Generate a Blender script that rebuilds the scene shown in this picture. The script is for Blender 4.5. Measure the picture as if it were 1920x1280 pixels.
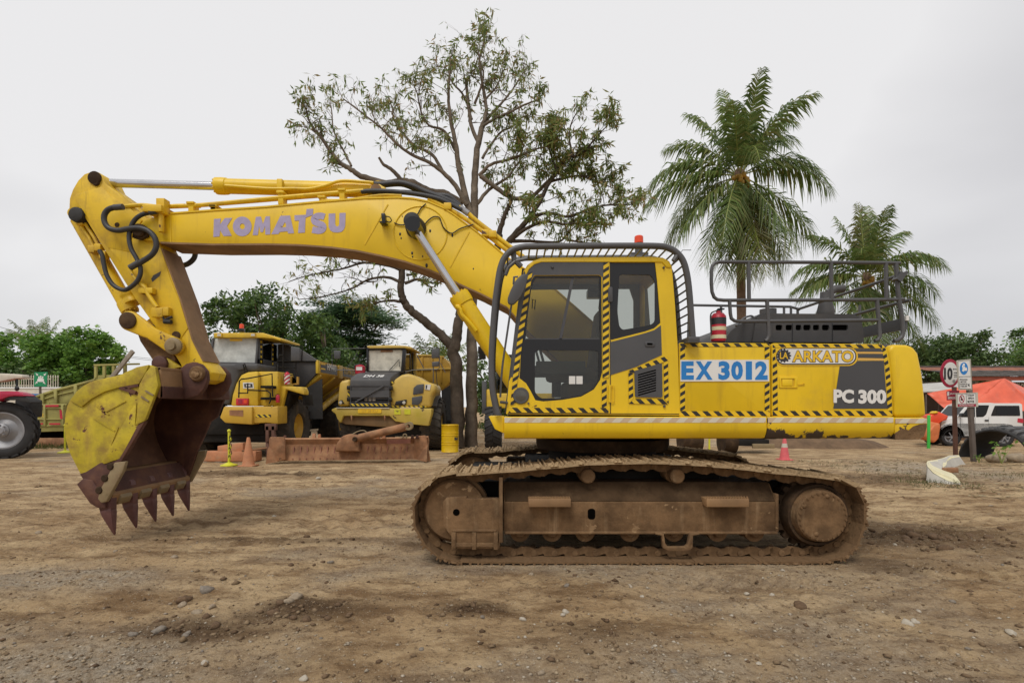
import bpy, bmesh, math, random
import numpy as np
from mathutils import Vector, Matrix, noise as mnoise
from mathutils.geometry import tessellate_polygon
for o in list(bpy.data.objects):
 bpy.data.objects.remove(o)
SC = bpy.context.scene
COL = SC.collection
RAD = math.radians
random.seed(7)
NR = np.random.default_rng(7)
# ------------------------------------------------------------------ camera
F, HZ, CX, EYE = 960.0, 762.0, 960.0, 1.66      # focal (px), horizon row, centre column, eye height (m)
cam_d = bpy.data.cameras.new('camera')
cam_d.sensor_width = 36.0
cam_d.lens = 18.0
cam_d.shift_y = (HZ - 640.0) / 1920.0
cam_d.clip_start, cam_d.clip_end = 0.05, 5000.0
cam = bpy.data.objects.new('camera', cam_d)
COL.objects.link(cam)
cam.location = (0, 0, EYE)
cam.rotation_euler = (RAD(90), 0, 0)
SC.camera = cam
# ------------------------------------------------------------------ sky: overcast deck over a physical sky
SUN_EL, SUN_ROT = RAD(56), RAD(205)
world = bpy.data.worlds.new('World')
SC.world = world
world.use_nodes = True
wt = world.node_tree
wt.nodes.clear()
def wn(t, **k):
 n = wt.nodes.new(t)
 for a, b in k.items():
  setattr(n, a, b)
 return n
sky = wn('ShaderNodeTexSky', sky_type='NISHITA')
sky.sun_disc = False
sky.sun_elevation = SUN_EL
sky.sun_rotation = SUN_ROT
bg_sky = wn('ShaderNodeBackground')
bg_sky.inputs['Strength'].default_value = 0.10
wt.links.new(sky.outputs[0], bg_sky.inputs['Color'])
tc = wn('ShaderNodeTexCoord')
mp = wn('ShaderNodeMapping')
mp.inputs['Scale'].default_value = (1.0, 1.0, 1.7)
wt.links.new(tc.outputs['Generated'], mp.inputs['Vector'])
nz = wn('ShaderNodeTexNoise')
nz.inputs['Scale'].default_value = 1.5
nz.inputs['Detail'].default_value = 4.0
nz.inputs['Roughness'].default_value = 0.45
nz.inputs['Distortion'].default_value = 0.35
wt.links.new(mp.outputs[0], nz.inputs['Vector'])
dp = wn('ShaderNodeVectorMath', operation='DOT_PRODUCT')
dp.inputs[1].default_value = Vector((-0.17, 0.80, 0.57)).normalized()
wt.links.new(tc.outputs['Generated'], dp.inputs[0])
mr = wn('ShaderNodeMapRange', interpolation_type='SMOOTHSTEP')
mr.inputs['From Min'].default_value = 0.55
mr.inputs['From Max'].default_value = 1.0
mr.inputs['To Min'].default_value = 0.0
mr.inputs['To Max'].default_value = 0.42
wt.links.new(dp.outputs['Value'], mr.inputs['Value'])
ad = wn('ShaderNodeMath', operation='ADD')
wt.links.new(nz.outputs['Fac'], ad.inputs[0])
wt.links.new(mr.outputs[0], ad.inputs[1])
cr = wn('ShaderNodeValToRGB')
cr.color_ramp.elements[0].position = 0.36
cr.color_ramp.elements[0].color = (0.50, 0.493, 0.507, 1)
cr.color_ramp.elements[1].position = 0.80
cr.color_ramp.elements[1].color = (0.775, 0.765, 0.765, 1)
wt.links.new(ad.outputs[0], cr.inputs['Fac'])
bg_cloud = wn('ShaderNodeBackground')
bg_cloud.inputs['Strength'].default_value = 1.0
wt.links.new(cr.outputs['Color'], bg_cloud.inputs['Color'])
mixw = wn('ShaderNodeMixShader')
mixw.inputs['Fac'].default_value = 0.93
wt.links.new(bg_sky.outputs[0], mixw.inputs[1])
wt.links.new(bg_cloud.outputs[0], mixw.inputs[2])
wo = wn('ShaderNodeOutputWorld')
wt.links.new(mixw.outputs[0], wo.inputs['Surface'])
# the veiled sun: high, behind the camera's left shoulder, very soft
sun_d = bpy.data.lights.new('sun', 'SUN')
sun_d.energy = 1.55
sun_d.angle = RAD(24)
sun_d.color = (1.0, 0.965, 0.91)
sun = bpy.data.objects.new('sun', sun_d)
COL.objects.link(sun)
_az = RAD(205)
to_sun = Vector((math.sin(_az) * math.cos(SUN_EL), math.cos(_az) * math.cos(SUN_EL), math.sin(SUN_EL)))
sun.rotation_euler = to_sun.to_track_quat('Z', 'Y').to_euler()
vs = SC.view_settings
vs.view_transform = 'Standard'
vs.look = 'None'
vs.exposure = 0.18
vs.gamma = 1.0
vs.use_curve_mapping = False
SC.render.engine = 'CYCLES'
SC.cycles.max_bounces = 7
SC.cycles.transparent_max_bounces = 12
SC.cycles.use_denoising = True
# ------------------------------------------------------------------ pixel <-> place helpers
def P(px, py, Y):
 return Vector(((px - CX) * Y / F, Y, EYE - (py - HZ) * Y / F))
CROPS = {'c1': (900, 430, 420 / 1415), 'c2': (1260, 450, 500 / 1600), 'c3': (750, 800, 450 / 1920), 'c4': (1200, 800, 450 / 1920),
         'c5': (100, 650, 360 / 1245), 'c6': (100, 300, 400 / 1347), 'c7': (380, 300, 580 / 1920), 'c8': (230, 560, 210 / 1344),
         't1': (370, 600, 270 / 1234), 't2': (610, 620, 270 / 1440), 't3': (370, 600, 550 / 1920), 'r1': (1680, 660, 240 / 1707),
         'r2': (1720, 740, 200 / 1347), 'l1': (0, 680, 140 / 896), 'l0': (0, 560, .25), 'tr': (520, 20, 700 / 1920),
         'tb': (520, 400, 480 / 1365), 'sg': (1760, 668, 80 / 1024), 'dc': (1440, 640, 260 / 1920), None: (0, 0, 1)}
def px(pts, c=None):
 ox, oy, s = CROPS[c]
 return [(ox + x * s, oy + y * s) for x, y in pts]
def Q(pts, Y, c=None):
 """pixel outline -> (x, z) outline of a thing standing at depth Y"""
 return [((x - CX) * Y / F, EYE - (y - HZ) * Y / F) for x, y in px(pts, c)]
def P3(pts, Y, c=None):
 return [Vector((x, Y, z)) for x, z in Q(pts, Y, c)]
def XX(x, Y):
 return (x - CX) * Y / F
def ZZ(y, Y):
 return EYE - (y - HZ) * Y / F
def rnd(pts, r, n=4):
 """round the corners of a closed 2-D outline; r one radius or one per corner"""
 out = []
 m = len(pts)
 for i in range(m):
  a, b, c = Vector(pts[i - 1]), Vector(pts[i]), Vector(pts[(i + 1) % m])
  rr = r[i] if isinstance(r, (list, tuple)) else r
  if rr <= 0:
   out.append(tuple(b))
   continue
  d1, d2 = (a - b), (c - b)
  t = min(rr, d1.length * .45, d2.length * .45)
  p, q = b + d1.normalized() * t, b + d2.normalized() * t
  for k in range(n + 1):
   u = k / n
   out.append(tuple((1 - u) ** 2 * p + 2 * u * (1 - u) * b + u * u * q))
 return out
def smooth_path(pts, per=6, closed=False):
 """Catmull-Rom through points"""
 P_ = [Vector(p) for p in pts]
 n = len(P_)
 out = []
 segs = n if closed else n - 1
 for i in range(segs):
  p0 = P_[i - 1] if (closed or i > 0) else P_[0] * 2 - P_[1]
  p1, p2 = P_[i], P_[(i + 1) % n]
  p3 = P_[(i + 2) % n] if (closed or i + 2 < n) else P_[-1] * 2 - P_[-2]
  for k in range(per):
   t = k / per
   out.append(.5 * ((2 * p1) + (p2 - p0) * t + (2 * p0 - 5 * p1 + 4 * p2 - p3) * t * t + (3 * p1 - p0 - 3 * p2 + p3) * t ** 3))
 if not closed:
  out.append(P_[-1])
 return out
# ------------------------------------------------------------------ objects
ORG = {}
def tag(o, label=None, cat=None, group=None, kind=None):
 if label: o['label'] = label
 if cat: o['category'] = cat
 if group: o['group'] = group
 if kind: o['kind'] = kind
 return o
def thing(name, loc, label, cat, group=None, rz=0.0, local=False):
 o = bpy.data.objects.new(name, None)
 o.empty_display_size = .2
 COL.objects.link(o)
 o.location = loc
 o.rotation_euler = (0, 0, rz)
 ORG[o.name] = Vector((0, 0, 0)) if local else Vector(loc)
 return tag(o, label, cat, group)
def group_part(name, parent):
 """a part that only holds its own pieces"""
 o = bpy.data.objects.new(name, None)
 o.empty_display_size = .1
 COL.objects.link(o)
 o.parent = parent
 ORG[o.name] = ORG[parent.name]
 return o
def copy_tree(o, parent=None):
 c = o.copy()
 COL.objects.link(c)
 if parent is not None:
  c.parent = parent
 ORG[c.name] = ORG.get(o.name, Vector((0, 0, 0)))
 for ch in list(o.children):
  copy_tree(ch, c)
 return c
def link_mesh(name, me, parent=None, loc=(0, 0, 0)):
 o = bpy.data.objects.new(name, me)
 COL.objects.link(o)
 o.location = loc
 if parent is not None:
  o.parent = parent
  ORG[o.name] = ORG[parent.name]
 else:
  ORG[o.name] = Vector(loc)
 return o
def frame_of(d):
 d = Vector(d).normalized()
 u = d.cross(Vector((0, 0, 1)))
 if u.length < 1e-3:
  u = d.cross(Vector((1, 0, 0)))
 u.normalize()
 return u, d.cross(u).normalized()
class MB:
 def __init__(s):
  s.v, s.f, s.m, s.mi = [], [], [], 0
 def mat(s, i):
  s.mi = i
  return s
 def add(s, vs_, fs):
  b = len(s.v)
  s.v += [Vector(v) for v in vs_]
  s.f += [tuple(b + i for i in f) for f in fs]
  s.m += [s.mi] * len(fs)
  return s
 def box(s, x0, x1, y0, y1, z0, z1, M=None):
  vs_ = [Vector((x, y, z)) for z in (z0, z1) for y in (y0, y1) for x in (x0, x1)]
  if M is not None:
   vs_ = [M @ v for v in vs_]
  return s.add(vs_, [(0, 2, 3, 1), (4, 5, 7, 6), (0, 1, 5, 4), (2, 6, 7, 3), (0, 4, 6, 2), (1, 3, 7, 5)])
 def bar(s, a, b, w, h, up=(0, 0, 1)):
  a, b = Vector(a), Vector(b)
  d = (b - a).normalized()
  u = d.cross(Vector(up))
  if u.length < 1e-3: u = d.cross(Vector((1, 0, 0)))
  u.normalize()
  n = u.cross(d).normalized()
  vs_ = []
  for p in (a, b):
   for (i, j) in ((-1, -1), (1, -1), (1, 1), (-1, 1)):
    vs_.append(p + u * (i * w / 2) + n * (j * h / 2))
  return s.add(vs_, [(0, 1, 2, 3), (7, 6, 5, 4), (0, 4, 5, 1), (1, 5, 6, 2), (2, 6, 7, 3), (3, 7, 4, 0)])
 def plate(s, outer, Y0, Y1, holes=()):
  """(x,z) outline with holes, thickness from Y0 (front) to Y1"""
  loops = [list(outer)] + [list(h) for h in holes]
  tri = tessellate_polygon([[Vector((x, z, 0)) for x, z in L] for L in loops])
  flat = [p for L in loops for p in L]
  n = len(flat)
  vs_ = [Vector((x, Y0, z)) for x, z in flat] + [Vector((x, Y1, z)) for x, z in flat]
  fs = []
  def area(a, b, c):
   return (flat[b][0] - flat[a][0]) * (flat[c][1] - flat[a][1]) - (flat[b][1] - flat[a][1]) * (flat[c][0] - flat[a][0])
  if not holes:
   A = sum(flat[i - 1][0] * flat[i][1] - flat[i][0] * flat[i - 1][1] for i in range(n))
   idx = list(range(n)) if A > 0 else list(range(n))[::-1]
   fs.append(tuple(idx))
   fs.append(tuple(i + n for i in idx[::-1]))
  else:
   for a, b, c in tri:
    if area(a, b, c) < 0:
     a, c = c, a
    fs.append((a, b, c))
    fs.append((c + n, b + n, a + n))
  o = 0
  for k, L in enumerate(loops):
   m = len(L)
   A = sum(L[i - 1][0] * L[i][1] - L[i][0] * L[i - 1][1] for i in range(m))
   ccw = A > 0
   if k: ccw = not ccw
   for i in range(m):
    a, b = o + i, o + (i + 1) % m
    fs.append((a, a + n, b + n, b) if ccw else (b, b + n, a + n, a))
   o += m
  return s.add(vs_, fs)
 def ext(s, outline, origin, U, V, W, depth):
  """outline (u,v) in plane U,V from origin, extruded along W by depth"""
  U, V, W, origin = Vector(U), Vector(V), Vector(W), Vector(origin)
  n = len(outline)
  vs_ = [origin + U * u + V * v for u, v in outline] + [origin + U * u + V * v + W * depth for u, v in outline]
  fs = [tuple(range(n)), tuple(range(2 * n - 1, n - 1, -1))]
  fs += [(i, i + n, (i + 1) % n + n, (i + 1) % n) for i in range(n)]
  return s.add(vs_, fs)
 def tube(s, path, r, n=8, cap=True):
  path = [Vector(p) for p in path]
  rs = r if isinstance(r, (list, tuple)) else [r] * len(path)
  d0 = (path[1] - path[0])
  u, w = frame_of(d0)
  vs_ = []
  for i, p in enumerate(path):
   d = (path[min(i + 1, len(path) - 1)] - path[max(i - 1, 0)])
   if d.length < 1e-9: d = d0
   d.normalize()
   u = u - d * u.dot(d)
   if u.length < 1e-6: u, w = frame_of(d)
   u.normalize()
   w = d.cross(u)
   for k in range(n):
    a = 2 * math.pi * k / n
    vs_.append(p + (u * math.cos(a) + w * math.sin(a)) * rs[i])
  fs = []
  for i in range(len(path) - 1):
   for k in range(n):
    a, b = i * n + k, i * n + (k + 1) % n
    fs.append((a, b, b + n, a + n))
  if cap:
   fs.append(tuple(range(n - 1, -1, -1)))
   fs.append(tuple((len(path) - 1) * n + k for k in range(n)))
  return s.add(vs_, fs)
 def cyl(s, a, b, r0, r1=None, n=16):
  return s.tube([a, b], [r0, r0 if r1 is None else r1], n)
 def lathe(s, prof, center, axis, n=24, closed=False):
  """prof: (along, radius) pairs about axis"""
  center, axis = Vector(center), Vector(axis).normalized()
  u, w = frame_of(axis)
  vs_ = []
  for (h, r) in prof:
   for k in range(n):
    a = 2 * math.pi * k / n
    vs_.append(center + axis * h + (u * math.cos(a) + w * math.sin(a)) * r)
  fs = []
  m = len(prof)
  for i in range(m if closed else m - 1):
   j = (i + 1) % m
   for k in range(n):
    k2 = (k + 1) % n
    fs.append((i * n + k, i * n + k2, j * n + k2, j * n + k))
  return s.add(vs_, fs)
 def ball(s, c, r, n=10, m=6, sc=(1, 1, 1)):
  c = Vector(c)
  vs_ = [c + Vector((0, 0, r * sc[2]))]
  for i in range(1, m):
   t = math.pi * i / m
   for k in range(n):
    a = 2 * math.pi * k / n
    vs_.append(c + Vector((r * sc[0] * math.sin(t) * math.cos(a), r * sc[1] * math.sin(t) * math.sin(a), r * sc[2] * math.cos(t))))
  vs_.append(c - Vector((0, 0, r * sc[2])))
  fs = [(0, 1 + k, 1 + (k + 1) % n) for k in range(n)]
  for i in range(m - 2):
   for k in range(n):
    a, b = 1 + i * n + k, 1 + i * n + (k + 1) % n
    fs.append((a, a + n, b + n, b))
  L = len(vs_) - 1
  fs += [(L, L - n + (k + 1) % n, L - n + k) for k in range(n)]
  return s.add(vs_, fs)
 def mesh(s, name, mats, org=None, bev=0.0, seg=2, smooth=40.0, jitter=0.0, jscale=3.0):
  org = Vector(org) if org is not None else Vector((0, 0, 0))
  me = bpy.data.meshes.new(name)
  bm = bmesh.new()
  vv = [bm.verts.new(v - org) for v in s.v]
  for f, mi in zip(s.f, s.m):
   try:
    bf = bm.faces.new([vv[i] for i in f])
    bf.material_index = mi
   except ValueError:
    pass
  bmesh.ops.recalc_face_normals(bm, faces=bm.faces[:])
  if bev > 0:
   ed = [e for e in bm.edges if len(e.link_faces) == 2 and e.calc_face_angle(0) > RAD(28)]
   bmesh.ops.bevel(bm, geom=ed, offset=bev, segments=seg, profile=.5, affect='EDGES', clamp_overlap=True)
  if jitter > 0:
   for v in bm.verts:
    q = v.co * jscale
    v.co += Vector((mnoise.noise(q), mnoise.noise(q + Vector((7, 3, 1))), mnoise.noise(q + Vector((1, 9, 5))))) * jitter
  bm.to_mesh(me)
  bm.free()
  for m in (mats if isinstance(mats, (list, tuple)) else [mats]):
   me.materials.append(m)
  if smooth:
   me.shade_smooth()
   me.set_sharp_from_angle(angle=RAD(smooth))
  return me
 def build(s, name, mats, parent=None, **k):
  org = ORG[parent.name] if parent is not None else k.pop('org', Vector((0, 0, 0)))
  me = s.mesh(name, mats, org, **k)
  return link_mesh(name, me, parent, (0, 0, 0) if parent is not None else org)
def split_build(q, name, mats, parent, **k):
 """one object for each loose piece of the builder"""
 n = len(q.v)
 r = list(range(n))
 def fd(i):
  while r[i] != i:
   r[i] = r[r[i]]
   i = r[i]
  return i
 for f in q.f:
  for i in f[1:]: r[fd(i)] = fd(f[0])
 gr = {}
 for f, m_ in zip(q.f, q.m): gr.setdefault(fd(f[0]), []).append((f, m_))
 for fs in gr.values():
  b_ = MB()
  idx = {}
  for f, m_ in fs:
   for i in f:
    if i not in idx:
     idx[i] = len(b_.v)
     b_.v.append(q.v[i])
   b_.f.append(tuple(idx[i] for i in f))
   b_.m.append(m_)
  b_.build(name, mats, parent, **k)
def mesh_np(name, V, Fa, mats, parent=None, org=None, smooth=False):
 """fast mesh from arrays: V (n,3), Fa (m,k)"""
 me = bpy.data.meshes.new(name)
 V = np.asarray(V, dtype=np.float32)
 o_ = ORG[parent.name] if parent is not None else (Vector(org) if org is not None else Vector((0, 0, 0)))
 V = V - np.array(o_, dtype=np.float32)
 Fa = np.asarray(Fa, dtype=np.int32)
 m, k = Fa.shape
 me.vertices.add(len(V))
 me.vertices.foreach_set('co', V.ravel())
 me.loops.add(m * k)
 me.loops.foreach_set('vertex_index', Fa.ravel())
 me.polygons.add(m)
 me.polygons.foreach_set('loop_start', np.arange(0, m * k, k, dtype=np.int32))
 me.polygons.foreach_set('loop_total', np.full(m, k, dtype=np.int32))
 me.update(calc_edges=True)
 me.validate()
 for mm in (mats if isinstance(mats, (list, tuple)) else [mats]):
  me.materials.append(mm)
 if smooth:
  me.shade_smooth()
 return link_mesh(name, me, parent, (0, 0, 0) if parent is not None else o_)
_fc = {}
def text_polys(s, off=0.02, shear=0.0):
 """filled letter outlines as (verts2d, faces), unit box"""
 key = (s, off, shear)
 if key in _fc: return _fc[key]
 cu = bpy.data.curves.new('t', 'FONT')
 cu.body = s
 cu.size = 1.0
 cu.offset = off
 cu.shear = shear
 cu.resolution_u = 3
 ob = bpy.data.objects.new('t', cu)
 COL.objects.link(ob)
 dg = bpy.context.evaluated_depsgraph_get()
 me = ob.evaluated_get(dg).to_mesh()
 V = [(v.co.x, v.co.y) for v in me.vertices]
 Fs = [tuple(p.vertices) for p in me.polygons]
 ob.evaluated_get(dg).to_mesh_clear()
 bpy.data.objects.remove(ob)
 bpy.data.curves.remove(cu)
 x0, x1 = min(v[0] for v in V), max(v[0] for v in V)
 y0, y1 = min(v[1] for v in V), max(v[1] for v in V)
 V = [((x - x0) / (x1 - x0), (y - y0) / (y1 - y0)) for x, y in V]
 _fc[key] = (V, Fs)
 return V, Fs
def text_on(mb, s, O, U, V, off=0.02, shear=0.0):
 """letters spanning O..O+U (width) and V (height)"""
 vs_, fs = text_polys(s, off, shear)
 O, U, V = Vector(O), Vector(U), Vector(V)
 return mb.add([O + U * x + V * y for x, y in vs_], fs)
def text_px(mb, s, x0, y0, x1, y1, Y, c=None, off=.02, slant=0.0, shear=0.0):
 a, b, d = P3([(x0, y1), (x1, y1 + slant), (x0, y0)], Y, c)
 return text_on(mb, s, a, b - a, d - a, off, shear)
# ------------------------------------------------------------------ materials
def _n(nt, t, **k):
 n = nt.nodes.new(t)
 for a, b in k.items():
  setattr(n, a, b)
 return n
def mixc(nt, fac, a, b):
 n = _n(nt, 'ShaderNodeMix', data_type='RGBA')
 ins = (n.inputs[0], n.inputs[6], n.inputs[7])
 for sock, v in zip(ins, (fac, a, b)):
  if isinstance(v, bpy.types.NodeSocket):
   nt.links.new(v, sock)
  elif isinstance(v, (int, float)):
   sock.default_value = v
  else:
   sock.default_value = (*v, 1) if len(v) == 3 else v
 return n.outputs[2]
def noise_fac(nt, vec, scale, lo, hi, detail=4, rough=.6, out=(0., 1.), dist=0.0):
 n = _n(nt, 'ShaderNodeTexNoise')
 n.inputs['Scale'].default_value = scale
 n.inputs['Detail'].default_value = detail
 n.inputs['Roughness'].default_value = rough
 n.inputs['Distortion'].default_value = dist
 nt.links.new(vec, n.inputs['Vector'])
 r = _n(nt, 'ShaderNodeMapRange', clamp=True)
 r.inputs['From Min'].default_value, r.inputs['From Max'].default_value = lo, hi
 r.inputs['To Min'].default_value, r.inputs['To Max'].default_value = out
 nt.links.new(n.outputs['Fac'], r.inputs['Value'])
 return r.outputs[0]
def start(name):
 m = bpy.data.materials.new(name)
 m.use_nodes = True
 nt = m.node_tree
 nt.nodes.clear()
 out = _n(nt, 'ShaderNodeOutputMaterial')
 b = _n(nt, 'ShaderNodeBsdfPrincipled')
 nt.links.new(b.outputs[0], out.inputs['Surface'])
 tcn = _n(nt, 'ShaderNodeTexCoord')
 return m, nt, b, tcn.outputs['Object'], out
def surf(name, base, rough=.5, metal=0.0, var=.12, vscale=2.5, dirt=None, chips=None, streak=None, bump=None, spec=.5, coat=0.0, grain=None, chip_low=None):
 """painted or raw surface.  dirt=(colour, amount 0..1, scale), chips=(colour, amount, scale), streak=(colour, amount), bump=(strength, scale), grain=(scale,amount)"""
 m, nt, b, vec, out = start(name)
 dark = tuple(c * (1 - var) for c in base)
 lite = tuple(min(1, c * (1 + var * .8)) for c in base)
 col = mixc(nt, noise_fac(nt, vec, vscale, .35, .65), dark, lite)
 rg = None
 if grain:
  g = noise_fac(nt, vec, grain[0], .3, .7, 2, .7)
  col = mixc(nt, g, col, mixc(nt, grain[1], col, tuple(c * .45 for c in base)))
 if streak:
  mpn = _n(nt, 'ShaderNodeMapping')
  mpn.inputs['Scale'].default_value = (5.0, 5.0, .55)
  nt.links.new(vec, mpn.inputs['Vector'])
  f = noise_fac(nt, mpn.outputs[0], 2.2, .56, .80, 5, .62, (0, streak[1]))
  col = mixc(nt, f, col, streak[0])
 if dirt:
  lo = .72 - .42 * dirt[1]
  f = noise_fac(nt, vec, dirt[2], lo, lo + .24, 6, .66, (0, min(1, .35 + .6 * dirt[1])))
  col = mixc(nt, f, col, dirt[0])
  rg = f
 if chips:
  lo = .74 - .26 * chips[1]
  f2 = noise_fac(nt, vec, chips[2], lo, lo + .025, 5, .62, (0, 1), .4)
  if chip_low:      # scrapes gather along the lower edge of the piece
   sp = _n(nt, 'ShaderNodeSeparateXYZ')
   nt.links.new(vec, sp.inputs[0])
   r0 = _n(nt, 'ShaderNodeMapRange', clamp=True)
   r0.inputs['From Min'].default_value, r0.inputs['From Max'].default_value = chip_low[1], chip_low[0]
   r0.inputs['To Max'].default_value = chip_low[2]
   nt.links.new(sp.outputs['Z'], r0.inputs['Value'])
   ad0 = _n(nt, 'ShaderNodeMath', operation='ADD')
   nn0 = noise_fac(nt, vec, chips[2], 0, 1, 6, .68, (0, 1), .3)
   nt.links.new(nn0, ad0.inputs[0])
   nt.links.new(r0.outputs[0], ad0.inputs[1])
   r1 = _n(nt, 'ShaderNodeMapRange', clamp=True)
   r1.inputs['From Min'].default_value, r1.inputs['From Max'].default_value = .62, .645
   nt.links.new(ad0.outputs[0], r1.inputs['Value'])
   f2 = r1.outputs[0]
  col = mixc(nt, f2, col, chips[0])
 nt.links.new(col, b.inputs['Base Color'])
 if rg is not None:
  r = _n(nt, 'ShaderNodeMapRange')
  r.inputs['To Min'].default_value, r.inputs['To Max'].default_value = rough, min(1, rough + .35)
  nt.links.new(rg, r.inputs['Value'])
  nt.links.new(r.outputs[0], b.inputs['Roughness'])
 else:
  b.inputs['Roughness'].default_value = rough
 b.inputs['Metallic'].default_value = metal
 b.inputs['Specular IOR Level'].default_value = spec
 b.inputs['Coat Weight'].default_value = coat
 if bump:
  nn = _n(nt, 'ShaderNodeTexNoise')
  nn.inputs['Scale'].default_value = bump[1]
  nn.inputs['Detail'].default_value = 5
  nt.links.new(vec, nn.inputs['Vector'])
  bp = _n(nt, 'ShaderNodeBump')
  bp.inputs['Strength'].default_value = bump[0]
  bp.inputs['Distance'].default_value = .02
  nt.links.new(nn.outputs['Fac'], bp.inputs['Height'])
  nt.links.new(bp.outputs[0], b.inputs['Normal'])
 return m
def tape(name, ca, cb, a, c, period, duty=.5, wear=.15, rough=.5, dirtc=(.25, .18, .10)):
 """diagonal two-colour adhesive tape; stripe phase = (a*x + c*z) / period"""
 m, nt, b, vec, out = start(name)
 d = _n(nt, 'ShaderNodeVectorMath', operation='DOT_PRODUCT')
 d.inputs[1].default_value = (a / period, 0, c / period)
 nt.links.new(vec, d.inputs[0])
 fr = _n(nt, 'ShaderNodeMath', operation='FRACT')
 nt.links.new(d.outputs['Value'], fr.inputs[0])
 gt = _n(nt, 'ShaderNodeMath', operation='GREATER_THAN')
 gt.inputs[1].default_value = duty
 nt.links.new(fr.outputs[0], gt.inputs[0])
 col = mixc(nt, gt.outputs[0], ca, cb)
 col = mixc(nt, noise_fac(nt, vec, 9, .55, .75, 5, .7, (0, wear)), col, dirtc)
 nt.links.new(col, b.inputs['Base Color'])
 b.inputs['Roughness'].default_value = rough
 return m
def leafmat(name, cols, trans=.35, rough=.45):
 """leaf whose colour varies from one leaf to the next"""
 m, nt, b, vec, out = start(name)
 g = _n(nt, 'ShaderNodeNewGeometry')
 r = _n(nt, 'ShaderNodeValToRGB')
 e = r.color_ramp.elements
 e[0].position, e[0].color = 0.0, (*cols[0], 1)
 e[1].position, e[1].color = 1.0, (*cols[-1], 1)
 for i, c in enumerate(cols[1:-1]):
  q = e.new((i + 1) / (len(cols) - 1))
  q.color = (*c, 1)
 nt.links.new(g.outputs['Random Per Island'], r.inputs['Fac'])
 nt.links.new(r.outputs[0], b.inputs['Base Color'])
 b.inputs['Roughness'].default_value = rough
 b.inputs['Specular IOR Level'].default_value = .35
 t = _n(nt, 'ShaderNodeBsdfTranslucent')
 nt.links.new(r.outputs[0], t.inputs['Color'])
 mx = _n(nt, 'ShaderNodeMixShader')
 mx.inputs['Fac'].default_value = trans
 nt.links.new(b.outputs[0], mx.inputs[1])
 nt.links.new(t.outputs[0], mx.inputs[2])
 nt.links.new(mx.outputs[0], out.inputs['Surface'])
 return m
def glassmat(name, tint=(.75, .8, .78), refl_mix=.0, refl_col=(.5, .5, .45), refl=1.0, ior=1.5):
 m, nt, b, vec, out = start(name)
 t = _n(nt, 'ShaderNodeBsdfTransparent')
 t.inputs['Color'].default_value = (*tint, 1)
 g = _n(nt, 'ShaderNodeBsdfGlossy')
 g.inputs['Roughness'].default_value = .03
 g.inputs['Color'].default_value = (refl, refl, refl, 1)
 fr = _n(nt, 'ShaderNodeFresnel')
 fr.inputs['IOR'].default_value = ior
 mx = _n(nt, 'ShaderNodeMixShader')
 nt.links.new(fr.outputs[0], mx.inputs['Fac'])
 nt.links.new(t.outputs[0], mx.inputs[1])
 nt.links.new(g.outputs[0], mx.inputs[2])
 last = mx.outputs[0]
 if refl_mix > 0:  # diffuse layer standing in for sky reflected in the pane
  b.inputs['Base Color'].default_value = (*refl_col, 1)
  b.inputs['Roughness'].default_value = .6
  m2 = _n(nt, 'ShaderNodeMixShader')
  nt.links.new(noise_fac(nt, vec, 3.0, .3, .7, 4, .6, (refl_mix * .7, min(1, refl_mix * 1.3))), m2.inputs['Fac'])
  nt.links.new(last, m2.inputs[1])
  nt.links.new(b.outputs[0], m2.inputs[2])
  last = m2.outputs[0]
 nt.links.new(last, out.inputs['Surface'])
 return m
MUD = (.20, .125, .066)
DUST = (.36, .27, .165)
M = {}
M['yellow'] = surf('yellow_paint', (.80, .53, .009), .40, var=.09, vscale=1.1, dirt=((.46, .29, .05), .34, 1.6), chips=((.10, .05, .02), .17, 7.0), streak=((.36, .19, .025), .42), bump=(.05, 3.0))
M['yellow_arm'] = surf('yellow_arm_paint', (.77, .505, .012), .48, var=.09, vscale=1.6, dirt=((.32, .19, .05), .55, 2.2), chips=((.09, .045, .025), .26, 6.0), streak=((.17, .095, .03), .7), bump=(.08, 4.0))
M['yellow_worn'] = surf('worn_yellow_paint', (.73, .46, .012), .5, var=.12, vscale=2.5, dirt=((.30, .18, .07), .55, 3.5), chips=((.10, .04, .02), .45, 7.0), bump=(.15, 8.0))
M['yellow_low'] = surf('scraped_yellow_paint', (.77, .51, .010), .45, var=.08, vscale=1.2, dirt=((.30, .2, .06), .3, 1.6), chips=((.062, .042, .030), .52, 3.2), bump=(.08, 4.0), chip_low=(1.31, 1.44, .22))
M['bucket_yellow'] = surf('bucket_yellow_paint', (.54, .42, .022), .6, var=.2, vscale=4, dirt=((.25, .15, .045), .66, 5.5), chips=((.11, .035, .022), .40, 6.0), streak=((.30, .17, .05), .6), bump=(.3, 9.0))
M['bucket_rust'] = surf('bucket_rust', (.085, .032, .022), .72, var=.3, vscale=3, dirt=((.19, .095, .045), .5, 3.0), bump=(.4, 12.0))
M['tooth'] = surf('worn_tooth_steel', (.13, .058, .052), .5, .25, var=.25, vscale=6, dirt=((.22, .14, .08), .3, 5.0), bump=(.3, 14.0))
M['tan_steel'] = surf('tan_worn_steel', (.27, .20, .105), .6, var=.2, vscale=6, dirt=((.12, .07, .04), .5, 6.0), bump=(.3, 14.0))
M['arm_rust'] = surf('rusty_underside', (.27, .155, .07), .7, var=.22, vscale=2.5, dirt=((.11, .05, .03), .45, 2.2), chips=((.50, .31, .04), .12, 2.5), bump=(.25, 10.0))
M['rust_beam'] = surf('orange_rust_steel', (.30, .145, .068), .8, var=.35, vscale=3.2, dirt=((.40, .27, .15), .5, 3.4), chips=((.10, .04, .03), .25, 5.0), streak=((.15, .07, .04), .6), bump=(.3, 9.0))
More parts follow.
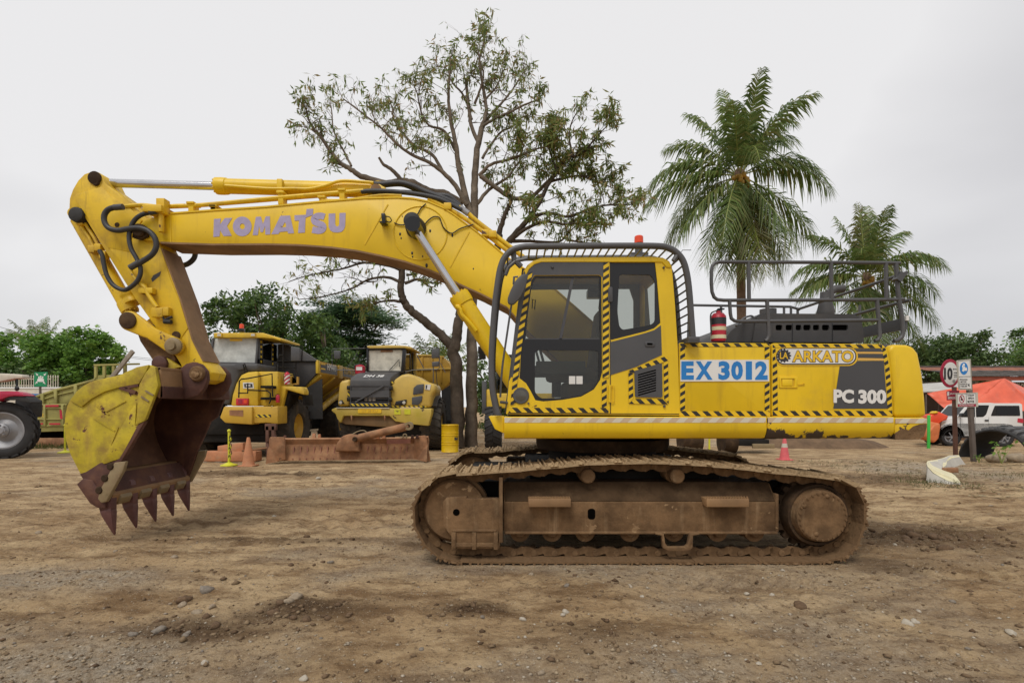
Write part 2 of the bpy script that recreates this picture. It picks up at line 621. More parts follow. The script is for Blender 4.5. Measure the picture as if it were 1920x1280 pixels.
M['red_rust'] = surf('faded_red_paint', (.30, .12, .085), .7, var=.2, vscale=3, dirt=((.35, .2, .11), .5, 3.0), bump=(.2, 9.0))
M['mud'] = surf('dried_mud', (.215, .130, .066), .95, var=.28, vscale=5, dirt=((.085, .050, .027), .6, 4.5), bump=(.6, 26.0), spec=.2, grain=(60, .35))
M['mud_steel'] = surf('mud_coated_steel', (.205, .120, .058), .9, var=.3, vscale=5, dirt=((.072, .040, .020), .62, 3.0), chips=((.31, .20, .105), .44, 4.5), streak=((.40, .275, .155), .7), bump=(.35, 22.0), spec=.25, grain=(70, .3))
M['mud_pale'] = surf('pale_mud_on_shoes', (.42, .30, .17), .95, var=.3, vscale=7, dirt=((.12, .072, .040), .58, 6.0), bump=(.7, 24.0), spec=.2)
M['mud_dark'] = surf('dark_greasy_steel', (.055, .034, .020), .85, var=.3, vscale=4, dirt=((.13, .080, .042), .5, 4.0), bump=(.4, 16.0), spec=.15)
M['frame_dark'] = surf('dark_frame_steel', (.018, .016, .014), .8, var=.3, vscale=3, dirt=((.05, .035, .024), .35, 3.0), spec=.2)
M['grey'] = surf('dark_grey_paint', (.075, .075, .078), .42, var=.08, vscale=2, dirt=((.15, .13, .105), .28, 2.5))
M['grey_matt'] = surf('matt_grey_cover', (.068, .066, .066), .6, var=.12, vscale=2, dirt=((.13, .105, .085), .45, 2.0), bump=(.05, 8))
M['grey_tube'] = surf('grey_steel_tube', (.080, .079, .081), .45, var=.1, vscale=3, dirt=((.14, .12, .1), .25, 4.0))
M['decal_grey'] = surf('charcoal_decal', (.062, .062, .066), .45, var=.04)
M['black'] = surf('black_trim', (.010, .010, .011), .28, var=.1)
M['black_hole'] = surf('black_void', (.004, .0035, .003), 1.0, var=.1, spec=0.0)
M['rubber'] = surf('black_rubber', (.028, .027, .026), .7, var=.2, vscale=5, dirt=((.09, .075, .06), .35, 4.0), bump=(.15, 20.0))
M['hose'] = surf('black_hose', (.035, .035, .037), .5, var=.2, vscale=8, dirt=((.11, .09, .07), .3, 8.0))
M['tyre'] = surf('dusty_tyre', (.062, .055, .047), .85, var=.2, vscale=2.5, dirt=((.16, .12, .08), .5, 2.5), bump=(.2, 14.0), spec=.25)
M['tyre_dark'] = surf('dark_tyre', (.032, .031, .031), .75, var=.2, vscale=3, dirt=((.09, .075, .06), .35, 3.0), bump=(.2, 14.0), spec=.3)
M['chrome'] = surf('chromed_rod', (.62, .62, .63), .18, 1.0, var=.06, vscale=6)
M['lavender'] = surf('faded_lavender_letters', (.40, .35, .52), .55, var=.1, vscale=7, dirt=((.62, .40, .08), .16, 9.0), chips=((.20, .15, .11), .16, 16.0))
M['white'] = surf('white_print', (.76, .75, .72), .5, var=.04, dirt=((.5, .45, .38), .15, 4.0))
M['white_dirty'] = surf('dirty_white', (.62, .57, .47), .8, var=.12, vscale=3, dirt=((.30, .26, .19), .42, 3.0), bump=(.15, 10.0))
M['blue'] = surf('blue_print', (.015, .20, .55), .45, var=.05)
M['gold'] = surf('gold_print', (.80, .50, .02), .45, var=.04)
M['dark_print'] = surf('dark_print', (.03, .03, .034), .5, var=.05)
M['amber_line'] = surf('amber_line', (.72, .42, .10), .45, var=.04)
M['red'] = surf('red_plastic', (.52, .022, .045), .4, var=.1, vscale=5, dirt=((.30, .1, .08), .15, 5))
M['red_dark'] = surf('dark_red_paint', (.30, .02, .05), .45, var=.08)
M['orange_red'] = surf('orange_lens', (.80, .075, .02), .3, var=.05)
M['cone_orange'] = surf('faded_cone_orange', (.50, .21, .10), .7, var=.15, vscale=5, dirt=((.40, .28, .17), .5, 4.0))
M['cone_red'] = surf('faded_cone_red', (.66, .12, .13), .65, var=.12, vscale=5, dirt=((.45, .25, .2), .35, 5.0))
M['drum'] = surf('drum_yellow', (.70, .45, .006), .4, var=.07, vscale=3, dirt=((.38, .25, .05), .3, 4.0))
M['lime'] = surf('lime_yellow', (.62, .60, .03), .5, var=.1, dirt=((.3, .25, .08), .3, 8))
M['volvo'] = surf('pale_yellow_paint', (.60, .41, .085), .45, var=.08, vscale=1.3, dirt=((.40, .28, .10), .42, 1.8), chips=((.20, .11, .05), .16, 4.0), streak=((.38, .25, .1), .45), bump=(.05, 4))
M['volvo_low'] = surf('mossy_yellow_bumper', (.56, .41, .08), .55, var=.12, vscale=1.6, dirt=((.45, .37, .02), .55, 1.4), chips=((.14, .10, .045), .36, 2.6), bump=(.1, 5))
M['belly'] = surf('rusty_belly_plate', (.22, .13, .055), .7, var=.2, vscale=2, dirt=((.10, .055, .03), .5, 2.0), bump=(.2, 8))
M['komatsu'] = surf('truck_yellow_paint', (.68, .45, .030), .5, var=.12, vscale=1.6, dirt=((.34, .22, .08), .52, 2.1), chips=((.20, .10, .04), .14, 4.0), streak=((.35, .2, .05), .4), bump=(.05, 4))
M['orange_bumper'] = surf('orange_yellow_bumper', (.60, .37, .04), .5, var=.1, vscale=1.5, dirt=((.32, .18, .05), .45, 1.8), chips=((.14, .07, .03), .25, 3.0))
M['dump_in'] = surf('dull_yellow_dump', (.52, .30, .03), .55, var=.12, vscale=1.3, dirt=((.26, .16, .06), .5, 1.7), chips=((.16, .08, .04), .2, 3.5))
M['pickup'] = surf('white_car_paint', (.74, .74, .72), .25, var=.03, coat=.5, dirt=((.55, .48, .38), .16, 1.5))
M['alloy'] = surf('alloy_rim', (.30, .30, .31), .5, .25, var=.15, dirt=((.2, .16, .11), .35, 5))
M['tractor_red'] = surf('tractor_red_paint', (.42, .016, .06), .4, var=.1, dirt=((.3, .2, .15), .3, 3))
M['olive'] = surf('olive_yellow_paint', (.36, .33, .10), .6, var=.14, vscale=2, dirt=((.22, .18, .08), .5, 2.4), chips=((.24, .12, .06), .26, 4.0), streak=((.18, .13, .06), .5), bump=(.1, 8))
M['plank'] = surf('grey_timber', (.30, .255, .20), .85, var=.18, vscale=5, streak=((.15, .11, .08), .6), bump=(.3, 18))
M['concrete'] = surf('pale_concrete', (.50, .47, .41), .9, var=.12, vscale=2, dirt=((.28, .25, .2), .45, 2.0), bump=(.25, 12), streak=((.2, .18, .14), .5))
M['cream'] = surf('cream_painted_stone', (.70, .64, .42), .85, var=.1, vscale=4, dirt=((.42, .37, .24), .28, 4.5), bump=(.3, 14))
M['tarp'] = surf('orange_tarpaulin', (.78, .145, .075), .42, var=.1, vscale=2.2, dirt=((.72, .27, .18), .45, 1.6), bump=(.25, 3.0))
M['tarp_dark'] = surf('dull_orange_sack', (.62, .17, .055), .5, var=.16, vscale=3, dirt=((.35, .15, .08), .3, 3), bump=(.4, 6.0))
M['roof_tile'] = surf('weathered_roof_tiles', (.085, .072, .062), .85, var=.25, vscale=3, dirt=((.05, .055, .035), .45, 1.5), bump=(.3, 12))
M['roof_red'] = surf('rusty_red_roof', (.33, .135, .085), .8, var=.2, vscale=2, dirt=((.2, .13, .09), .5, 1.6), bump=(.2, 9))
M['fascia'] = surf('salmon_fascia', (.55, .16, .11), .7, var=.1, dirt=((.3, .15, .1), .3, 2))
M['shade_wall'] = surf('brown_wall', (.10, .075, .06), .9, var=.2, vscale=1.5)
M['tin'] = surf('pale_roof_sheet', (.50, .49, .45), .6, .0, var=.14, vscale=1.5, dirt=((.3, .27, .22), .45, 1.8))
M['post_rust'] = surf('rusty_post', (.13, .06, .04), .7, var=.2, vscale=5, dirt=((.22, .14, .08), .4, 5))
M['post_grey'] = surf('grey_brown_post', (.125, .10, .085), .75, var=.18, vscale=5, dirt=((.2, .15, .1), .4, 5))
M['frame_pale'] = surf('pale_sign_frame', (.52, .50, .42), .6, var=.1, dirt=((.3, .27, .2), .35, 6))
M['sign_white'] = surf('sign_white', (.70, .69, .66), .5, var=.04, dirt=((.5, .45, .38), .25, 6))
M['sign_red'] = surf('sign_red', (.36, .012, .045), .5, var=.06)
M['sign_green'] = surf('sign_green', (.008, .25, .10), .5, var=.06)
M['green_post'] = surf('bright_green_paint', (.05, .52, .07), .5, var=.08)
M['bark'] = surf('grey_bark', (.185, .150, .115), .92, var=.3, vscale=3, dirt=((.065, .05, .038), .5, 2.4), streak=((.21, .175, .14), .6), bump=(.8, 14), spec=.15)
M['bark_mossy'] = surf('mossy_bark', (.085, .066, .050), .95, var=.3, vscale=3, dirt=((.045, .040, .028), .5, 2.0), streak=((.15, .125, .1), .5), bump=(.9, 14), spec=.12)
M['palm_bark'] = surf('palm_bark', (.20, .135, .095), .95, var=.3, vscale=3, dirt=((.09, .06, .045), .5, 3), bump=(.8, 9), spec=.15)
M['rib'] = surf('frond_rib', (.22, .26, .055), .5, var=.2)
M['coconut'] = surf('coconut_husk', (.36, .21, .025), .5, var=.25, vscale=4)
M['leaf_slim'] = leafmat('slim_leaf', [(0.104, 0.151, 0.038), (0.161, 0.236, 0.057), (0.217, 0.283, 0.075), (0.283, 0.293, 0.094), (0.358, 0.236, 0.104)], .38)
M['leaf_lime'] = leafmat('bright_broad_leaf', [(0.078, 0.163, 0.028), (0.124, 0.256, 0.040), (0.178, 0.333, 0.056), (0.240, 0.404, 0.078)], .4)
M['leaf_dark'] = leafmat('dark_glossy_leaf', [(0.036, 0.074, 0.019), (0.061, 0.120, 0.028), (0.097, 0.175, 0.041), (0.162, 0.244, 0.065)], .3, .35)
M['leaf_needle'] = leafmat('blue_green_spray', [(0.054, 0.117, 0.063), (0.086, 0.167, 0.081), (0.117, 0.211, 0.098), (0.158, 0.259, 0.112)], .3)
M['leaf_mid'] = leafmat('mid_green_leaf', [(0.060, 0.105, 0.036), (0.093, 0.158, 0.051), (0.131, 0.206, 0.066), (0.179, 0.247, 0.083)], .35)
M['frond'] = leafmat('palm_leaflet', [(0.084, 0.138, 0.034), (0.121, 0.188, 0.047), (0.155, 0.227, 0.060), (0.193, 0.244, 0.071), (0.252, 0.244, 0.084)], .4, .36)
M['frond_old'] = leafmat('yellowing_leaflet', [(0.098, 0.138, 0.029), (0.149, 0.178, 0.037), (0.207, 0.196, 0.046), (0.138, 0.115, 0.046)], .35, .42)
M['grass'] = leafmat('grass_blade', [(.06, .09, .02), (.10, .12, .035), (.16, .14, .05), (.05, .08, .018)], .3, .6)
M['litter'] = leafmat('dry_leaf', [(.20, .13, .05), (.30, .22, .10), (.42, .36, .22), (.14, .085, .04), (.34, .27, .12)], .2, .7)
M['tape_a'] = tape('hazard_tape', (.76, .50, .01), (.018, .017, .016), 1, 1, .118, .5)
M['tape_b'] = tape('hazard_tape_mirrored', (.76, .50, .01), (.018, .017, .016), -1, 1.6, .128, .5)
M['tape_t'] = tape('truck_hazard_tape', (.70, .50, .03), (.02, .02, .018), 1, 1, .17, .5, .3)
M['tape_w'] = tape('faded_reflective_tape', (.66, .60, .47), (.58, .44, .29), -1, 1, .17, .5, .55, dirtc=(.45, .34, .18))
M['tape_r'] = tape('red_white_tape', (.70, .68, .64), (.48, .03, .06), 1, -1.2, .16, .5, .15)
M['glass'] = glassmat('cab_glass', (.64, .66, .63), .02, (.5, .5, .46))  # a trace of reflection mixed in as flat diffuse colour
M['glass_dark'] = glassmat('tinted_glass', (.16, .17, .17))
M['glass_sky_tone'] = glassmat('sky_toned_windshield', (.6, .62, .6), .78, (.66, .68, .64))  # milky sky reflection painted in as a pale diffuse layer
M['glass_cream'] = glassmat('cream_sky_windshield', (.65, .65, .6), .78, (.74, .70, .58))  # beige reflection painted in as a diffuse layer
M['lamp'] = surf('lamp_glass', (.55, .52, .45), .15, var=.1)
M['lamp_dark'] = surf('dark_lamp_glass', (.10, .095, .08), .15, var=.15)
M['skin'] = surf('skin', (.30, .17, .11), .6, var=.05)
M['seat_grey'] = surf('seat_cloth', (.24, .18, .12), .85, var=.15, vscale=6)
M['interior'] = surf('cab_interior', (.20, .185, .16), .7, var=.12)
M['shaded_mud_shelf'] = surf('shaded_mud', (.070, .042, .022), .95, var=.3, vscale=5, dirt=((.18, .115, .062), .45, 4), bump=(.6, 18), spec=.15)  # dark mud with the shade under the track painted into its colour
M['bucket_inner'] = surf('worn_bucket_floor', (.15, .070, .038), .7, var=.3, vscale=3, dirt=((.25, .14, .07), .5, 3.0), chips=((.06, .025, .018), .4, 3.0), bump=(.4, 10))
# ------------------------------------------------------------------ ground
def _h(ix, iy, s):
 n = (ix.astype(np.int64) * 374761393 + iy.astype(np.int64) * 668265263 + s * 982451653) & 0x7fffffff
 n = ((n ^ (n >> 13)) * 1274126177) & 0x7fffffff
 return ((n ^ (n >> 16)) & 0xffff) / 65535.0
def vnoise(x, y, s=0):
 xi, yi = np.floor(x), np.floor(y)
 fx, fy = x - xi, y - yi
 fx, fy = fx * fx * fx * (fx * (fx * 6 - 15) + 10), fy * fy * fy * (fy * (fy * 6 - 15) + 10)
 xi, yi = xi.astype(np.int64), yi.astype(np.int64)
 a, b = _h(xi, yi, s), _h(xi + 1, yi, s)
 c, d = _h(xi, yi + 1, s), _h(xi + 1, yi + 1, s)
 return (a * (1 - fx) + b * fx) * (1 - fy) + (c * (1 - fx) + d * fx) * fy
def fbm(x, y, s=0, o=4, g=.5):
 t, amp, tot = 0, 1.0, 0
 for i in range(o):
  t = t + amp * vnoise(x * 2 ** i, y * 2 ** i, s + i * 17)
  tot += amp
  amp *= g
 return t / tot
def blob(X, Y, cx, cy, rx, ry, s=0, rag=.5):
 d = np.sqrt(((X - cx) / rx) ** 2 + ((Y - cy) / ry) ** 2)
 d = d + (fbm(X * 1.6, Y * 1.6, s, 4) - .5) * rag * 2
 return np.clip(1.25 - d, 0, 1) ** 1.2
def flatten(X, Y):
 """1 where a machine or wheel must meet level ground"""
 return 0
def masks(X, Y):
 churn = np.maximum.reduce([blob(X, Y, 5.4, 6.5, 1.8, .85, 3), blob(X, Y, 4.2, 5.4, 1.0, .28, 12) * .6,
                               blob(X, Y, -1.7, 4.15, .75, .3, 5), blob(X, Y, -2.3, 3.85, .75, .28, 8) * .9, blob(X, Y, -.3, 4.2, .35, .16, 8),
                               blob(X, Y, .6, 3.75, .5, .3, 21) * .5, blob(X, Y, -6.2, 12.6, 2.6, .7, 31), blob(X, Y, 8.2, 11.8, 2.6, 1.1, 33) * .8,
                               blob(X, Y, -2.8, 6.4, 1.6, .2, 41) * .6, blob(X, Y, -.9, 6.2, .8, .22, 43) * .55])
 gravel = np.clip((fbm(X * .42 + 3, Y * .7, 61, 4) - .58) * 6, 0, 1) * .6
 gravel = np.maximum(gravel, blob(X, Y, -2.8, 3.1, 1.9, .95, 15))
 gravel = np.maximum(gravel, blob(X, Y, 1.0, 3.2, 1.1, .6, 18) * .8)
 gravel = np.maximum(gravel, blob(X, Y, -4.6, 4.9, 1.9, .55, 19) * .9)
 gravel = np.maximum(gravel, blob(X, Y, 11, 13.5, 2.6, 2.4, 23))
 return churn, gravel * (1 - churn * .8)
def height(X, Y):
 churn, gravel = masks(X, Y)
 near = np.clip(1.2 - np.abs(Y) / 60, 0.05, 1)
 z = (fbm(X * .35, Y * .5, 1, 4) - .5) * .10
 rut = fbm(X * .55 + .2 * Y, Y * 3.0, 7, 4, .55) - .5          # long ruts running across the view
 z = z + rut * .075 * np.clip((Y - 2.5) / 3, .25, 1)
 z = z + (fbm(X * 3.5, Y * 4.5, 11, 4, .6) - .5) * .06
 z = z + (fbm(X * 14, Y * 15, 13, 3, .6) - .5) * .028
 z = z + churn * np.clip((Y - 3.2) / 2.6, .3, 1) * ((fbm(X * 4.0, Y * 5.0, 27, 4, .62) - .42) * .17)
 z = z + gravel * (fbm(X * 34, Y * 34, 29, 2, .7) - .5) * .012
 # tyre bars pressed across the yard
 for (yc, w, k, ph, x0, x1) in ((8.15, .35, 5.5, 0, -8, -.2), (9.6, .4, 5.0, 2, -9, 7), (11.2, .35, 5.2, 1, -9, 8), (7.2, .28, 6.5, 4, -7, -1.6), (4.75, .2, 9, 1, -3.5, 3.4), (5.0, .22, 9, 5, 1.0, 5.5), (12.6, .4, 5, 3, -9, 8), (6.3, .22, 8.0, 3, -.6, .6)):
  c = yc + .25 * np.sin(X * .5 + ph)
  g = np.exp(-((Y - c) / w) ** 4) * np.clip((X - x0) * 2, 0, 1) * np.clip((x1 - X) * 2, 0, 1) * np.clip((fbm(X * .8, Y * .8, 53, 2) - .36) * 5, 0, 1)
  z = z + g * (np.abs(((X * k + (Y - c) * 3.2) % 2) - 1) - .6) * .055 - g * .02
 # level under the tracks and under what stands farther back
 u = np.clip(np.maximum(np.abs(X - 1.35) - 2.35, np.abs(Y - 7.0) - 1.75) * 2.2, 0, 1)
 z = z * (.25 + .75 * u) - .012 * (1 - u)
 far = np.clip((Y - 13) / 4, 0, 1)
 z = z * near * (1 - .55 * far)
 return z
def axis_coords(lo, hi, dense_lo, dense_hi, d, grow):
 a = list(np.arange(dense_lo, dense_hi, d))
 s, x = d, dense_hi
 while x < hi:
  a.append(x)
  s *= grow
  x += s
 a.append(hi)
 s, x = d * grow, dense_lo - d * grow
 pre = []
 while x > lo:
  pre.append(x)
  s *= grow
  x -= s
 pre.append(lo)
 return np.array(pre[::-1] + a)
gx = axis_coords(-900, 900, -6.2, 6.8, .024, 1.035)
gy = axis_coords(-60, 1800, 2.3, 8.2, .0195, 1.022)
GX, GY = np.meshgrid(gx, gy)
GZ = height(GX, GY)
GC, GG = masks(GX, GY)
nx, ny = len(gx), len(gy)
V = np.stack([GX.ravel(), GY.ravel(), GZ.ravel()], 1)
i0 = (np.arange(ny - 1)[:, None] * nx + np.arange(nx - 1)[None, :]).ravel()
FQ = np.stack([i0, i0 + 1, i0 + nx + 1, i0 + nx], 1)
m, nt, b, vec, out = start('yard_dirt')
at1 = _n(nt, 'ShaderNodeAttribute', attribute_name='churn')
at2 = _n(nt, 'ShaderNodeAttribute', attribute_name='gravel')
hm = _n(nt, 'ShaderNodeMapping')
hm.inputs['Scale'].default_value = (.55, 1.5, 1.0)
nt.links.new(vec, hm.inputs['Vector'])
hv = hm.outputs[0]
soil = mixc(nt, noise_fac(nt, vec, .55, .36, .64, 5, .6), (.43, .290, .155), (.58, .424, .245))
soil = mixc(nt, noise_fac(nt, hv, 2.0, .445, .60, 7, .74, (0, .9)), soil, (.205, .122, .058))
soil = mixc(nt, noise_fac(nt, vec, 1.1, .58, .72, 5, .6, (0, .65)), soil, (.66, .49, .28))
grv = mixc(nt, noise_fac(nt, vec, 38, .38, .62, 3, .7), (.27, .222, .162), (.50, .425, .325))
grv = mixc(nt, noise_fac(nt, vec, 110, .62, .68, 2, .6, (0, .8)), grv, (.62, .58, .50))
gf = _n(nt, 'ShaderNodeMath', operation='MULTIPLY')
nt.links.new(at2.outputs['Fac'], gf.inputs[0])
nt.links.new(noise_fac(nt, vec, 5, .3, .6, 5, .7, (.25, .95)), gf.inputs[1])
col = mixc(nt, gf.outputs[0], soil, grv)
cf = _n(nt, 'ShaderNodeMath', operation='MULTIPLY')
nt.links.new(at1.outputs['Fac'], cf.inputs[0])
nt.links.new(noise_fac(nt, vec, 6, .3, .62, 6, .7, (.6, 1.0)), cf.inputs[1])
col = mixc(nt, cf.outputs[0], col, (.080, .045, .022))
col = mixc(nt, noise_fac(nt, vec, 16, .53, .64, 6, .78, (0, .75)), col, (.125, .080, .044))
col = mixc(nt, noise_fac(nt, vec, 60, .62, .67, 4, .65, (0, .8)), col, (.60, .52, .40))
nt.links.new(col, b.inputs['Base Color'])
b.inputs['Roughness'].default_value = .95
b.inputs['Specular IOR Level'].default_value = .2
n1 = _n(nt, 'ShaderNodeTexNoise')
n1.inputs['Scale'].default_value, n1.inputs['Detail'].default_value, n1.inputs['Roughness'].default_value = 22, 8, .72
nt.links.new(vec, n1.inputs['Vector'])
bp = _n(nt, 'ShaderNodeBump')
bp.inputs['Strength'].default_value, bp.inputs['Distance'].default_value = 1.0, .05
nt.links.new(n1.outputs['Fac'], bp.inputs['Height'])
nt.links.new(bp.outputs[0], b.inputs['Normal'])
M['dirt'] = m
ground = mesh_np('ground', V, FQ, M['dirt'], smooth=True)
for nm_, arr in (('churn', GC), ('gravel', GG)):
 a_ = ground.data.attributes.new(nm_, 'FLOAT', 'POINT')
 a_.data.foreach_set('value', arr.ravel().astype(np.float32))
tag(ground, 'brown dirt yard with ruts, gravel and churned soil', None, None, 'structure')
def gz(x, y):
 return float(height(np.array([float(x)]), np.array([float(y)]))[0])
# ---- stones: the big ones one by one, grit as one mass
def rock_mesh(name, seed, mat_, sc=(1, .8, .6)):
 bm = bmesh.new()
 bmesh.ops.create_icosphere(bm, subdivisions=2, radius=1.0)
 for v in bm.verts:
  q = v.co * 1.1 + Vector((seed * 3.7, seed * 1.3, seed))
  v.co *= 1 + .42 * mnoise.noise(q) + .16 * mnoise.noise(q * 2.7)
  v.co = Vector((v.co.x * sc[0], v.co.y * sc[1], v.co.z * sc[2]))
 me = bpy.data.meshes.new(name)
 bm.to_mesh(me)
 bm.free()
 me.materials.append(mat_)
 me.shade_smooth()
 return me
M['stone_a'] = surf('tan_stone', (.33, .26, .18), .85, var=.2, vscale=2, dirt=((.2, .13, .08), .4, 3), bump=(.4, 9))
M['stone_b'] = surf('grey_stone', (.23, .195, .155), .85, var=.2, vscale=2, dirt=((.25, .18, .11), .35, 3), bump=(.4, 9))
M['stone_c'] = surf('pale_stone', (.44, .39, .31), .85, var=.15, vscale=2, dirt=((.3, .22, .14), .35, 3), bump=(.3, 9))
M['clod'] = surf('soil_clod', (.15, .092, .05), .95, var=.25, vscale=3, bump=(.5, 12))
rocks = [rock_mesh('stone', k, M[('stone_a', 'stone_b', 'stone_c', 'clod')[k % 4]], ((1, .8, .55), (1, .9, .7), (1, .75, .5))[k % 3]) for k in range(12)]
STONE_L = {0: 'tan stone lying loose on the dirt yard', 1: 'dark grey stone lying loose on the dirt yard', 2: 'pale stone lying loose on the dirt yard', 3: 'dark brown clod of soil lying on the dirt yard'}
def stone(x, y, r, k, label=None, sink=.35):
 o = link_mesh('stone' if k % 4 != 3 else 'soil_clod', rocks[k % 12])
 o.location = (x, y, gz(x, y) + r * (.5 - sink))
 o.scale = (r, r, r)
 o.rotation_euler = (random.uniform(-.3, .3), random.uniform(-.3, .3), random.uniform(0, 6.28))
 tag(o, label or STONE_L[k % 4], 'stone' if k % 4 != 3 else 'soil clod', None if label else ('stones scattered over the yard', 'stones scattered over the yard', 'pale stones scattered over the yard', 'soil clods on the yard')[k % 4])
def stone_px(x, y, rpx, k, label=None):
 Y = EYE * F / (y - HZ)
 stone((x - CX) * Y / F, Y, rpx * Y / F, k, label)
for (x, y, r, k) in ((388, 1108, 12, 1), (555, 1122, 15, 0), (541, 1133, 9, 4), (298, 1178, 12, 1), (250, 1190, 9, 9), (347, 1190, 7, 5), (370, 1142, 10, 0), (398, 1136, 9, 8), (342, 1132, 8, 4),
                     (575, 1004, 6, 7), (327, 1045, 6, 4), (350, 1185, 8, 1), (384, 1248, 8, 2), (612, 1092, 5, 3), (905, 1162, 6, 5), (823, 1188, 5, 3), (570, 1270, 10, 2), (545, 1060, 6, 7),
                     (620, 1052, 6, 1), (605, 1051, 5, 7), (660, 1010, 6, 3), (1078, 1078, 5, 3), (1055, 1152, 6, 2), (1422, 1240, 8, 2), (1400, 1236, 5, 6), (1264, 1262, 7, 1), (1015, 1264, 8, 0),
                     (1372, 1154, 5, 2), (1786, 1130, 6, 5), (1745, 1202, 7, 3), (1500, 1135, 14, 3), (1060, 1148, 8, 2), (980, 1157, 7, 6), (1700, 1165, 13, 2), (1716, 1162, 9, 6), (1895, 1184, 11, 2), (1204, 1118, 5, 2), (1447, 1112, 6, 2), (1400, 1110, 5, 10)):
 stone_px(x, y, r, k)
for i in range(70):
 y = 880 + 380 * NR.random() ** .8
 x = NR.random() * 1920
 if 760 < x < 1660 and y < 1066: continue
 stone_px(x, y, 2.0 + 4.0 * NR.random() ** 2, int(NR.integers(0, 12)))
for i in range(76):      # clods torn up behind the track and in the trampled patch
 if i < 65: X_, Y_ = 5.3 + NR.normal() * .8, 6.5 + NR.normal() * .33
 else: X_, Y_ = -1.9 + NR.normal() * .5, 4.1 + NR.normal() * .16
 if -1 < X_ < 3.75 and Y_ > 5.2: continue
 stone(X_, Y_, .022 + .05 * NR.random() ** 2, 3 + 4 * int(NR.integers(0, 3)))
def grit(name, n, xr, yr, rr, mats, maskf, label, seed):
 R = np.random.default_rng(seed)
 yy = yr[0] * (yr[1] / yr[0]) ** R.random(n * 3)
 xx = (R.random(n * 3) - .5) * 2 * xr * yy
 keep = R.random(n * 3) < maskf(xx, yy)
 keep &= ~((np.abs(xx - 1.35) < 2.5) & (np.abs(yy - 7) < 1.7))
 xx, yy = xx[keep][:n], yy[keep][:n]
 n = len(xx)
 zz = height(xx, yy)
 r = rr[0] + (rr[1] - rr[0]) * R.random(n) ** 3
 base = np.array([(0, 0, 1), (.9, 0, .1), (.28, .85, .1), (-.73, .53, .1), (-.73, -.53, .1), (.28, -.85, .1), (0, 0, -.6)])
 fc = np.array([(0, 1, 2), (0, 2, 3), (0, 3, 4), (0, 4, 5), (0, 5, 1), (6, 2, 1), (6, 3, 2), (6, 4, 3), (6, 5, 4), (6, 1, 5)])
 vv = base[None] * (.65 + .7 * R.random((n, 7, 1)))
 a = R.random(n) * 6.28
 ca, sa = np.cos(a)[:, None], np.sin(a)[:, None]
 st = (.7 + .6 * R.random((n, 2)))
 x_, y_ = vv[..., 0] * st[:, :1], vv[..., 1] * st[:, 1:]
 vv = np.stack([x_ * ca - y_ * sa, x_ * sa + y_ * ca, vv[..., 2] * (.45 + .4 * R.random((n, 1)))], -1) * r[:, None, None]
 vv += np.stack([xx, yy, zz + r * .1], 1)[:, None, :]
 ff = (fc[None] + (np.arange(n) * 7)[:, None, None]).reshape(-1, 3)
 o = mesh_np(name, vv.reshape(-1, 3), ff, mats)
 tag(o, label, None, None, 'stuff')
gm = leafmat('grit', [(.15, .10, .055), (.25, .18, .11), (.36, .28, .18), (.30, .25, .19), (.46, .40, .31)], 0.0, .95)
grit('gravel', 15000, 1.15, (2.5, 14), (.003, .019), gm, lambda x, y: .12 + .88 * masks(x, y)[1], 'loose grey gravel strewn over the dirt', 5)
gm2 = leafmat('crumbs', [(.09, .055, .03), (.14, .088, .05), (.19, .13, .075), (.24, .17, .10)], 0.0, .95)
grit('crumbled_dirt', 9000, 1.15, (2.6, 15), (.005, .034), gm2, lambda x, y: .06 + .94 * masks(x, y)[0], 'crumbled dark soil in the churned patches', 6)
# ------------------------------------------------------------------ the excavator
YT, YB, YM, YA = 5.42, 5.50, 6.72, 6.76       # depths: near track face, body side, boom near face, arm near face
EX = thing('excavator', (1.35, 7.0, 0), 'large yellow crawler excavator in the middle with its bucket lowered', 'excavator')
def part(mb, name, m, parent=None, **k):
 return mb.build(name, M[m] if isinstance(m, str) else [M[q] for q in m], parent or EX, **k)
# ---- crawler tracks
loop_px = [(842, 1057), (900, 1060), (1000, 1061), (1100, 1061), (1200, 1061), (1300, 1061), (1400, 1061), (1500, 1061), (1556, 1058), (1592, 1046), (1613, 1022), (1626, 990), (1629, 957), (1622, 926), (1606, 906), (1580, 894),
           (1500, 884), (1400, 873), (1300, 864), (1200, 861), (1130, 862), (1060, 867), (960, 876), (885, 882), (838, 882), (803, 899), (780, 924), (770, 956), (773, 988), (786, 1016), (808, 1041)]
path = smooth_path([Vector((x, 0, z)) for x, z in Q(loop_px, YT)], 8, True)
def resample(path, n):
 pts = path + [path[0]]
 L = [0]
 for a, b in zip(pts, pts[1:]):
  L.append(L[-1] + (b - a).length)
 out, j = [], 0
 for i in range(n):
  t = L[-1] * i / n
  while L[j + 1] < t: j += 1
  u = (t - L[j]) / (L[j + 1] - L[j])
  out.append(pts[j].lerp(pts[j + 1], u))
 return out, L[-1]
NSH = 48
_, trackL = resample(path, 10)
pitch = trackL / NSH
cen, _ = resample(path, NSH)
def shoe_mb():
 b = MB()
 w, t = pitch * .5, .022
 prof = [(-w * 1.02, 0), (-w * .98, .016)]
 # plate with three grouser bars; local x along travel, z outwards, y across
 prof = [(-w * .99, -.018), (-w * .99, .012), (-w * .93, .034), (-w * .80, .034), (-w * .74, .004), (-w * .14, .004), (-w * .09, .028), (w * .05, .028), (w * .10, .004), (w * .62, .004), (w * .67, .030), (w * .80, .030), (w * .86, .002), (w * 1.03, .002), (w * 1.03, -.018)]
 b.ext(prof, (0, 0, 0), (1, 0, 0), (0, 0, 1), (0, 1, 0), .6)
 return b
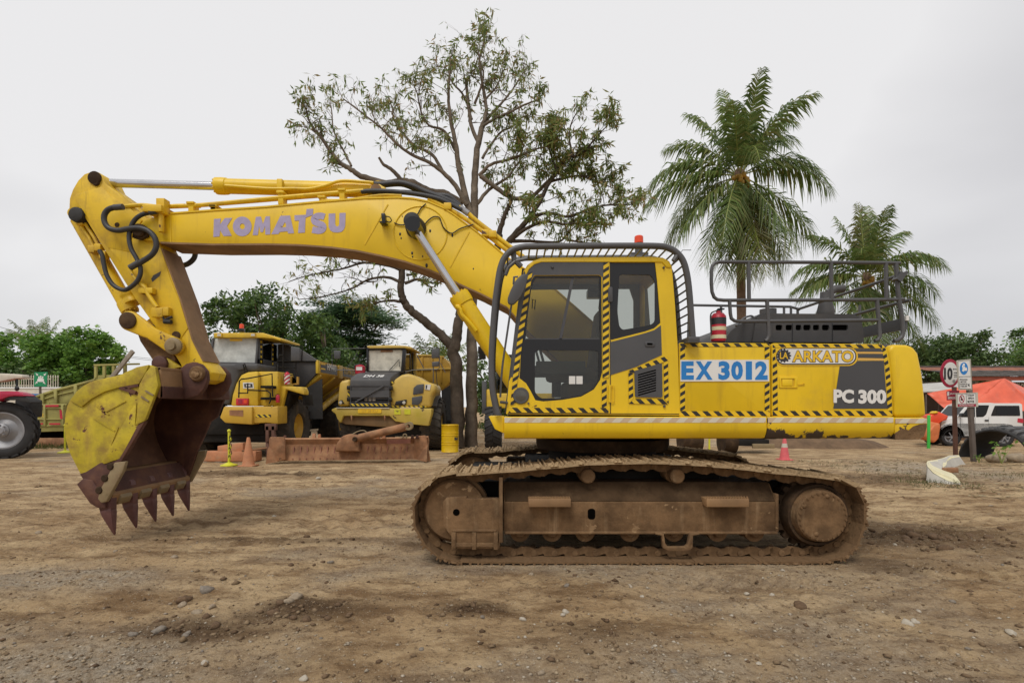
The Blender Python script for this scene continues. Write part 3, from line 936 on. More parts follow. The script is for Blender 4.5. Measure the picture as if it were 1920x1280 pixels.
def link_mb(flip):
 b = MB()
 w = pitch * .5
 for y in (.20,):
  o = [(-w * 1.1, -.05), (-w * .95, -.02), (w * .25, -.02), (w * .5, -.035), (w * 1.15, -.05), (w * 1.25, -.085), (w * 1.1, -.118), (w * .8, -.125), (w * .45, -.10), (w * .1, -.095), (-w * .3, -.115), (-w * .8, -.125), (-w * 1.1, -.10)]
  b.ext(o, (0, y, 0), (1, 0, 0), (0, 0, 1), (0, 1, 0), .035)
 return b
def shoe_var(k, m):
 b = shoe_mb()
 b.v = [v + Vector((5 * k, 3 * k, 0)) for v in b.v]
 for j in range(10):
  b.ball((5 * k + random.uniform(-.07, .07), 3 * k + random.uniform(.02, .58), .004), random.uniform(.025, .055), 7, 4, (.8, 1.7, .42))
 me = b.mesh('track_shoe', M[m], (5 * k, 3 * k, 0), smooth=35)
 for v in me.vertices:
  q = v.co * 11 + Vector((k * 3.1, k * 7.7, 0))
  v.co += Vector((mnoise.noise(q), mnoise.noise(q + Vector((7, 3, 1))), mnoise.noise(q + Vector((1, 9, 5))))) * .013
 return me
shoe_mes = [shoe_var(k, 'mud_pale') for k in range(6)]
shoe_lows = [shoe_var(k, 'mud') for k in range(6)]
link_me = link_mb(0).mesh('track_link', M['mud_steel'], smooth=35)
def make_track(y0):
 pins = MB()
 tr_objs = []
 for i in range(NSH):
  a, c, d = cen[i - 1], cen[i], cen[(i + 1) % NSH]
  t = (d - a).normalized()
  nrm = Vector((t.z, 0, -t.x))           # outward for this winding
  q = c - nrm * .085
  pins.cyl((q.x, y0 + .185, q.z), (q.x, y0 + .43, q.z), .034, n=10)
  tr_objs.append((c, t, nrm))
 tk = part(pins, 'crawler_track', 'mud')
 tk['kind'] = 'stuff'
 for c, t, nrm in tr_objs:
  R = Matrix((( t.x, 0, nrm.x), (t.y, 1, nrm.y), (t.z, 0, nrm.z)))
  loc = c - nrm * .03 - ORG[EX.name] + Vector((0, y0, 0))
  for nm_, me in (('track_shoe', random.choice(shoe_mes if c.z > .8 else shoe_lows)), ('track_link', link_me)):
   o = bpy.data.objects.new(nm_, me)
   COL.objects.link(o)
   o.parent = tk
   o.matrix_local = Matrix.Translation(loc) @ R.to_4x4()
 return tk
make_track(YT)
make_track(YT + 2.59)
def undercarriage(dy, near):
 Y = YT + .10
 b = MB()
 beam = Q([(944, 941), (1457, 937), (1457, 996), (944, 997)], Y)
 x0, x1 = beam[0][0], beam[1][0]
 zt, zb = beam[0][1], beam[2][1]
 zs = ZZ(905, Y + .16)
 # box beam with a sloped shoulder that holds the mud
 prof = [(0, zb), (0, zt), (.16, zs), (.42, zs + .01), (.52, zt), (.52, zb)]
 b.ext([(y, z) for y, z in prof], (x0, Y + dy, 0), (0, 1, 0), (0, 0, 1), (1, 0, 0), x1 - x0)
 tf = part(b, 'track_frame', 'mud_steel', bev=.012, smooth=35)
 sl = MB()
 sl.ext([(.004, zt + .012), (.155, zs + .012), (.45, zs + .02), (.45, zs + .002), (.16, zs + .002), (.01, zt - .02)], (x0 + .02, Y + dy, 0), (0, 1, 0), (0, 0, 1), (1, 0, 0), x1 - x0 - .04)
 sl.build('shaded_mud_shelf', M['shaded_mud_shelf'], tf, jitter=.008, jscale=9)
 if near:
  # flanges, slotted hole, plug
  f = MB()
  f.box(x0 + .01, x1 - .01, Y - .035 + dy, Y + .1, zb - .02, zb + .004)
  f.box(x1 - .022, x1 + .012, Y - .012, Y + .3, zb, zt + .09)
  fl = part(f, 'frame_flange', 'mud_steel', bev=.006)
  h = MB()
  h.plate(rnd(Q([(1102, 953), (1116, 953), (1116, 973), (1102, 973)], Y), .034), Y - .004, Y + .02)
  part(h, 'slotted_hole', 'black_hole')
  for x, w in ((990, 78), (1316.5, 78)):
   s = MB()
   a = XX(x, Y); c_ = XX(x + w, Y)
   s.box(a, c_, Y - .13, Y + .05, ZZ(946, Y), ZZ(931, Y))
   st = part(s, 'step_plate', 'arm_rust', bev=.008)
   t = MB()
   n = 15
   for k in range(n):
    u = a + (c_ - a) * (k + .5) / n
    t.add([(u - .012, Y - .12, ZZ(931, Y)), (u + .012, Y - .12, ZZ(931, Y)), (u, Y - .12, ZZ(931, Y) + .028),
                       (u - .012, Y - .10, ZZ(931, Y)), (u + .012, Y - .10, ZZ(931, Y)), (u, Y - .10, ZZ(931, Y) + .028)], [(0, 1, 2), (5, 4, 3), (0, 3, 4, 1), (1, 4, 5, 2), (2, 5, 3, 0)])
   t.build('grip_teeth', M['arm_rust'], st)
 # idler
 ic = Vector((XX(851, Y), 0, ZZ(958, Y)))
 idl = MB()
 R0 = .335
 idl.lathe([(.0, .05), (.0, R0 * .92), (.03, R0), (.12, R0), (.12, R0 + .035), (.25, R0 + .035), (.25, R0), (.34, R0), (.37, R0 * .92), (.37, .05)], (ic.x, Y + .02 + dy, ic.z), (0, 1, 0), 40)
 idl.cyl((ic.x, Y - .02 + dy, ic.z), (ic.x, Y + .4 + dy, ic.z), .1)
 part(idl, 'idler_wheel', 'mud_steel')
 # idler guard box
 g = MB()
 gp = Q([(831, 940), (838, 931), (876, 929), (876, 933), (932, 933), (942, 935), (942, 1000), (936, 1026), (850, 1026), (848, 1004), (833, 984)], Y)
 g.plate(gp, Y - .06 + dy, Y + .05 + dy)
 gd = part(g, 'idler_guard', 'mud_steel', bev=.01)
 if near:
  r = MB()
  r.box(XX(936, Y), XX(943, Y), Y - .085, Y + .2, ZZ(1013, Y), ZZ(893, Y))
  r.build('guard_rib', M['mud_steel'], gd, bev=.006)
  r = MB()
  r.bar(P(848, 994, Y - .065), P(931, 994, Y - .065), .02, .025)
  r.box(XX(850, Y), XX(934, Y), Y - .075, Y - .05, ZZ(1022, Y), ZZ(1014, Y))
  for x in (848, 886, 926):
   r.box(XX(x, Y), XX(x + 8, Y), Y - .085, Y - .05, ZZ(1026, Y), ZZ(994, Y))
  r.build('guard_ribbing', M['mud'], gd, bev=.005)
  h = MB()
  c_ = P(855.5, 960, Y - .063)
  h.cyl(c_, c_ + Vector((0, .01, 0)), .036, n=20)
  h.build('grease_hole', M['black_hole'], gd)
 # drive sprocket and final drive
 scn = Vector((XX(1537, Y), 0, ZZ(966, Y)))
 sp = MB()
 n = 21
 o = []
 for k in range(n):
  for (da, rr) in ((-.36, .36), (-.18, .405), (.18, .405), (.36, .36)):
   a = (k + da) / n * 2 * math.pi
   o.append((rr * math.cos(a), rr * math.sin(a)))
 sp.ext(o, (scn.x, Y + .16 + dy, scn.z), (1, 0, 0), (0, 0, 1), (0, 1, 0), .07)
 sp.lathe([(.03, .30), (.03, .33), (.2, .36), (.42, .36), (.42, .05)], (scn.x, Y + dy, scn.z), (0, 1, 0), 36)
 sk = part(sp, 'drive_sprocket', 'mud_dark' if near else 'mud_dark', smooth=35)
 fd = MB()
 fd.lathe([(-.055, .0), (-.055, .255), (-.045, .272), (.02, .285), (.06, .30), (.16, .315)], (scn.x, Y + dy, scn.z), (0, 1, 0), 48)
 fdo = part(fd, 'final_drive', 'mud_steel', smooth=30)
 if near:
  for k in range(26):
   a = 2 * math.pi * k / 26 + .1
   q = MB()
   q.cyl((scn.x + .249 * math.cos(a), Y - .066, scn.z + .249 * math.sin(a)), (scn.x + .249 * math.cos(a), Y - .04, scn.z + .249 * math.sin(a)), .0125, n=6)
   if k == 0:
    bo = q.build('cover_bolt', M['mud_steel'], fdo)
   else:
    c2 = bo.copy()
    COL.objects.link(c2)
    c2.parent = fdo
    a0 = .1
    c2.location = bo.location + Vector((.249 * (math.cos(a) - math.cos(a0)), 0, .249 * (math.sin(a) - math.sin(a0))))
  for (x, y) in ((1552, 930), (1508, 948), (1531, 1001)):
   q = MB()
   c_ = P(x, y, Y - .055)
   q.lathe([(-.012, .0), (-.012, .014), (-.004, .024), (.004, .028)], c_, (0, 1, 0), 14)
   q.build('drain_plug', M['mud'], fdo)
 # rollers
 for x in (1103, 1271):
  q = MB()
  q.lathe([(-.11, 0), (-.11, .066), (-.098, .078), (-.04, .08), (-.04, .07), (.05, .07), (.05, .088), (.4, .088)], (XX(x, Y), Y + .11 + dy, ZZ(893, Y)), (0, 1, 0), 22)
  part(q, 'carrier_roller', 'mud_steel')
 for x in (975, 1036, 1099, 1184, 1268, 1351, 1421):
  q = MB()
  c_ = (XX(x, Y), Y + .10 + dy, ZZ(1000, Y))
  q.lathe([(-.02, .03), (-.02, .108), (.03, .112), (.03, .088), (.24, .088), (.24, .112), (.3, .108)], c_, (0, 1, 0), 24)
  ro = part(q, 'track_roller', 'mud_steel')
  q = MB()
  q.lathe([(-.07, 0), (-.07, .045), (-.058, .055), (-.02, .06)], c_, (0, 1, 0), 16)
  q.box(c_[0] - .075, c_[0] + .075, c_[1] - .06, c_[1] + .01, zb - .03, zb + .01)
  q.build('roller_cap', M['mud'], ro)
 if near:
  q = MB()
  gp = Q([(1228, 998), (1244, 999), (1247, 1018), (1252, 1024), (1284, 1024), (1289, 1020), (1293, 999), (1311, 998), (1311, 1001), (1299, 1003), (1298, 1026), (1290, 1032), (1254, 1032), (1242, 1026), (1240, 1003), (1228, 1001)], Y - .06)
  q.plate(gp, Y - .075, Y - .02)
  part(q, 'track_guide', 'mud', bev=.006)
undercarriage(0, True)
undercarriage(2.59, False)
b = MB()
b.box(-.6, 3.2, 5.95, 8.05, .52, .80)
b.box(.2, 2.4, 5.9, 8.1, .45, .93)
b.cyl((1.22, 7.0, .85), (1.22, 7.0, 1.18), .72, n=40)
part(b, 'centre_frame', 'frame_dark', bev=.03)
b = MB()
b.lathe([(1.10, .80), (1.10, .87), (1.16, .89), (1.24, .89), (1.24, .80)], (1.22, 7.0, 0), (0, 0, 1), 48)
part(b, 'swing_ring', 'mud_dark')
# ---- revolving deck, skirt, panels
zd0, zd1 = ZZ(822, YB), ZZ(778, YB)
b = MB()
b.box(XX(950, YB), XX(1676, YB), 5.62, 8.42, zd0 + .02, zd1 - .01)
part(b, 'revolving_deck', 'frame_dark', bev=.02)
def skirt(xa, xb, name, m, bulge=0.0):
 Ys = YB - .05
 zt, zb = ZZ(781, Ys), ZZ(823, Ys)
 pr = [(.10, zt), (.0, zt), (-.012, zt - .02), (-.012, zt - .07), (-.012, zt - .13), (.004, zt - .175), (.04, zb + .012), (.10, zb), (.45, zb), (.45, zt)]
 q = MB()
 q.ext(pr, (XX(xa, Ys), Ys, 0), (0, 1, 0), (0, 0, 1), (1, 0, 0), XX(xb, Ys) - XX(xa, Ys))
 return part(q, name, m, bev=.006, smooth=50)
s1 = skirt(945, 1437, 'side_skirt', 'yellow')
s2 = skirt(1438.5, 1676, 'side_skirt', 'yellow_low')
Ys = YB - .065
for xa, xb, pr_ in ((946, 1436, s1), (1440, 1675, s2)):
 q = MB()
 q.box(XX(xa, Ys), XX(xb, Ys), Ys, Ys + .004, ZZ(792, Ys), ZZ(782.5, Ys))
 q.build('reflective_tape', M['tape_w'], pr_)
b = MB()
b.plate(Q([(916, 780), (945, 780), (945, 812), (928, 804)], YB), YB - .02, YB + .5)
part(b, 'front_bracket', 'yellow', bev=.008)
# side doors
def side_door(x0, x1, y0, y1, name='side_door'):
 q = MB()
 q.plate(rnd(Q([(x0, y0), (x1, y0 + 1.2), (x1 + .5, y1 + .6), (x0, y1)], YB), .02), YB, YB + .05)
 return part(q, name, 'yellow', bev=.008, smooth=30)
d1 = side_door(1274, 1444.5, 642, 781)
b = MB()
d2p = rnd(Q([(1447.5, 643), (1655, 645), (1665, 656), (1671, 690), (1674, 740), (1675, 781), (1447.5, 781)], YB), .03)
b.plate(d2p, YB, YB + .05)
d2 = part(b, 'side_door', 'yellow', bev=.008, smooth=30)
b = MB()
b.box(XX(1272, 5.6), XX(1676, 5.6), 5.56, 8.44, zd1 - .02, ZZ(644.5, 5.55))
part(b, 'engine_bay', 'grey_matt', bev=.03)
def strip(par, pts, m, Y=YB - .004, c=None, th=.003):
 q = MB()
 q.plate(Q(pts, Y, c), Y, Y + th)
 return q.build('hazard_tape', M[m], par)
for par, (x0, x1, y0, y1) in ((d1, (1275.5, 1443, 643.5, 779.5)),):
 strip(par, [(x0, y0), (x1, y0), (x1, y0 + 6.5), (x0, y0 + 6.5)], 'tape_a')
 strip(par, [(x0, y1 - 9), (x1, y1 - 9), (x1, y1), (x0, y1)], 'tape_a')
 for xa in (x0, x1 - 9):
  strip(par, [(xa, y0 + 7), (xa + 9, y0 + 7), (xa + 9, 673), (xa, 673)], 'tape_b')
  strip(par, [(xa, 716), (xa + 9, 716), (xa + 9, y1 - 10), (xa, y1 - 10)], 'tape_b')
strip(d2, [(1449, 644.5), (1654, 646), (1654, 652.5), (1449, 651.5)], 'tape_a')
strip(d2, [(1449, 770), (1673, 770), (1673.5, 779), (1449, 779)], 'tape_a')
strip(d2, [(1449, 653), (1454, 653), (1457.5, 690), (1458.5, 769), (1449, 769)], 'tape_b')
strip(d2, [(1655, 650), (1660.5, 653), (1668, 690), (1671.5, 735), (1673, 769), (1664.5, 769), (1663, 735), (1660, 690), (1655, 660)], 'tape_b')
# number board
q = MB()
q.plate(Q([(1275.6, 674.5), (1441, 674.2), (1442, 714.4), (1275.8, 714.8)], YB - .006), YB - .009, YB - .002)
nb = q.build('number_board', M['white'], d1)
q = MB()
for ch, xa, xb, yo in (('E', 1277.5, 1301, .4), ('X', 1304, 1336, .4), ('3', 1347, 1368.5, 0), ('0', 1371, 1393, 0), ('1', 1398.5, 1410, .4), ('2', 1416, 1439.5, .1)):
 text_px(q, ch, xa, 676.8 + yo, xb, 711.8 - yo, YB - .0115, off=.05)
q.build('board_lettering', M['blue'], d1)
# charcoal graphic, stripes, model number
q = MB()
Yd = YB - .003
q.plate(Q([(905, 930), (1000, 300), (1215, 290), (1240, 268), (1605, 268), (1632, 640), (1658, 930)], Yd, 'dc'), Yd, Yd + .002)
q.plate(Q([(1130, 97), (1565, 97), (1590, 142), (1200, 140)], Yd, 'dc'), Yd, Yd + .002)
q.plate(Q([(1240, 172), (1595, 172), (1602, 232), (1245, 225)], Yd, 'dc'), Yd, Yd + .002)
q.build('side_graphic', M['decal_grey'], d2)
q = MB()
q.plate(Q([(1205, 143), (1592, 145), (1595, 169), (1232, 166)], Yd, 'dc'), Yd, Yd + .002)
q.plate(Q([(1245, 230), (1602, 236), (1604, 264), (1240, 258)], Yd, 'dc'), Yd, Yd + .002)
q.build('graphic_line', M['amber_line'], d2)
q = MB()
text_px(q, 'PC', 908, 660, 1190, 850, YB - .008, 'dc', off=.05, slant=4)
text_px(q, '300', 1250, 666, 1640, 862, YB - .008, 'dc', off=.05)
q.build('model_lettering', M['white'], d2)
def capsule(x0, x1, y0, y1, n=12):
 r = (y1 - y0) / 2
 cy = (y0 + y1) / 2
 o = []
 for k in range(n + 1):
  a = math.pi / 2 + math.pi * k / n
  o.append((x0 + r + r * math.cos(a), cy - r * math.sin(a)))
 for k in range(n + 1):
  a = -math.pi / 2 + math.pi * k / n
  o.append((x1 - r + r * math.cos(a), cy - r * math.sin(a)))
 return o
q = MB()
q.plate(Q(capsule(100, 1245, 80, 338), YB - .0045, 'dc'), YB - .0055, YB - .0035)
q.build('logo_border', M['gold'], d2)
q = MB()
q.plate(Q(capsule(112, 1224, 90, 322), YB - .007, 'dc'), YB - .0075, YB - .0055)
q.build('logo_outline', M['dark_print'], d2)
q = MB()
q.plate(Q(capsule(126, 1208, 102, 306), YB - .009, 'dc'), YB - .0095, YB - .0075)
q.build('logo_ground', M['white'], d2)
q = MB()
gear = []
for k in range(13):
 for da, rr in ((-.30, 86), (-.2, 104), (.2, 104), (.30, 86)):
  a = 2 * math.pi * (k + da) / 13
  gear.append((218 + rr * math.cos(a), 196 + rr * .92 * math.sin(a)))
q.plate(Q(gear, YB - .011, 'dc'), YB - .0115, YB - .0095)
text_px(q, 'ARKATO', 330, 120, 1190, 292, YB - .0115, 'dc', off=.055)
q.build('logo_shadow', M['dark_print'], d2)
q = MB()
text_px(q, 'ARKATO', 338, 128, 1182, 284, YB - .0135, 'dc', off=.026)
text_px(q, 'LA', 165, 148, 278, 240, YB - .0135, 'dc', off=.02)
q.build('logo_lettering', M['gold'], d2)
# latch
q = MB()
Yl = YB - .012
q.plate(Q([(160, 485), (410, 485), (410, 640), (160, 640)], Yl, 'dc'), Yl, YB + .0, holes=[Q([(185, 515), (370, 515), (370, 625), (185, 625)], Yl, 'dc')])
lt = q.build('door_latch', M['yellow'], d2, bev=.003)
q = MB()
q.plate(Q([(187, 517), (368, 517), (368, 623), (187, 623)], YB, 'dc'), YB - .002, YB + .001)
q.build('latch_recess', M['yellow_worn'], lt)
q = MB()
q.plate(Q([(192, 522), (330, 522), (330, 618), (192, 618)], YB, 'dc'), YB - .010, YB - .003)
q.build('latch_paddle', M['yellow'], lt, bev=.002)
q = MB()
q.bar(P3([(415, 598)], YB - .008, 'dc')[0], P3([(505, 592)], YB - .008, 'dc')[0], .006, .006)
q.bar(P3([(490, 575)], YB - .008, 'dc')[0], P3([(505, 598)], YB - .008, 'dc')[0], .006, .008)
q.build('latch_hasp', M['yellow_worn'], d2)
# counterweight
b = MB()
cw = Q([(1674, 645), (1702, 646), (1714, 650), (1723, 662), (1731, 700), (1736, 745), (1738.5, 781), (1678, 781), (1676.5, 730), (1672, 690), (1667, 656)], YB - .02)
b.plate(cw, YB - .02, 8.5)
part(b, 'counterweight', 'yellow', bev=.045, seg=3, smooth=45)
b = MB()
Yk = YB - .05
cw2 = Q([(1677.5, 782), (1739, 782), (1738, 800), (1733, 818), (1722, 824), (1677.5, 824)], Yk)
b.plate(cw2, Yk, 8.48)
cb = part(b, 'counterweight_base', 'yellow_low', bev=.03, smooth=45)
q = MB()
q.box(XX(1678.5, Yk), XX(1737.5, Yk), Yk - .006, Yk - .001, ZZ(793, Yk), ZZ(784, Yk))
q.build('reflective_tape', M['tape_w'], cb)
q = MB()
sc_ = Q([(1678, 823), (1678, 812), (1690, 803), (1704, 806), (1712, 799), (1724, 795), (1737, 794), (1737, 801), (1732, 818), (1722, 823.5)], Yk)
q.plate(sc_, Yk - .004, Yk + .002)
q.build('scraped_patch', M['mud'], cb)
# ---- engine hood
b = MB()
Yh = 5.95
hood = Q([(322, 612), (330, 580), (352, 545), (395, 512), (450, 485), (490, 468), (520, 446), (560, 439), (640, 440), (1090, 444), (1120, 458), (1140, 495), (1150, 560), (1152, 612)], Yh, 'c2')
slots = []
for x0, x1 in ((622, 662), (682, 722), (742, 776), (788, 832), (846, 884), (900, 944), (962, 1056)):
 slots.append(rnd(Q([(x0, 508), (x1, 508), (x1, 541), (x0, 541)], Yh, 'c2'), .02))
b.plate(hood, Yh, Yh + .03, holes=slots)
b.plate(Q([(480, 612), (498, 500), (512, 462), (545, 447), (600, 447), (600, 612)], Yh - .012, 'c2'), Yh - .02, Yh)
hd = part(b, 'engine_hood', 'grey_matt', smooth=35)
b = MB()
b.plate(hood, Yh + .031, 7.9)
b.build('hood_body', M['grey_matt'], hd, bev=.04, smooth=40)
b = MB()
for s in slots:
 x0, x1 = min(p[0] for p in s), max(p[0] for p in s)
 z0, z1 = min(p[1] for p in s), max(p[1] for p in s)
 b.box(x0 - .01, x1 + .01, Yh + .026, Yh + .0305, z0 - .01, z1 + .01)
b.build('vent_mesh', M['black_hole'], hd)
b = MB()
for x in (605, 690, 760, 840, 930, 1010):
 x0 = XX(*[px([(x, 0)], 'c2')[0][0], Yh])
 b.box(x0, x0 + .10, Yh + .14, Yh + .42, ZZ(589.0, Yh), ZZ(587.2, Yh) + .0)
b.build('top_vent', M['black_hole'], hd)
# hood seams and raised panel
b = MB()
for x in (722, 962):
 xx = XX(px([(x, 0)], 'c2')[0][0], Yh)
 b.box(xx - .004, xx + .004, Yh - .004, Yh, ZZ(640, Yh), ZZ(606, Yh))
split_build(b, 'hood_seam', M['black'], hd)
# air cleaner bowl and exhaust
b = MB()
b.lathe([(0, .11), (.05, .12), (.24, .075), (.34, .07), (.34, 0)], (XX(1548, 7.4), 7.4, ZZ(592, 7.4)), (0, 0, 1), 20)
b.tube([P(1556, 560, 7.4), P(1556, 548, 7.4), P(1566, 542, 7.4), P(1582, 541, 7.4)], [.06, .06, .058, .055], 14)
part(b, 'exhaust_stack', 'grey_matt')
b = MB()
b.cyl((XX(1440, 7.2), 7.2, ZZ(600, 7.2)), (XX(1440, 7.2), 7.2, ZZ(580, 7.2)), .11, n=20)
part(b, 'air_pipe', 'grey_matt')
# ---- hand rails
rr = .019
def rail(pts, name='guard_rail', r=rr, m='grey_tube', sm=None, parent=None):
 q = MB()
 q.tube(pts if sm is None else smooth_path(pts, sm), r, 10)
 return part(q, name, m, parent)
Yr = 5.62
def cpts(c, *pts): return [P(*px([(x, y)], c)[0], Y) for x, y, Y in pts]
top = cpts('c2', (236, 260, Yr), (236, 185, Yr), (241, 158, Yr), (256, 139, Yr), (280, 132, Yr), (330, 132, Yr), (900, 134, Yr), (1340, 138, Yr), (1368, 139, Yr))
rail(top)
bot = cpts('c2', (236, 260, Yr), (240, 310, Yr), (252, 342, Yr), (272, 357, Yr), (310, 361, Yr), (900, 360, Yr), (1340, 357, Yr), (1392, 355, Yr))
rail(bot)
for x, y0, y1 in ((459, 133, 361), (954, 135, 360), (1284, 138, 357)):
 rail(cpts('c2', (x, y0, Yr), (x + 3, y1, Yr)), 'rail_post', .021)
rail(cpts('c2', (1343, 138, Yr), (1352, 260, Yr), (1362, 360, Yr), (1380, 470, Yr), (1386, 540, Yr), (1378, 580, Yr), (1350, 602, Yr), (1330, 606, Yr)), 'rail_post', .023, sm=4)
low = cpts('c2', (345, 362, Yr), (350, 440, Yr), (356, 470, Yr), (376, 485, Yr), (410, 488, Yr), (900, 484, Yr), (1245, 480, Yr))
rail(low)
rail(cpts('c2', (570, 362, Yr), (578, 520, Yr), (582, 570, Yr), (574, 596, Yr), (560, 606, Yr)), 'rail_post', .021)
rail(cpts('c2', (1230, 360, Yr), (1240, 480, Yr), (1248, 575, Yr), (1235, 600, Yr), (1215, 604, Yr)), 'rail_post', .021)
zt_r = ZZ(494, Yr)
zm_r = ZZ(562, Yr)
xr_ = XX(1690, Yr)
rail([(xr_ + .06, Yr, zt_r - .10), (xr_ + .05, 7.75, zt_r - .10)])
rail([(xr_ + .10, Yr, zm_r), (xr_ + .09, 6.2, zm_r - .0), (xr_ + .05, 7.75, zm_r - .02)])
rail([(xr_ + .05, 7.75, zt_r - .1), (xr_ + .05, 7.75, 2.3)], 'rail_post')
rail([(xr_ + .05, 7.75, zt_r - .1), (XX(1500, 7.75), 7.75, zt_r - .1), (XX(1482, 7.75), 7.75, ZZ(575, 7.75)), (XX(1300, 7.75), 7.75, ZZ(572, 7.75)), (XX(1292, 7.75), 7.75, ZZ(580, 7.75)), (XX(1290, 7.75), 7.75, ZZ(640, 7.75))])
for x in (1470, 1483): rail([P(x, 576, 7.75), P(x, 615, 7.75)], 'rail_post', .018)
for x in (1352, 1612): rail([(XX(x, 7.75), 7.75, ZZ(572, 7.75)), (XX(x, 7.75), 7.75, 2.5)], 'rail_post')
q = MB()
q.bar(P(1700, 606, Yr), (xr_ + .07, 7.6, ZZ(606, Yr)), .02, .13)
part(q, 'rail_toe_board', 'grey')
q = MB()
q.bar(P(1681, 517, Yr - .01), P(1690, 523, Yr - .01), .08, .10)
part(q, 'rail_bracket', 'grey')
q = MB()
q.box(XX(1697, Yr), XX(1702, Yr), Yr - .02, Yr + .05, ZZ(601, Yr), ZZ(592, Yr))
part(q, 'rail_marker', 'white')
rail(cpts('c2', (385, 515, 5.7), (430, 470, 5.9), (470, 455, 6.0), (490, 462, 6.0)), 'grab_handle', .012, sm=4)
# ------------------------------------------------------------------ cab
cabp = group_part('cab', EX)
def cp(mb, name, m, parent=None, **k):
 return part(mb, name, m, parent or cabp, **k)
YC, YF = YB, 6.52
side = Q([(165, 1165), (183, 960), (200, 925), (235, 640), (262, 330), (275, 262), (300, 225), (335, 200), (390, 182), (1090, 178), (1150, 184), (1190, 205), (1212, 240), (1232, 480), (1250, 760), (1262, 1175)], YC, 'c1')
door_hole = Q([(345, 292), (750, 290), (768, 300), (772, 900), (760, 950), (720, 1010), (640, 1055), (520, 1076), (400, 1086), (350, 1078), (320, 1020), (290, 970), (250, 940), (262, 720), (300, 480), (325, 320)], YC, 'c1')
rear_hole = Q([(822, 204), (1106, 206), (1120, 330), (1140, 590), (1100, 625), (1040, 645), (830, 698), (823, 690)], YC, 'c1')
b = MB()
b.plate(side, YC, YC + .05, holes=[door_hole, rear_hole])
sp_ = cp(b, 'side_wall', 'yellow', smooth=30)
# charcoal upper door and front pillar
def film(pts, name, m, Y, c='c1', holes=(), th=.004, parent=None, **k):
 q = MB()
 q.plate(Q(pts, Y, c), Y, Y + th, holes=[Q(h, Y, c) for h in holes])
 return q.build(name, M[m], parent or sp_, **k)
DH = [(345, 292), (750, 290), (768, 300), (772, 900), (760, 950), (720, 1010), (640, 1055), (520, 1076), (400, 1086), (350, 1078), (320, 1020), (290, 970), (250, 940), (262, 720), (300, 480), (325, 320)]
film([(196, 930), (232, 650), (258, 345), (275, 275), (300, 240), (340, 214), (395, 203), (815, 203), (815, 935), (774, 935), (774, 299), (752, 287), (343, 289), (322, 320), (298, 480), (259, 720), (247, 932)], 'door_frame', 'grey', YC - .005)
film([(824, 711), (1040, 656), (1100, 636), (1143, 605), (1149, 792), (980, 870), (824, 920)], 'lower_panel', 'grey', YC - .005)
# black-edged glazing with clear openings
UP = [(352, 306), (752, 304), (757, 695), (288, 695), (300, 560), (325, 360)]
LO = rnd([(348, 762), (748, 764), (748, 950), (715, 1005), (635, 1050), (520, 1066), (385, 1068), (346, 1030)], 22)
q = MB()
q.plate(Q(DH, YC + .012, 'c1'), YC + .012, YC + .02, holes=[Q(UP, YC + .012, 'c1'), Q(LO, YC + .012, 'c1')])
q.build('door_glazing_band', M['black'], sp_)
RW = rnd([(880, 284), (1078, 286), (1104, 330), (1104, 585), (1070, 606), (900, 634), (880, 612), (868, 520)], 24)
q = MB()
q.plate(Q([(822, 204), (1106, 206), (1120, 330), (1140, 590), (1100, 625), (1040, 645), (830, 698), (823, 690)], YC + .012, 'c1'), YC + .012, YC + .02, holes=[Q(RW, YC + .012, 'c1')])
q.build('rear_glazing_band', M['black'], sp_)
def pane(pts, name, Y, c='c1', m='glass'):
 q = MB()
 q.plate(Q(pts, Y, c), Y, Y + .006)
 return q.build(name, M[m], sp_)
pane(UP, 'window_pane', YC + .022)
pane(LO, 'window_pane', YC + .022)
pane(RW, 'window_pane', YC + .022)
# sliding-window bar, handles, hinges, lamp, grille
def bars(pts, w, name, m, Y, c='c1', parent=None, d=.02):
 q = MB()
 for a, b_ in pts:
  q.bar(P3([a], Y, c)[0], P3([b_], Y, c)[0], d, w)
 return q.build(name, M[m], parent or sp_)
bars([((585, 306), (508, 694)), ((290, 697), (757, 697))], .03, 'slider_bar', 'decal_grey', YC + .03)
q = MB()
q.tube(P3([(330, 500), (332, 445), (350, 445), (345, 505)], YC + .008, 'c1'), .006, 6)
q.build('window_latch', M['black'], sp_)
q = MB()
q.plate(rnd(Q([(812, 362), (838, 362), (838, 458), (808, 458)], YC - .03, 'c1'), .015), YC - .03, YC + .0)
q.build('door_hinge', M['grey'], sp_, bev=.004)
q = MB()
q.plate(rnd(Q([(1042, 705), (1105, 712), (1105, 742), (1042, 740)], YC - .012, 'c1'), .025), YC - .014, YC - .004)
hnd = q.build('door_handle', M['grey'], sp_, bev=.003)
q = MB()
q.plate(rnd(Q([(1055, 716), (1090, 718), (1090, 730), (1055, 729)], YC - .012, 'c1'), .01), YC - .0165, YC - .0125)
q.build('handle_recess', M['black_hole'], hnd)
for (x, y, r_) in ((457, 236, .016), (1162, 240, .012), (306, 1098, .011), (1166, 1116, .014)):
 q = MB()
 c_ = P3([(x, y)], YC - .016, 'c1')[0]
 q.lathe([(-.004, 0), (-.004, r_ * .7), (.002, r_), (.018, r_)], c_, (0, 1, 0), 12)
 q.build('panel_bolt', M['grey'], sp_)
q = MB()
q.tube(P3([(820, 985), (845, 985), (845, 1088), (818, 1090)], YC - .018, 'c1'), .006, 6)
q.tube(P3([(820, 985), (818, 1090)], YC - .012, 'c1'), .014, 8)
q.build('lower_hinge', M['yellow'], sp_)
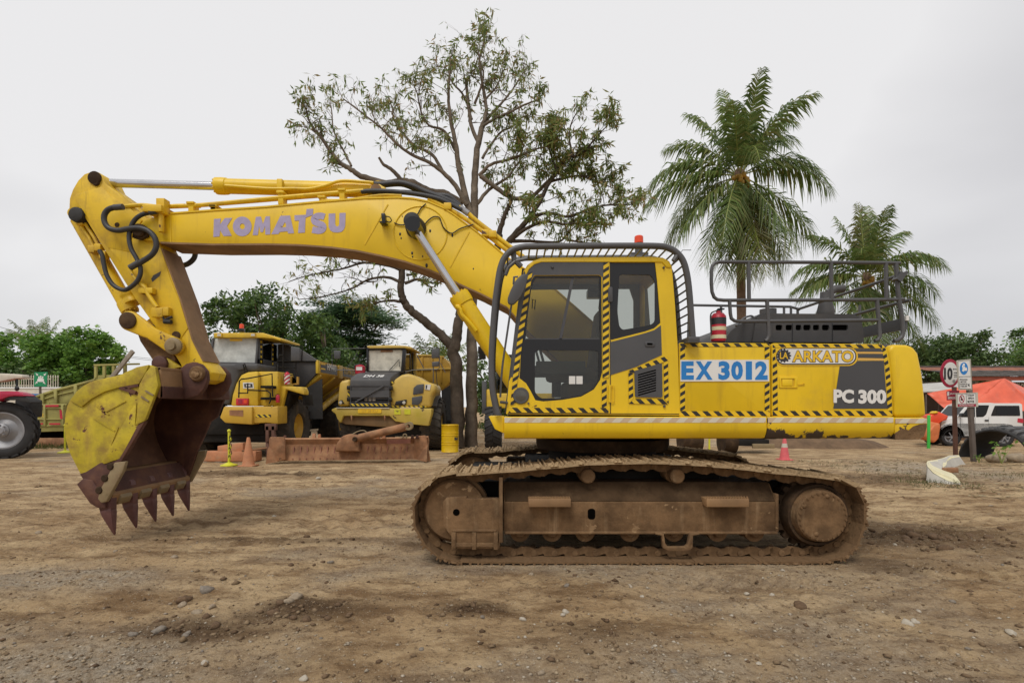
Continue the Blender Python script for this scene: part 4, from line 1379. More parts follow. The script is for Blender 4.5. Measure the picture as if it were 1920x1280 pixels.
# round lamp in the front corner
q = MB()
c_ = P3([(258, 1050)], YC - .012, 'c1')[0]
q.lathe([(-.006, 0), (-.006, .082), (.014, .092)], c_, (0, 1, 0), 28)
lm = q.build('corner_lamp', M['grey'], sp_)
q = MB()
q.lathe([(-.012, 0), (-.009, .05), (-.006, .062)], c_, (0, 1, 0), 24)
q.build('lamp_lens', M['lamp_dark'], lm)
# hood over the air grille
q = MB()
GR = [(975, 893), (1150, 842), (1153, 1060), (980, 1058)]
gy_ = YC - .014
slits = []
for k in range(9):
 y = 905 + k * 16
 xl = 998
 slits.append([(xl, y + 10), (1113, y - 22), (1113, y - 13), (xl, y + 19)])
q.plate(rnd(Q(GR, gy_, 'c1'), .018), gy_, YC - .003, holes=[Q(s, gy_, 'c1') for s in slits])
gr = q.build('air_grille', M['grey'], sp_)
q = MB()
q.plate(Q([(985, 895), (1145, 850), (1145, 1050), (985, 1050)], YC, 'c1'), YC - .003, YC - .001)
q.build('grille_void', M['black_hole'], gr)
q = MB()
c_ = P3([(1098, 944)], gy_ - .006, 'c1')[0]
q.cyl(c_, c_ + Vector((0, .01, 0)), .018, n=14)
q.build('grille_lock', M['black'], gr)
def tp(pts, m):
 return film(pts, 'hazard_tape', m, YC - .009, th=.003)
tp([(192, 1110), (208, 930), (243, 640), (283, 400), (307, 275), (331, 268), (312, 400), (275, 650), (240, 930), (222, 1100)], 'tape_b')
tp([(780, 205), (815, 202), (813, 935), (775, 938)], 'tape_b')
tp([(770, 950), (800, 950), (800, 1125), (770, 1125)], 'tape_b')
tp([(192, 1125), (812, 1127), (812, 1157), (180, 1156)], 'tape_a')
tp([(935, 895), (1185, 795), (1188, 828), (965, 905)], 'tape_a')
tp([(1160, 840), (1188, 830), (1192, 1100), (1164, 1068)], 'tape_b')
tp([(938, 900), (965, 908), (968, 1068), (940, 1100)], 'tape_b')
tp([(945, 1100), (970, 1070), (1160, 1070), (1188, 1103)], 'tape_a')
# seams
q = MB()
for a, b_ in (((822, 205), (824, 1163)), ((175, 1160), (1258, 1166))):
 q.bar(P3([a], YC - .002, 'c1')[0], P3([b_], YC - .002, 'c1')[0], .004, .008)
q.build('door_seam', M['black'], sp_)
# roof, far wall, rear wall, front
roof = Q([(282, 262), (300, 226), (338, 198), (390, 178), (1090, 172), (1155, 178), (1196, 200), (1216, 240), (1180, 240), (1150, 206), (390, 206), (345, 220), (310, 250), (290, 290)], YC - .012, 'c1')
b = MB()
b.plate(roof, YC - .012, YF + .02)
cp(b, 'roof', 'yellow', bev=.006, smooth=50)
far_side = Q([(165, 1165), (200, 925), (262, 330), (275, 262), (300, 225), (390, 200), (1150, 195), (1212, 240), (1250, 760), (1262, 1175)], YC, 'c1')
fh = Q([(345, 246), (1080, 240), (1110, 330), (1110, 640), (790, 770), (770, 970), (640, 1050), (385, 1060), (300, 960), (262, 800), (300, 560)], YC, 'c1')
b = MB()
b.plate(far_side, YF - .03, YF, holes=[fh])
cp(b, 'far_wall', 'interior')
zf0 = ZZ(776, YC)
b = MB()
xr0 = XX(1252, YC)
b.box(xr0 - .05, xr0 + .02, YC + .05, YF - .03, zf0, ZZ(640, YC))
b.box(xr0 - .06, xr0 - .01, YC + .05, YC + .12, ZZ(640, YC), ZZ(492, YC))
b.box(xr0 - .06, xr0 - .01, YF - .12, YF - .03, ZZ(640, YC), ZZ(492, YC))
cp(b, 'rear_wall', 'yellow', bev=.01)
b = MB()
for Yp in (YC + .05, YF - .08):
 A = P(951, 772, Yp); B_ = P(983, 502, Yp)
 A.x, B_.x = XX(952, YC), XX(985, YC)
 A.z, B_.z = ZZ(776, YC), ZZ(502, YC)
 b.bar(A, B_, .07, .06, up=(0, 1, 0))
cp(b, 'front_pillar', 'grey', bev=.008)
b = MB()
A0 = Vector((XX(953, YC), YC + .1, ZZ(720, YC))); A1 = Vector((XX(984, YC), YC + .1, ZZ(505, YC)))
b.add([A0, A0 + Vector((0, YF - YC - .2, 0)), A1 + Vector((0, YF - YC - .2, 0)), A1, A0 + Vector((.006, 0, 0)), A0 + Vector((.006, YF - YC - .2, 0)), A1 + Vector((.006, YF - YC - .2, 0)), A1 + Vector((.006, 0, 0))],
      [(0, 1, 2, 3), (7, 6, 5, 4), (0, 4, 5, 1), (1, 5, 6, 2), (2, 6, 7, 3), (3, 7, 4, 0)])
cp(b, 'windscreen', 'glass')
b = MB()
b.box(XX(953, YC), XX(960, YC) + .02, YC + .06, YF - .06, zf0, ZZ(722, YC))
cp(b, 'front_apron', 'yellow', bev=.01)
b = MB()
b.box(XX(952, YC), XX(1268, YC), YC + .05, YF - .02, zf0 - .01, zf0 + .05)
cp(b, 'cab_floor', 'interior')
# seat, console, levers, papers
b = MB()
xs = XX(1070, 6.0)
b.box(xs - .28, xs + .26, 5.72, 6.26, 1.95, 2.10)
b.box(xs - .1, xs + .25, 5.74, 6.24, zf0, 1.95)
cp(b, 'operator_seat', 'seat_grey', bev=.05, smooth=60)
b = MB()
b.plate([(xs + .20, 2.05), (xs + .36, 2.08), (xs + .44, 2.75), (xs + .30, 2.78)], 5.76, 6.2)
b.plate([(xs + .33, 2.78), (xs + .43, 2.78), (xs + .45, 2.98), (xs + .35, 2.98)], 5.86, 6.1)
cp(b, 'seat_back', 'seat_grey', bev=.04, smooth=60)
for y in (5.68, 6.30):
 b = MB()
 b.box(xs - .42, xs + .12, y - .05, y + .05, 2.02, 2.16)
 b.cyl((xs - .34, y, 2.16), (xs - .39, y, 2.34), .016, n=8)
 b.ball((xs - .39, y, 2.37), .035)
 cp(b, 'control_console', 'interior', bev=.012)
b = MB()
b.cyl((xs - .62, 5.95, zf0), (xs - .5, 5.95, 2.2), .03)
b.cyl((xs - .62, 6.1, zf0), (xs - .5, 6.1, 2.2), .03)
cp(b, 'travel_lever', 'black')
b = MB()
b.box(XX(1035, 6.3), XX(1052, 6.3), 6.28, 6.36, ZZ(745, 6.3), ZZ(690, 6.3))
b.box(XX(1100, 6.4), XX(1140, 6.4), 6.3, 6.44, ZZ(560, 6.4), ZZ(545, 6.4))
cp(b, 'monitor', 'black', bev=.01)
b = MB()
for x in (562, 608):
 b.plate(Q([(x, 926), (x + 40, 926), (x + 40, 976), (x, 976)], YC + .021, 'c1'), YC + .0185, YC + .0205)
cp(b, 'paper_notice', 'sign_white')
b = MB()
b.ball(P3([(486, 842)], 5.8, 'c1')[0], .03)
cp(b, 'red_knob', 'red')
# ---- tube cage
def tubepart(pts, r, name, sm=5, m='grey_tube', Yo=0.0, parent=None):
 q = MB()
 q.tube(smooth_path(pts, sm) if sm else pts, r, 12)
 return cp(q, name, m, parent)
cage = [(112, 1165), (95, 1100), (78, 1000), (73, 860), (78, 700), (95, 480), (118, 300), (135, 225), (160, 172), (205, 130), (270, 112), (340, 108), (600, 106), (900, 104), (1120, 106), (1190, 118), (1245, 150), (1285, 205), (1308, 290), (1322, 400), (1334, 560), (1343, 680)]
YG1, YG2 = 5.44, 5.87
pth = smooth_path(P3(cage, YG1, 'c1'), 5)
gcage = tubepart(P3(cage, YG1, 'c1'), .034, 'cab_guard', parent=EX)
p2 = [v + Vector((0, YG2 - YG1, 0)) for v in pth]
q = MB()
q.tube(p2, .03, 10)
q.build('inner_hoop', M['grey_tube'], gcage)
L = [0]
for a, b_ in zip(pth, pth[1:]): L.append(L[-1] + (b_ - a).length)
nb_ = 52
bar_me = None
for k in range(2, nb_):
 t = L[-1] * k / nb_
 j = max(i for i in range(len(L)) if L[i] <= t)
 if j + 1 >= len(pth): continue
 u = (t - L[j]) / (L[j + 1] - L[j])
 p = pth[j].lerp(pth[j + 1], u)
 if bar_me is None:
  q = MB()
  q.cyl((0, 0, 0), (0, YG2 - YG1, 0), .0095, n=8)
  bar_me = q.mesh('guard_bar', M['grey_tube'])
 o = bpy.data.objects.new('guard_bar', bar_me)
 COL.objects.link(o)
 o.parent = gcage
 o.location = p - ORG[EX.name]
q = MB()
a = pth[-1]
q.box(a.x - .06, a.x + .06, YG1 - .05, YG2 + .05, a.z - .05, a.z - .0)
q.box(a.x - .075, a.x + .075, YG1 - .06, YG2 + .06, ZZ(643, YG1), a.z - .05)
q.build('guard_foot', M['grey_tube'], gcage, bev=.008)
# stays to the cab
q = MB()
q.tube(P3([(160, 290), (180, 240), (225, 200), (300, 185)], YG1 + .02, 'c1'), .02, 8)
q.tube(P3([(210, 130), (215, 190), (260, 235)], YG1 + .03, 'c1'), .03, 8)
q.tube([P3([(130, 1090)], YG1, 'c1')[0], P3([(172, 1095)], YG1 + .05, 'c1')[0]], .016, 8)
q.tube([P3([(1222, 200)], YG1, 'c1')[0], P3([(1250, 155)], YG1, 'c1')[0]], .026, 8)
split_build(q, 'guard_stay', M['grey_tube'], gcage)
# thin hand rail by the door, mirror, beacon, aerial
tubepart(P3([(128, 1060), (140, 880), (168, 680), (198, 480), (205, 440)], YC - .02, 'c1'), .011, 'grab_rail')
q = MB()
mo = rnd(Q([(178, 470), (172, 440), (190, 390), (225, 320), (262, 285), (298, 280), (300, 300), (285, 370), (255, 430), (210, 475)], 5.36, 'c1'), .04)
q.plate(mo, 5.36, 5.41)
mi = cp(q, 'side_mirror', 'grey', bev=.016, smooth=60)
q = MB()
q.tube(P3([(240, 300), (215, 300), (212, 345), (225, 350)], 5.39, 'c1'), .012, 8)
q.build('mirror_arm', M['grey_tube'], mi)
q = MB()
bx_ = P3([(1003, 88)], 6.0, 'c1')[0]
q.lathe([(0, 0), (0, .052), (.075, .05), (.085, .04), (.085, 0)], bx_, (0, 0, 1), 20)
bc = cp(q, 'beacon_lamp', 'orange_red')
q = MB()
q.cyl(bx_ - Vector((0, 0, .13)), bx_ - Vector((0, 0, .0)), .045, n=14)
q.box(bx_.x - .1, bx_.x + .1, bx_.y - .05, bx_.y + .05, bx_.z - .15, bx_.z - .12)
q.build('beacon_base', M['grey'], bc)
tubepart(P3([(1215, 215), (1280, 131), (1334, 131)], 5.9, 'c1'), .004, 'aerial', 0)
# ------------------------------------------------------------------ boom
YMF = YM + .42
boom_px = [(262, 421), (272, 410), (320, 401), (400, 395), (500, 388.5), (590, 380), (682, 372.5), (745, 371), (775, 373), (803, 378.5), (830, 390), (851, 403), (893, 434), (954, 485), (1000, 516), (1039, 541), (1122, 614), (1150, 660), (1140, 720), (1105, 735),
           (1060, 690), (989, 620), (951, 576), (905, 552), (863, 533), (835, 518), (803, 505), (760, 490), (712, 478.5), (670, 470), (622, 463.5), (560, 459), (500, 457.5), (400, 458), (302, 454.5), (270, 450), (258, 436)]
b = MB()
b.plate(Q(boom_px, YM), YM, YMF)
BM = part(b, 'boom', 'yellow', bev=.012, smooth=24)
# lower wear flange (rusty underside plate standing proud)
low_px = [(302, 454.5), (400, 458), (500, 457.5), (560, 459), (622, 463.5), (670, 470), (712, 478.5), (760, 490), (803, 505), (835, 518), (863, 533), (905, 552), (951, 576), (989, 620), (1060, 690)]
b = MB()
lo = Q(low_px, YM)
ol = [(x, z + .006) for x, z in lo] + [(x, z - .018) for x, z in lo][::-1]
b.plate(ol, YM - .012, YMF + .012)
part(b, 'boom_bottom_plate', 'arm_rust', BM, smooth=24)
hi_px = [(320, 401), (400, 395), (500, 388.5), (590, 380), (682, 372.5), (745, 371), (775, 373), (803, 378.5), (830, 390), (851, 403), (893, 434), (954, 485), (1000, 516), (1039, 541), (1122, 614)]
b = MB()
hi = Q(hi_px, YM)
b.plate([(x, z - .004) for x, z in hi] + [(x, z + .016) for x, z in hi][::-1], YM - .01, YMF + .01)
part(b, 'boom_top_plate', 'yellow', BM, smooth=24)
# weld seams and pivot boss ring
b = MB()
for a, c in (((1150, 275), (1005, 525)), ((1655, 445), (1535, 665))):
 b.bar(P3([a], YM - .002, 'c7')[0], P3([c], YM - .002, 'c7')[0], .008, .014)
b.bar(P3([(742, 345)], YM - .002, 'c6')[0], P3([(742, 520)], YM - .002, 'c6')[0], .006, .01)
b.build('weld_seam', M['yellow'], BM)
b = MB()
pc = P(782, 430, YM)
o = []
b.lathe([(-.006, .36), (-.010, .352), (-.006, .344)], P(788, 437, YM), (0, 1, 0), 40)
b.build('boss_weld', M['yellow'], BM)
# letters
Ym = YM - .004
LET = {
 'K': ([(70, 366), (112, 363), (106, 402), (137, 361), (183, 359), (150, 411), (180, 470), (130, 472), (108, 436), (104, 474), (66, 477)], []),
 'O': ([(245 + 58 * math.cos(a), 412 + 61 * math.sin(a)) for a in [k * math.pi / 14 for k in range(28)]], [[(246 + 16 * math.cos(a), 412 + 18 * math.sin(a)) for a in [k * math.pi / 7 for k in range(14)]]]),
 'M': ([(310, 467), (330, 353), (361, 351), (374, 398), (391, 350), (417, 349), (419, 462), (389, 463), (387, 408), (374, 448), (359, 448), (350, 408), (342, 466)], []),
 'A': ([(426, 461), (482, 347), (542, 344), (567, 454), (531, 456), (526, 442), (478, 446), (470, 459)], [[(492, 418), (518, 416), (516, 392), (508, 388)]]),
 'T': ([(570, 343), (640, 340), (645, 304), (686, 302), (684, 341), (638, 358), (634, 450), (592, 453), (598, 376), (570, 376)], []),
 'U': ([(782, 333), (823, 331), (822, 398), (827, 410), (836, 413), (845, 408), (848, 396), (849, 329), (887, 328), (884, 410), (876, 432), (860, 446), (838, 450), (812, 448), (793, 438), (782, 415)], []),
}
lt = None
for ch, (o, hs) in LET.items():
 q = MB()
 q.plate(Q(o, Ym, 'c7'), Ym, Ym + .003, holes=[Q(h, Ym, 'c7') for h in hs])
 q.build('letter', M['lavender'], BM)
q = MB()
sp = smooth_path([Vector((x, 0, z)) for x, z in Q([(756, 353), (735, 347), (708, 350), (692, 364), (698, 384), (720, 394), (742, 404), (748, 420), (738, 434), (715, 438), (680, 432)], Ym, 'c7')], 4)
w = .043
L_, R_ = [], []
for i, p in enumerate(sp):
 d = (sp[min(i + 1, len(sp) - 1)] - sp[max(i - 1, 0)]).normalized()
 nn = Vector((-d.z, 0, d.x))
 L_.append(p + nn * w)
 R_.append(p - nn * w)
for i in range(len(sp) - 1):
 q.add([(v.x, Ym, v.z) for v in (L_[i], L_[i + 1], R_[i + 1], R_[i])], [(0, 1, 2, 3)])
q.build('letter', M['lavender'], BM)
# work lamp on the boom
q = MB()
q.plate(Q([(1110, 334), (1135, 334), (1139, 396), (1116, 400)], YM - .10, 'c7'), YM - .13, YM - .04)
wl = q.build('work_lamp', M['black'], BM, bev=.008)
q = MB()
q.tube(smooth_path(P3([(1138, 350), (1160, 355), (1172, 375), (1160, 386), (1140, 380)], YM - .07, 'c7'), 5), .007, 6)
q.box(*[v for v in (P3([(1112, 398)], YM, 'c7')[0].x, P3([(1150, 398)], YM, 'c7')[0].x, YM - .12, YM, P3([(0, 408)], YM, 'c7')[0].z, P3([(0, 400)], YM, 'c7')[0].z)])
q.build('lamp_bracket', M['black'], wl)
q = MB()
q.tube(smooth_path(P3([(1190, 390), (1220, 402), (1255, 400), (1290, 378), (1310, 362), (1335, 335), (1355, 300), (1385, 272)], YM - .015, 'c7'), 5), .008, 6)
q.tube(smooth_path(P3([(1378, 402), (1400, 375), (1435, 352), (1470, 358), (1482, 390), (1500, 425), (1545, 455), (1600, 425), (1680, 400)], YM - .015, 'c7'), 5), .008, 6)
q.build('lamp_cable', M['black'], BM)
# splash marks of grease as small raised blobs
q = MB()
for (x, y, r_) in ((1225, 460, .02), (1232, 485, .014), (1240, 350, .01), (1300, 578, .02), (1303, 600, .014), (1365, 598, .012), (1412, 440, .02), (1390, 655, .025), (1680, 675, .012), (1550, 468, .02), (1305, 350, .018)):
 q.ball(P3([(x, y)], YM - .0, 'c7')[0], r_, 6, 4, (.7, .25, 1.2))
split_build(q, 'grease_spot', M['black'], BM)
def hcyl(name, A, B_, split, r_rod, r_bar, Y, rod_first, m='yellow_arm', eye=.09, eye_l=.12, head=True):
 """hydraulic cylinder from A to B in the plane Y; split = fraction where rod meets barrel"""
 A, B_ = Vector(A), Vector(B_)
 d = (B_ - A).normalized()
 S = A.lerp(B_, split)
 q = MB()
 if rod_first:
  q.tube([S, S + d * .05, S + d * .09, S + d * .14, S + d * .15, B_ - d * .1], [r_bar * 1.12, r_bar * 1.14, r_bar * 1.14, r_bar * 1.1, r_bar, r_bar], 20)
  q.cyl(B_ - Vector((0, eye_l, 0)), B_ + Vector((0, eye_l, 0)), eye * 1.1, n=20)
  body = part(q, name, m, smooth=35)
  q = MB()
  q.cyl(A, S, r_rod, n=16)
  part(q, 'piston_rod', 'chrome', body)
  e = A
 else:
  q.tube([A + d * .1, S - d * .15, S - d * .14, S - d * .09, S - d * .05, S], [r_bar, r_bar, r_bar * 1.1, r_bar * 1.14, r_bar * 1.14, r_bar * 1.12], 20)
  q.cyl(A - Vector((0, eye_l, 0)), A + Vector((0, eye_l, 0)), eye * 1.1, n=20)
  body = part(q, name, m, smooth=35)
  q = MB()
  q.cyl(S, B_, r_rod, n=16)
  part(q, 'piston_rod', 'chrome', body)
  e = B_
 q = MB()
 q.cyl(e - Vector((0, eye_l, 0)), e + Vector((0, eye_l, 0)), eye, n=20)
 part(q, 'rod_eye', 'black' if eye_l > .13 else 'yellow_arm', body)
 # head bolts
 u, w_ = frame_of(d)
 q = MB()
 for k in range(10):
  a = 2 * math.pi * k / 10
  c_ = S + (u * math.cos(a) + w_ * math.sin(a)) * r_bar * .92
  q.cyl(c_ - d * .02, c_ + d * .02, .014, n=6)
 part(q, 'head_bolts', 'yellow_worn', body)
 return body
# boom cylinders, one each side of the boom
for Yb_ in (YM - .22, YMF + .22):
 A, B_ = P(778, 428, Yb_), P(985, 745, Yb_)
 if Yb_ > YMF:
  A, B_ = Vector((P(778, 428, YM - .22).x, Yb_, P(778, 428, YM - .22).z)), Vector((P(985, 745, YM - .22).x, Yb_, P(985, 745, YM - .22).z))
 bc_ = hcyl('boom_cylinder', A, B_, .395, .052, .118, Yb_, True, 'yellow', .095, .16)
 if Yb_ < YM:
  q = MB()
  q.tube(smooth_path(P3([(1570, 905), (1600, 925), (1612, 960), (1660, 1010), (1700, 1060)], Yb_ - .13, 'c7'), 4), .022, 8)
  q.cyl(P3([(1575, 912)], Yb_ - .08, 'c7')[0], P3([(1640, 895)], Yb_ - .08, 'c7')[0], .035, n=10)
  q.build('cylinder_pipe', M['yellow'], bc_)
  q = MB()
  c0 = P(780, 428, YM)
  q.lathe([(-.33, 0), (-.33, .07), (-.32, .085), (-.29, .085), (-.285, .105), (-.1, .11), (-.06, .13), (.0, .135)], c0, (0, 1, 0), 28)
  q.build('boom_pin', M['rubber'], BM)
# arm cylinder on top of the boom
Yac = YM + .21
ac = hcyl('arm_cylinder', P(190, 343, Yac), P(712, 357, Yac), .415, .055, .098, Yac, True, 'yellow', .08, .10)
q = MB()
q.tube(smooth_path(P3([(140, 160), (400, 178), (560, 178), (660, 180), (760, 160), (860, 130), (1000, 136), (1060, 142)], Yac - .13, 'c7'), 5), .021, 8)
q.build('cylinder_pipe', M['yellow'], ac)
q = MB()
for x in (498,):
 a = P3([(x, 140)], Yac - .02, 'c7')[0]; c_ = P3([(x, 226)], Yac - .02, 'c7')[0]
 q.box(a.x - .03, a.x + .04, Yac - .14, Yac + .12, c_.z, a.z)
q.build('pipe_clamp', M['yellow_arm'], ac, bev=.006)
q = MB()
q.plate(Q([(1030, 205), (1040, 168), (1065, 150), (1100, 152), (1150, 185), (1235, 215), (1235, 240), (1000, 245)], Yac - .14, 'c7'), Yac - .15, Yac - .11)
q.plate(Q([(1030, 205), (1040, 168), (1065, 150), (1100, 152), (1150, 185), (1235, 215), (1235, 240), (1000, 245)], Yac - .14, 'c7'), Yac + .11, Yac + .15)
q.build('cylinder_bracket', M['yellow'], BM, bev=.006)
q = MB()
c_ = P3([(1075, 183)], Yac - .16, 'c7')[0]
q.cyl(c_, c_ + Vector((0, .03, 0)), .075, n=18)
q.build('bracket_pin', M['arm_rust'], BM)
# hydraulic pipes along the boom
for k, (dz, Yp) in enumerate(((0, YM + .03), (0, YM + .12), (-.02, YMF - .1), (-.02, YMF - .02))):
 if k % 2 == 0:
  pl = [P3([(430, 295)], Yp, 'c6')[0], P3([(560, 285)], Yp, 'c6')[0], P3([(680, 297)], Yp, 'c6')[0], P3([(780, 290)], Yp, 'c6')[0], P3([(0, 279)], Yp, 'c7')[0], P3([(380, 243)], Yp, 'c7')[0], P3([(700, 215)], Yp, 'c7')[0], P3([(1000, 190)], Yp, 'c7')[0]]
 else:
  pl = [P3([(700, 300)], Yp, 'c6')[0], P3([(0, 283)], Yp, 'c7')[0], P3([(500, 243)], Yp, 'c7')[0], P3([(760, 222)], Yp, 'c7')[0], P3([(960, 200)], Yp, 'c7')[0]]
 q = MB()
 q.tube(smooth_path(pl, 4), .028 if k % 2 == 0 else .022, 8)
 q.build('hydraulic_pipe', M['yellow_arm'], BM)
q = MB()
q.tube(smooth_path(P3([(740, 250), (900, 248), (1100, 220), (1235, 222)], YM + .02, 'c7'), 4), .02, 8)
q.build('hydraulic_pipe', M['yellow_arm'], BM)
for (x, y0, y1, c) in ((870, 265, 325, 'c6'), (1010, 285, 320, 'c6'), (68, 280, 318, 'c7'), (485, 195, 275, 'c7'), (865, 180, 250, 'c7'), (740, 225, 262, 'c7')):
 q = MB()
 a = P3([(x, y0)], YM + .02, c)[0]; e = P3([(x, y1)], YM + .02, c)[0]
 q.box(a.x - .05, a.x + .05, YM - .01, YM + .16, a.z - .03, a.z)
 q.box(a.x - .035, a.x + .035, YM + .01, YM + .14, e.z, a.z - .012)
 q.build('pipe_clamp', M['yellow_arm'], BM, bev=.006)
# hoses over the shoulder and pipes down the back
def hose(pts, r=.033, m='hose', c=None, Y=None, name='hydraulic_hose', parent=None):
 q = MB()
 q.tube(smooth_path(pts if Y is None else P3(pts, Y, c), 6), r, 10)
 return q.build(name, M[m], parent or BM)
hose([(985, 197), (1060, 192), (1180, 196), (1330, 212), (1460, 240), (1540, 275), (1610, 310)], .030, 'hose', 'c7', YM + .03)
hose([(1060, 150), (1120, 150), (1220, 142), (1300, 160), (1370, 192), (1460, 225), (1540, 258), (1600, 300)], .036, 'hose', 'c7', YM + .12)
hose([(1090, 160), (1230, 150), (1330, 185), (1420, 215), (1520, 225), (1570, 262), (1640, 330)], .034, 'hose', 'c7', YM + .22)
hose([(1140, 200), (1280, 200), (1420, 235), (1500, 262), (1570, 290)], .026, 'hose', 'c7', YM + .17)
for pts in ([(1590, 292), (1640, 325), (1700, 378), (1800, 455), (1920, 548), (2000, 610)], [(1400, 240), (1500, 290), (1600, 345), (1700, 415), (1800, 490), (1920, 585)]):
 hose(pts, .030, 'yellow_arm', 'c7', YM + .05, 'hydraulic_pipe')
q = MB()
a, e = P3([(1598, 296)], YM + .05, 'c7')[0], P3([(1650, 334)], YM + .05, 'c7')[0]
q.cyl(a, e, .040, n=12)
q.build('pipe_coupling', M['alloy'], BM)
for (x, y) in ((1520, 290), (1755, 455), (1800, 462)):
 q = MB()
 a = P3([(x, y)], YM, 'c7')[0]
 q.box(a.x - .05, a.x + .05, YM - .02, YM + .12, a.z - .04, a.z + .05)
 q.build('pipe_clamp', M['yellow_worn'], BM, bev=.01)
# ------------------------------------------------------------------ arm
YAF = YA + .36
arm_px = [(173, 321), (158, 326), (146, 338), (136, 355), (130, 372), (129, 392), (136, 398), (146, 388), (160, 410), (198, 472), (254, 561), (291, 613), (318, 650), (338, 682), (345, 700), (356, 714), (375, 719), (392, 712), (397, 698), (390, 688), (381, 677), (368, 652), (360, 635), (338, 560), (320, 512), (303, 466), (283, 425), (275, 410), (243, 381), (222, 362), (205, 350), (198, 345), (190, 328), (183, 322)]
b = MB()
b.plate(Q(arm_px, YA), YA, YAF)
AR = part(b, 'arm', 'yellow_arm', bev=.014, smooth=26)
fr = Q([(303, 466), (320, 512), (338, 560), (360, 635), (368, 652), (381, 677)], YA)
b = MB()
b.plate([(x - .004, z) for x, z in fr] + [(x + .016, z) for x, z in fr][::-1], YA - .012, YAF + .012)
b.build('arm_front_plate', M['arm_rust'], AR)
# raised side plates
b = MB()
b.plate(Q([(130, 232), (150, 215), (305, 168), (330, 190), (360, 225), (480, 300), (560, 380), (500, 470), (480, 580), (345, 555), (180, 310)], YA - .012, 'c6'), YA - .014, YA)
b.build('doubler_plate', M['yellow_arm'], AR, bev=.005)
b = MB()
b.plate(Q([(500, 480), (680, 560), (735, 740), (800, 900), (850, 1060), (800, 1130), (690, 1110), (560, 900), (420, 640), (345, 548), (480, 582)], YA - .009, 'c6'), YA - .010, YA)
b.build('doubler_plate', M['yellow_arm'], AR, bev=.005)
b = MB()
for (x, y, r_, dep) in ((252, 108, .085, .035), (262, 138, .045, .03), (400, 408, .035, .02), (770, 1106, .055, .035)):
 c_ = P3([(x, y)], YA - dep, 'c6')[0]
 b.lathe([(0, 0), (0, r_ * .8), (.01, r_), (dep, r_)], c_, (0, 1, 0), 18)
split_build(b, 'arm_pin', M['mud_dark'], AR)
b = MB()
c_ = P3([(135, 340)], YA - .05, 'c6')[0]
b.lathe([(-.0, 0), (-.0, .075), (.01, .095), (.05, .10), (.42, .10), (.42, 0)], c_, (0, 1, 0), 22)
b.build('cylinder_pin', M['rubber'], AR)
# boom tip pin
b = MB()
c_ = P3([(530, 440)], YM - .09, 'c6')[0]
b.lathe([(.0, 0), (.0, .07), (.015, .085), (.09, .09)], c_, (0, 1, 0), 24)
b.plate(Q([(505, 420), (560, 405), (590, 430), (590, 480), (545, 500), (500, 490)], YM - .05, 'c6'), YM - .05, YM)
b.build('tip_pin', M['mud_dark'], BM)
# bucket cylinder
Ybc = YA + .18
q = MB()
bcy = hcyl('bucket_cylinder', P(141, 401, Ybc), P(256, 604, Ybc), .90, .05, .095, Ybc, False, 'yellow_arm', .06, .05)
q = MB()
for pts in ([(165, 395), (190, 440), (225, 490), (250, 540), (285, 580)], [(195, 390), (225, 440), (260, 495), (285, 545)]):
 q.tube(smooth_path(P3(pts, Ybc - .12, 'c6'), 4), .02, 8)
q.build('cylinder_pipe', M['yellow_arm'], bcy)
q = MB()
for (x, y) in ((250, 565), (290, 555), (320, 600), (175, 392)):
 a = P3([(x, y)], Ybc - .13, 'c6')[0]
 q.box(a.x - .045, a.x + .045, a.y - .04, a.y + .05, a.z - .05, a.z + .05, None)
split_build(q, 'hose_fitting', M['yellow_worn'], bcy, bev=.014)
q = MB()
c0, c1_ = P3([(505, 905)], Ybc, 'c6')[0], P3([(530, 955)], Ybc, 'c6')[0]
d = (c1_ - c0).normalized()
q.tube([c0 - d * .14, c0 - d * .1, c0 - d * .09, c0 - d * .05, c0 - d * .04, c0], [.112, .112, .105, .105, .112, .112], 20)
q.build('gland_ring', M['yellow_arm'], bcy)
# hoses on the arm
HY = YA - .14
hose([(430, 297), (385, 300), (345, 315), (322, 350), (325, 395), (355, 432), (410, 445), (470, 435), (540, 430), (600, 448), (640, 490), (650, 545), (625, 595), (570, 635), (510, 668), (485, 682)], .034, 'hose', 'c6', HY)
hose([(620, 330), (560, 345), (515, 378), (488, 430), (478, 490), (492, 560), (525, 620), (550, 680), (545, 735), (515, 780), (460, 818), (415, 812), (370, 780), (335, 720), (318, 650), (310, 605), (292, 570)], .028, 'hose', 'c6', HY + .03)
hose([(800, 670), (850, 655), (888, 620), (895, 575), (870, 545)], .035, 'hose', 'c6', YMF + .1)
q = MB()
for (a, e) in (((385, 300), (440, 296)), ((485, 680), (545, 645)), ((610, 330), (650, 322))):
 q.cyl(P3([a], HY, 'c6')[0], P3([e], HY, 'c6')[0], .038, n=12)
split_build(q, 'hose_sleeve', M['decal_grey'], BM)
q = MB()
a = P3([(660, 325)], YM - .03, 'c6')[0]
q.box(a.x - .13, a.x + .12, YM - .14, YM + .2, a.z - .04, a.z + .05)
q.box(a.x + .02, a.x + .13, YM - .1, YM + .02, a.z - .05, a.z + .15)
q.cyl((a.x + .06, YM - .05, a.z - .28), (a.x + .06, YM - .05, a.z), .035, n=10)
q.build('valve_block', M['yellow_worn'], BM, bev=.012)
q = MB()
q.tube(smooth_path(P3([(485, 690), (500, 725), (545, 775), (580, 805), (590, 830), (620, 880), (655, 930)], YA - .07, 'c6'), 5), .028, 8)
q.build('arm_pipe', M['yellow_arm'], AR)
q = MB()
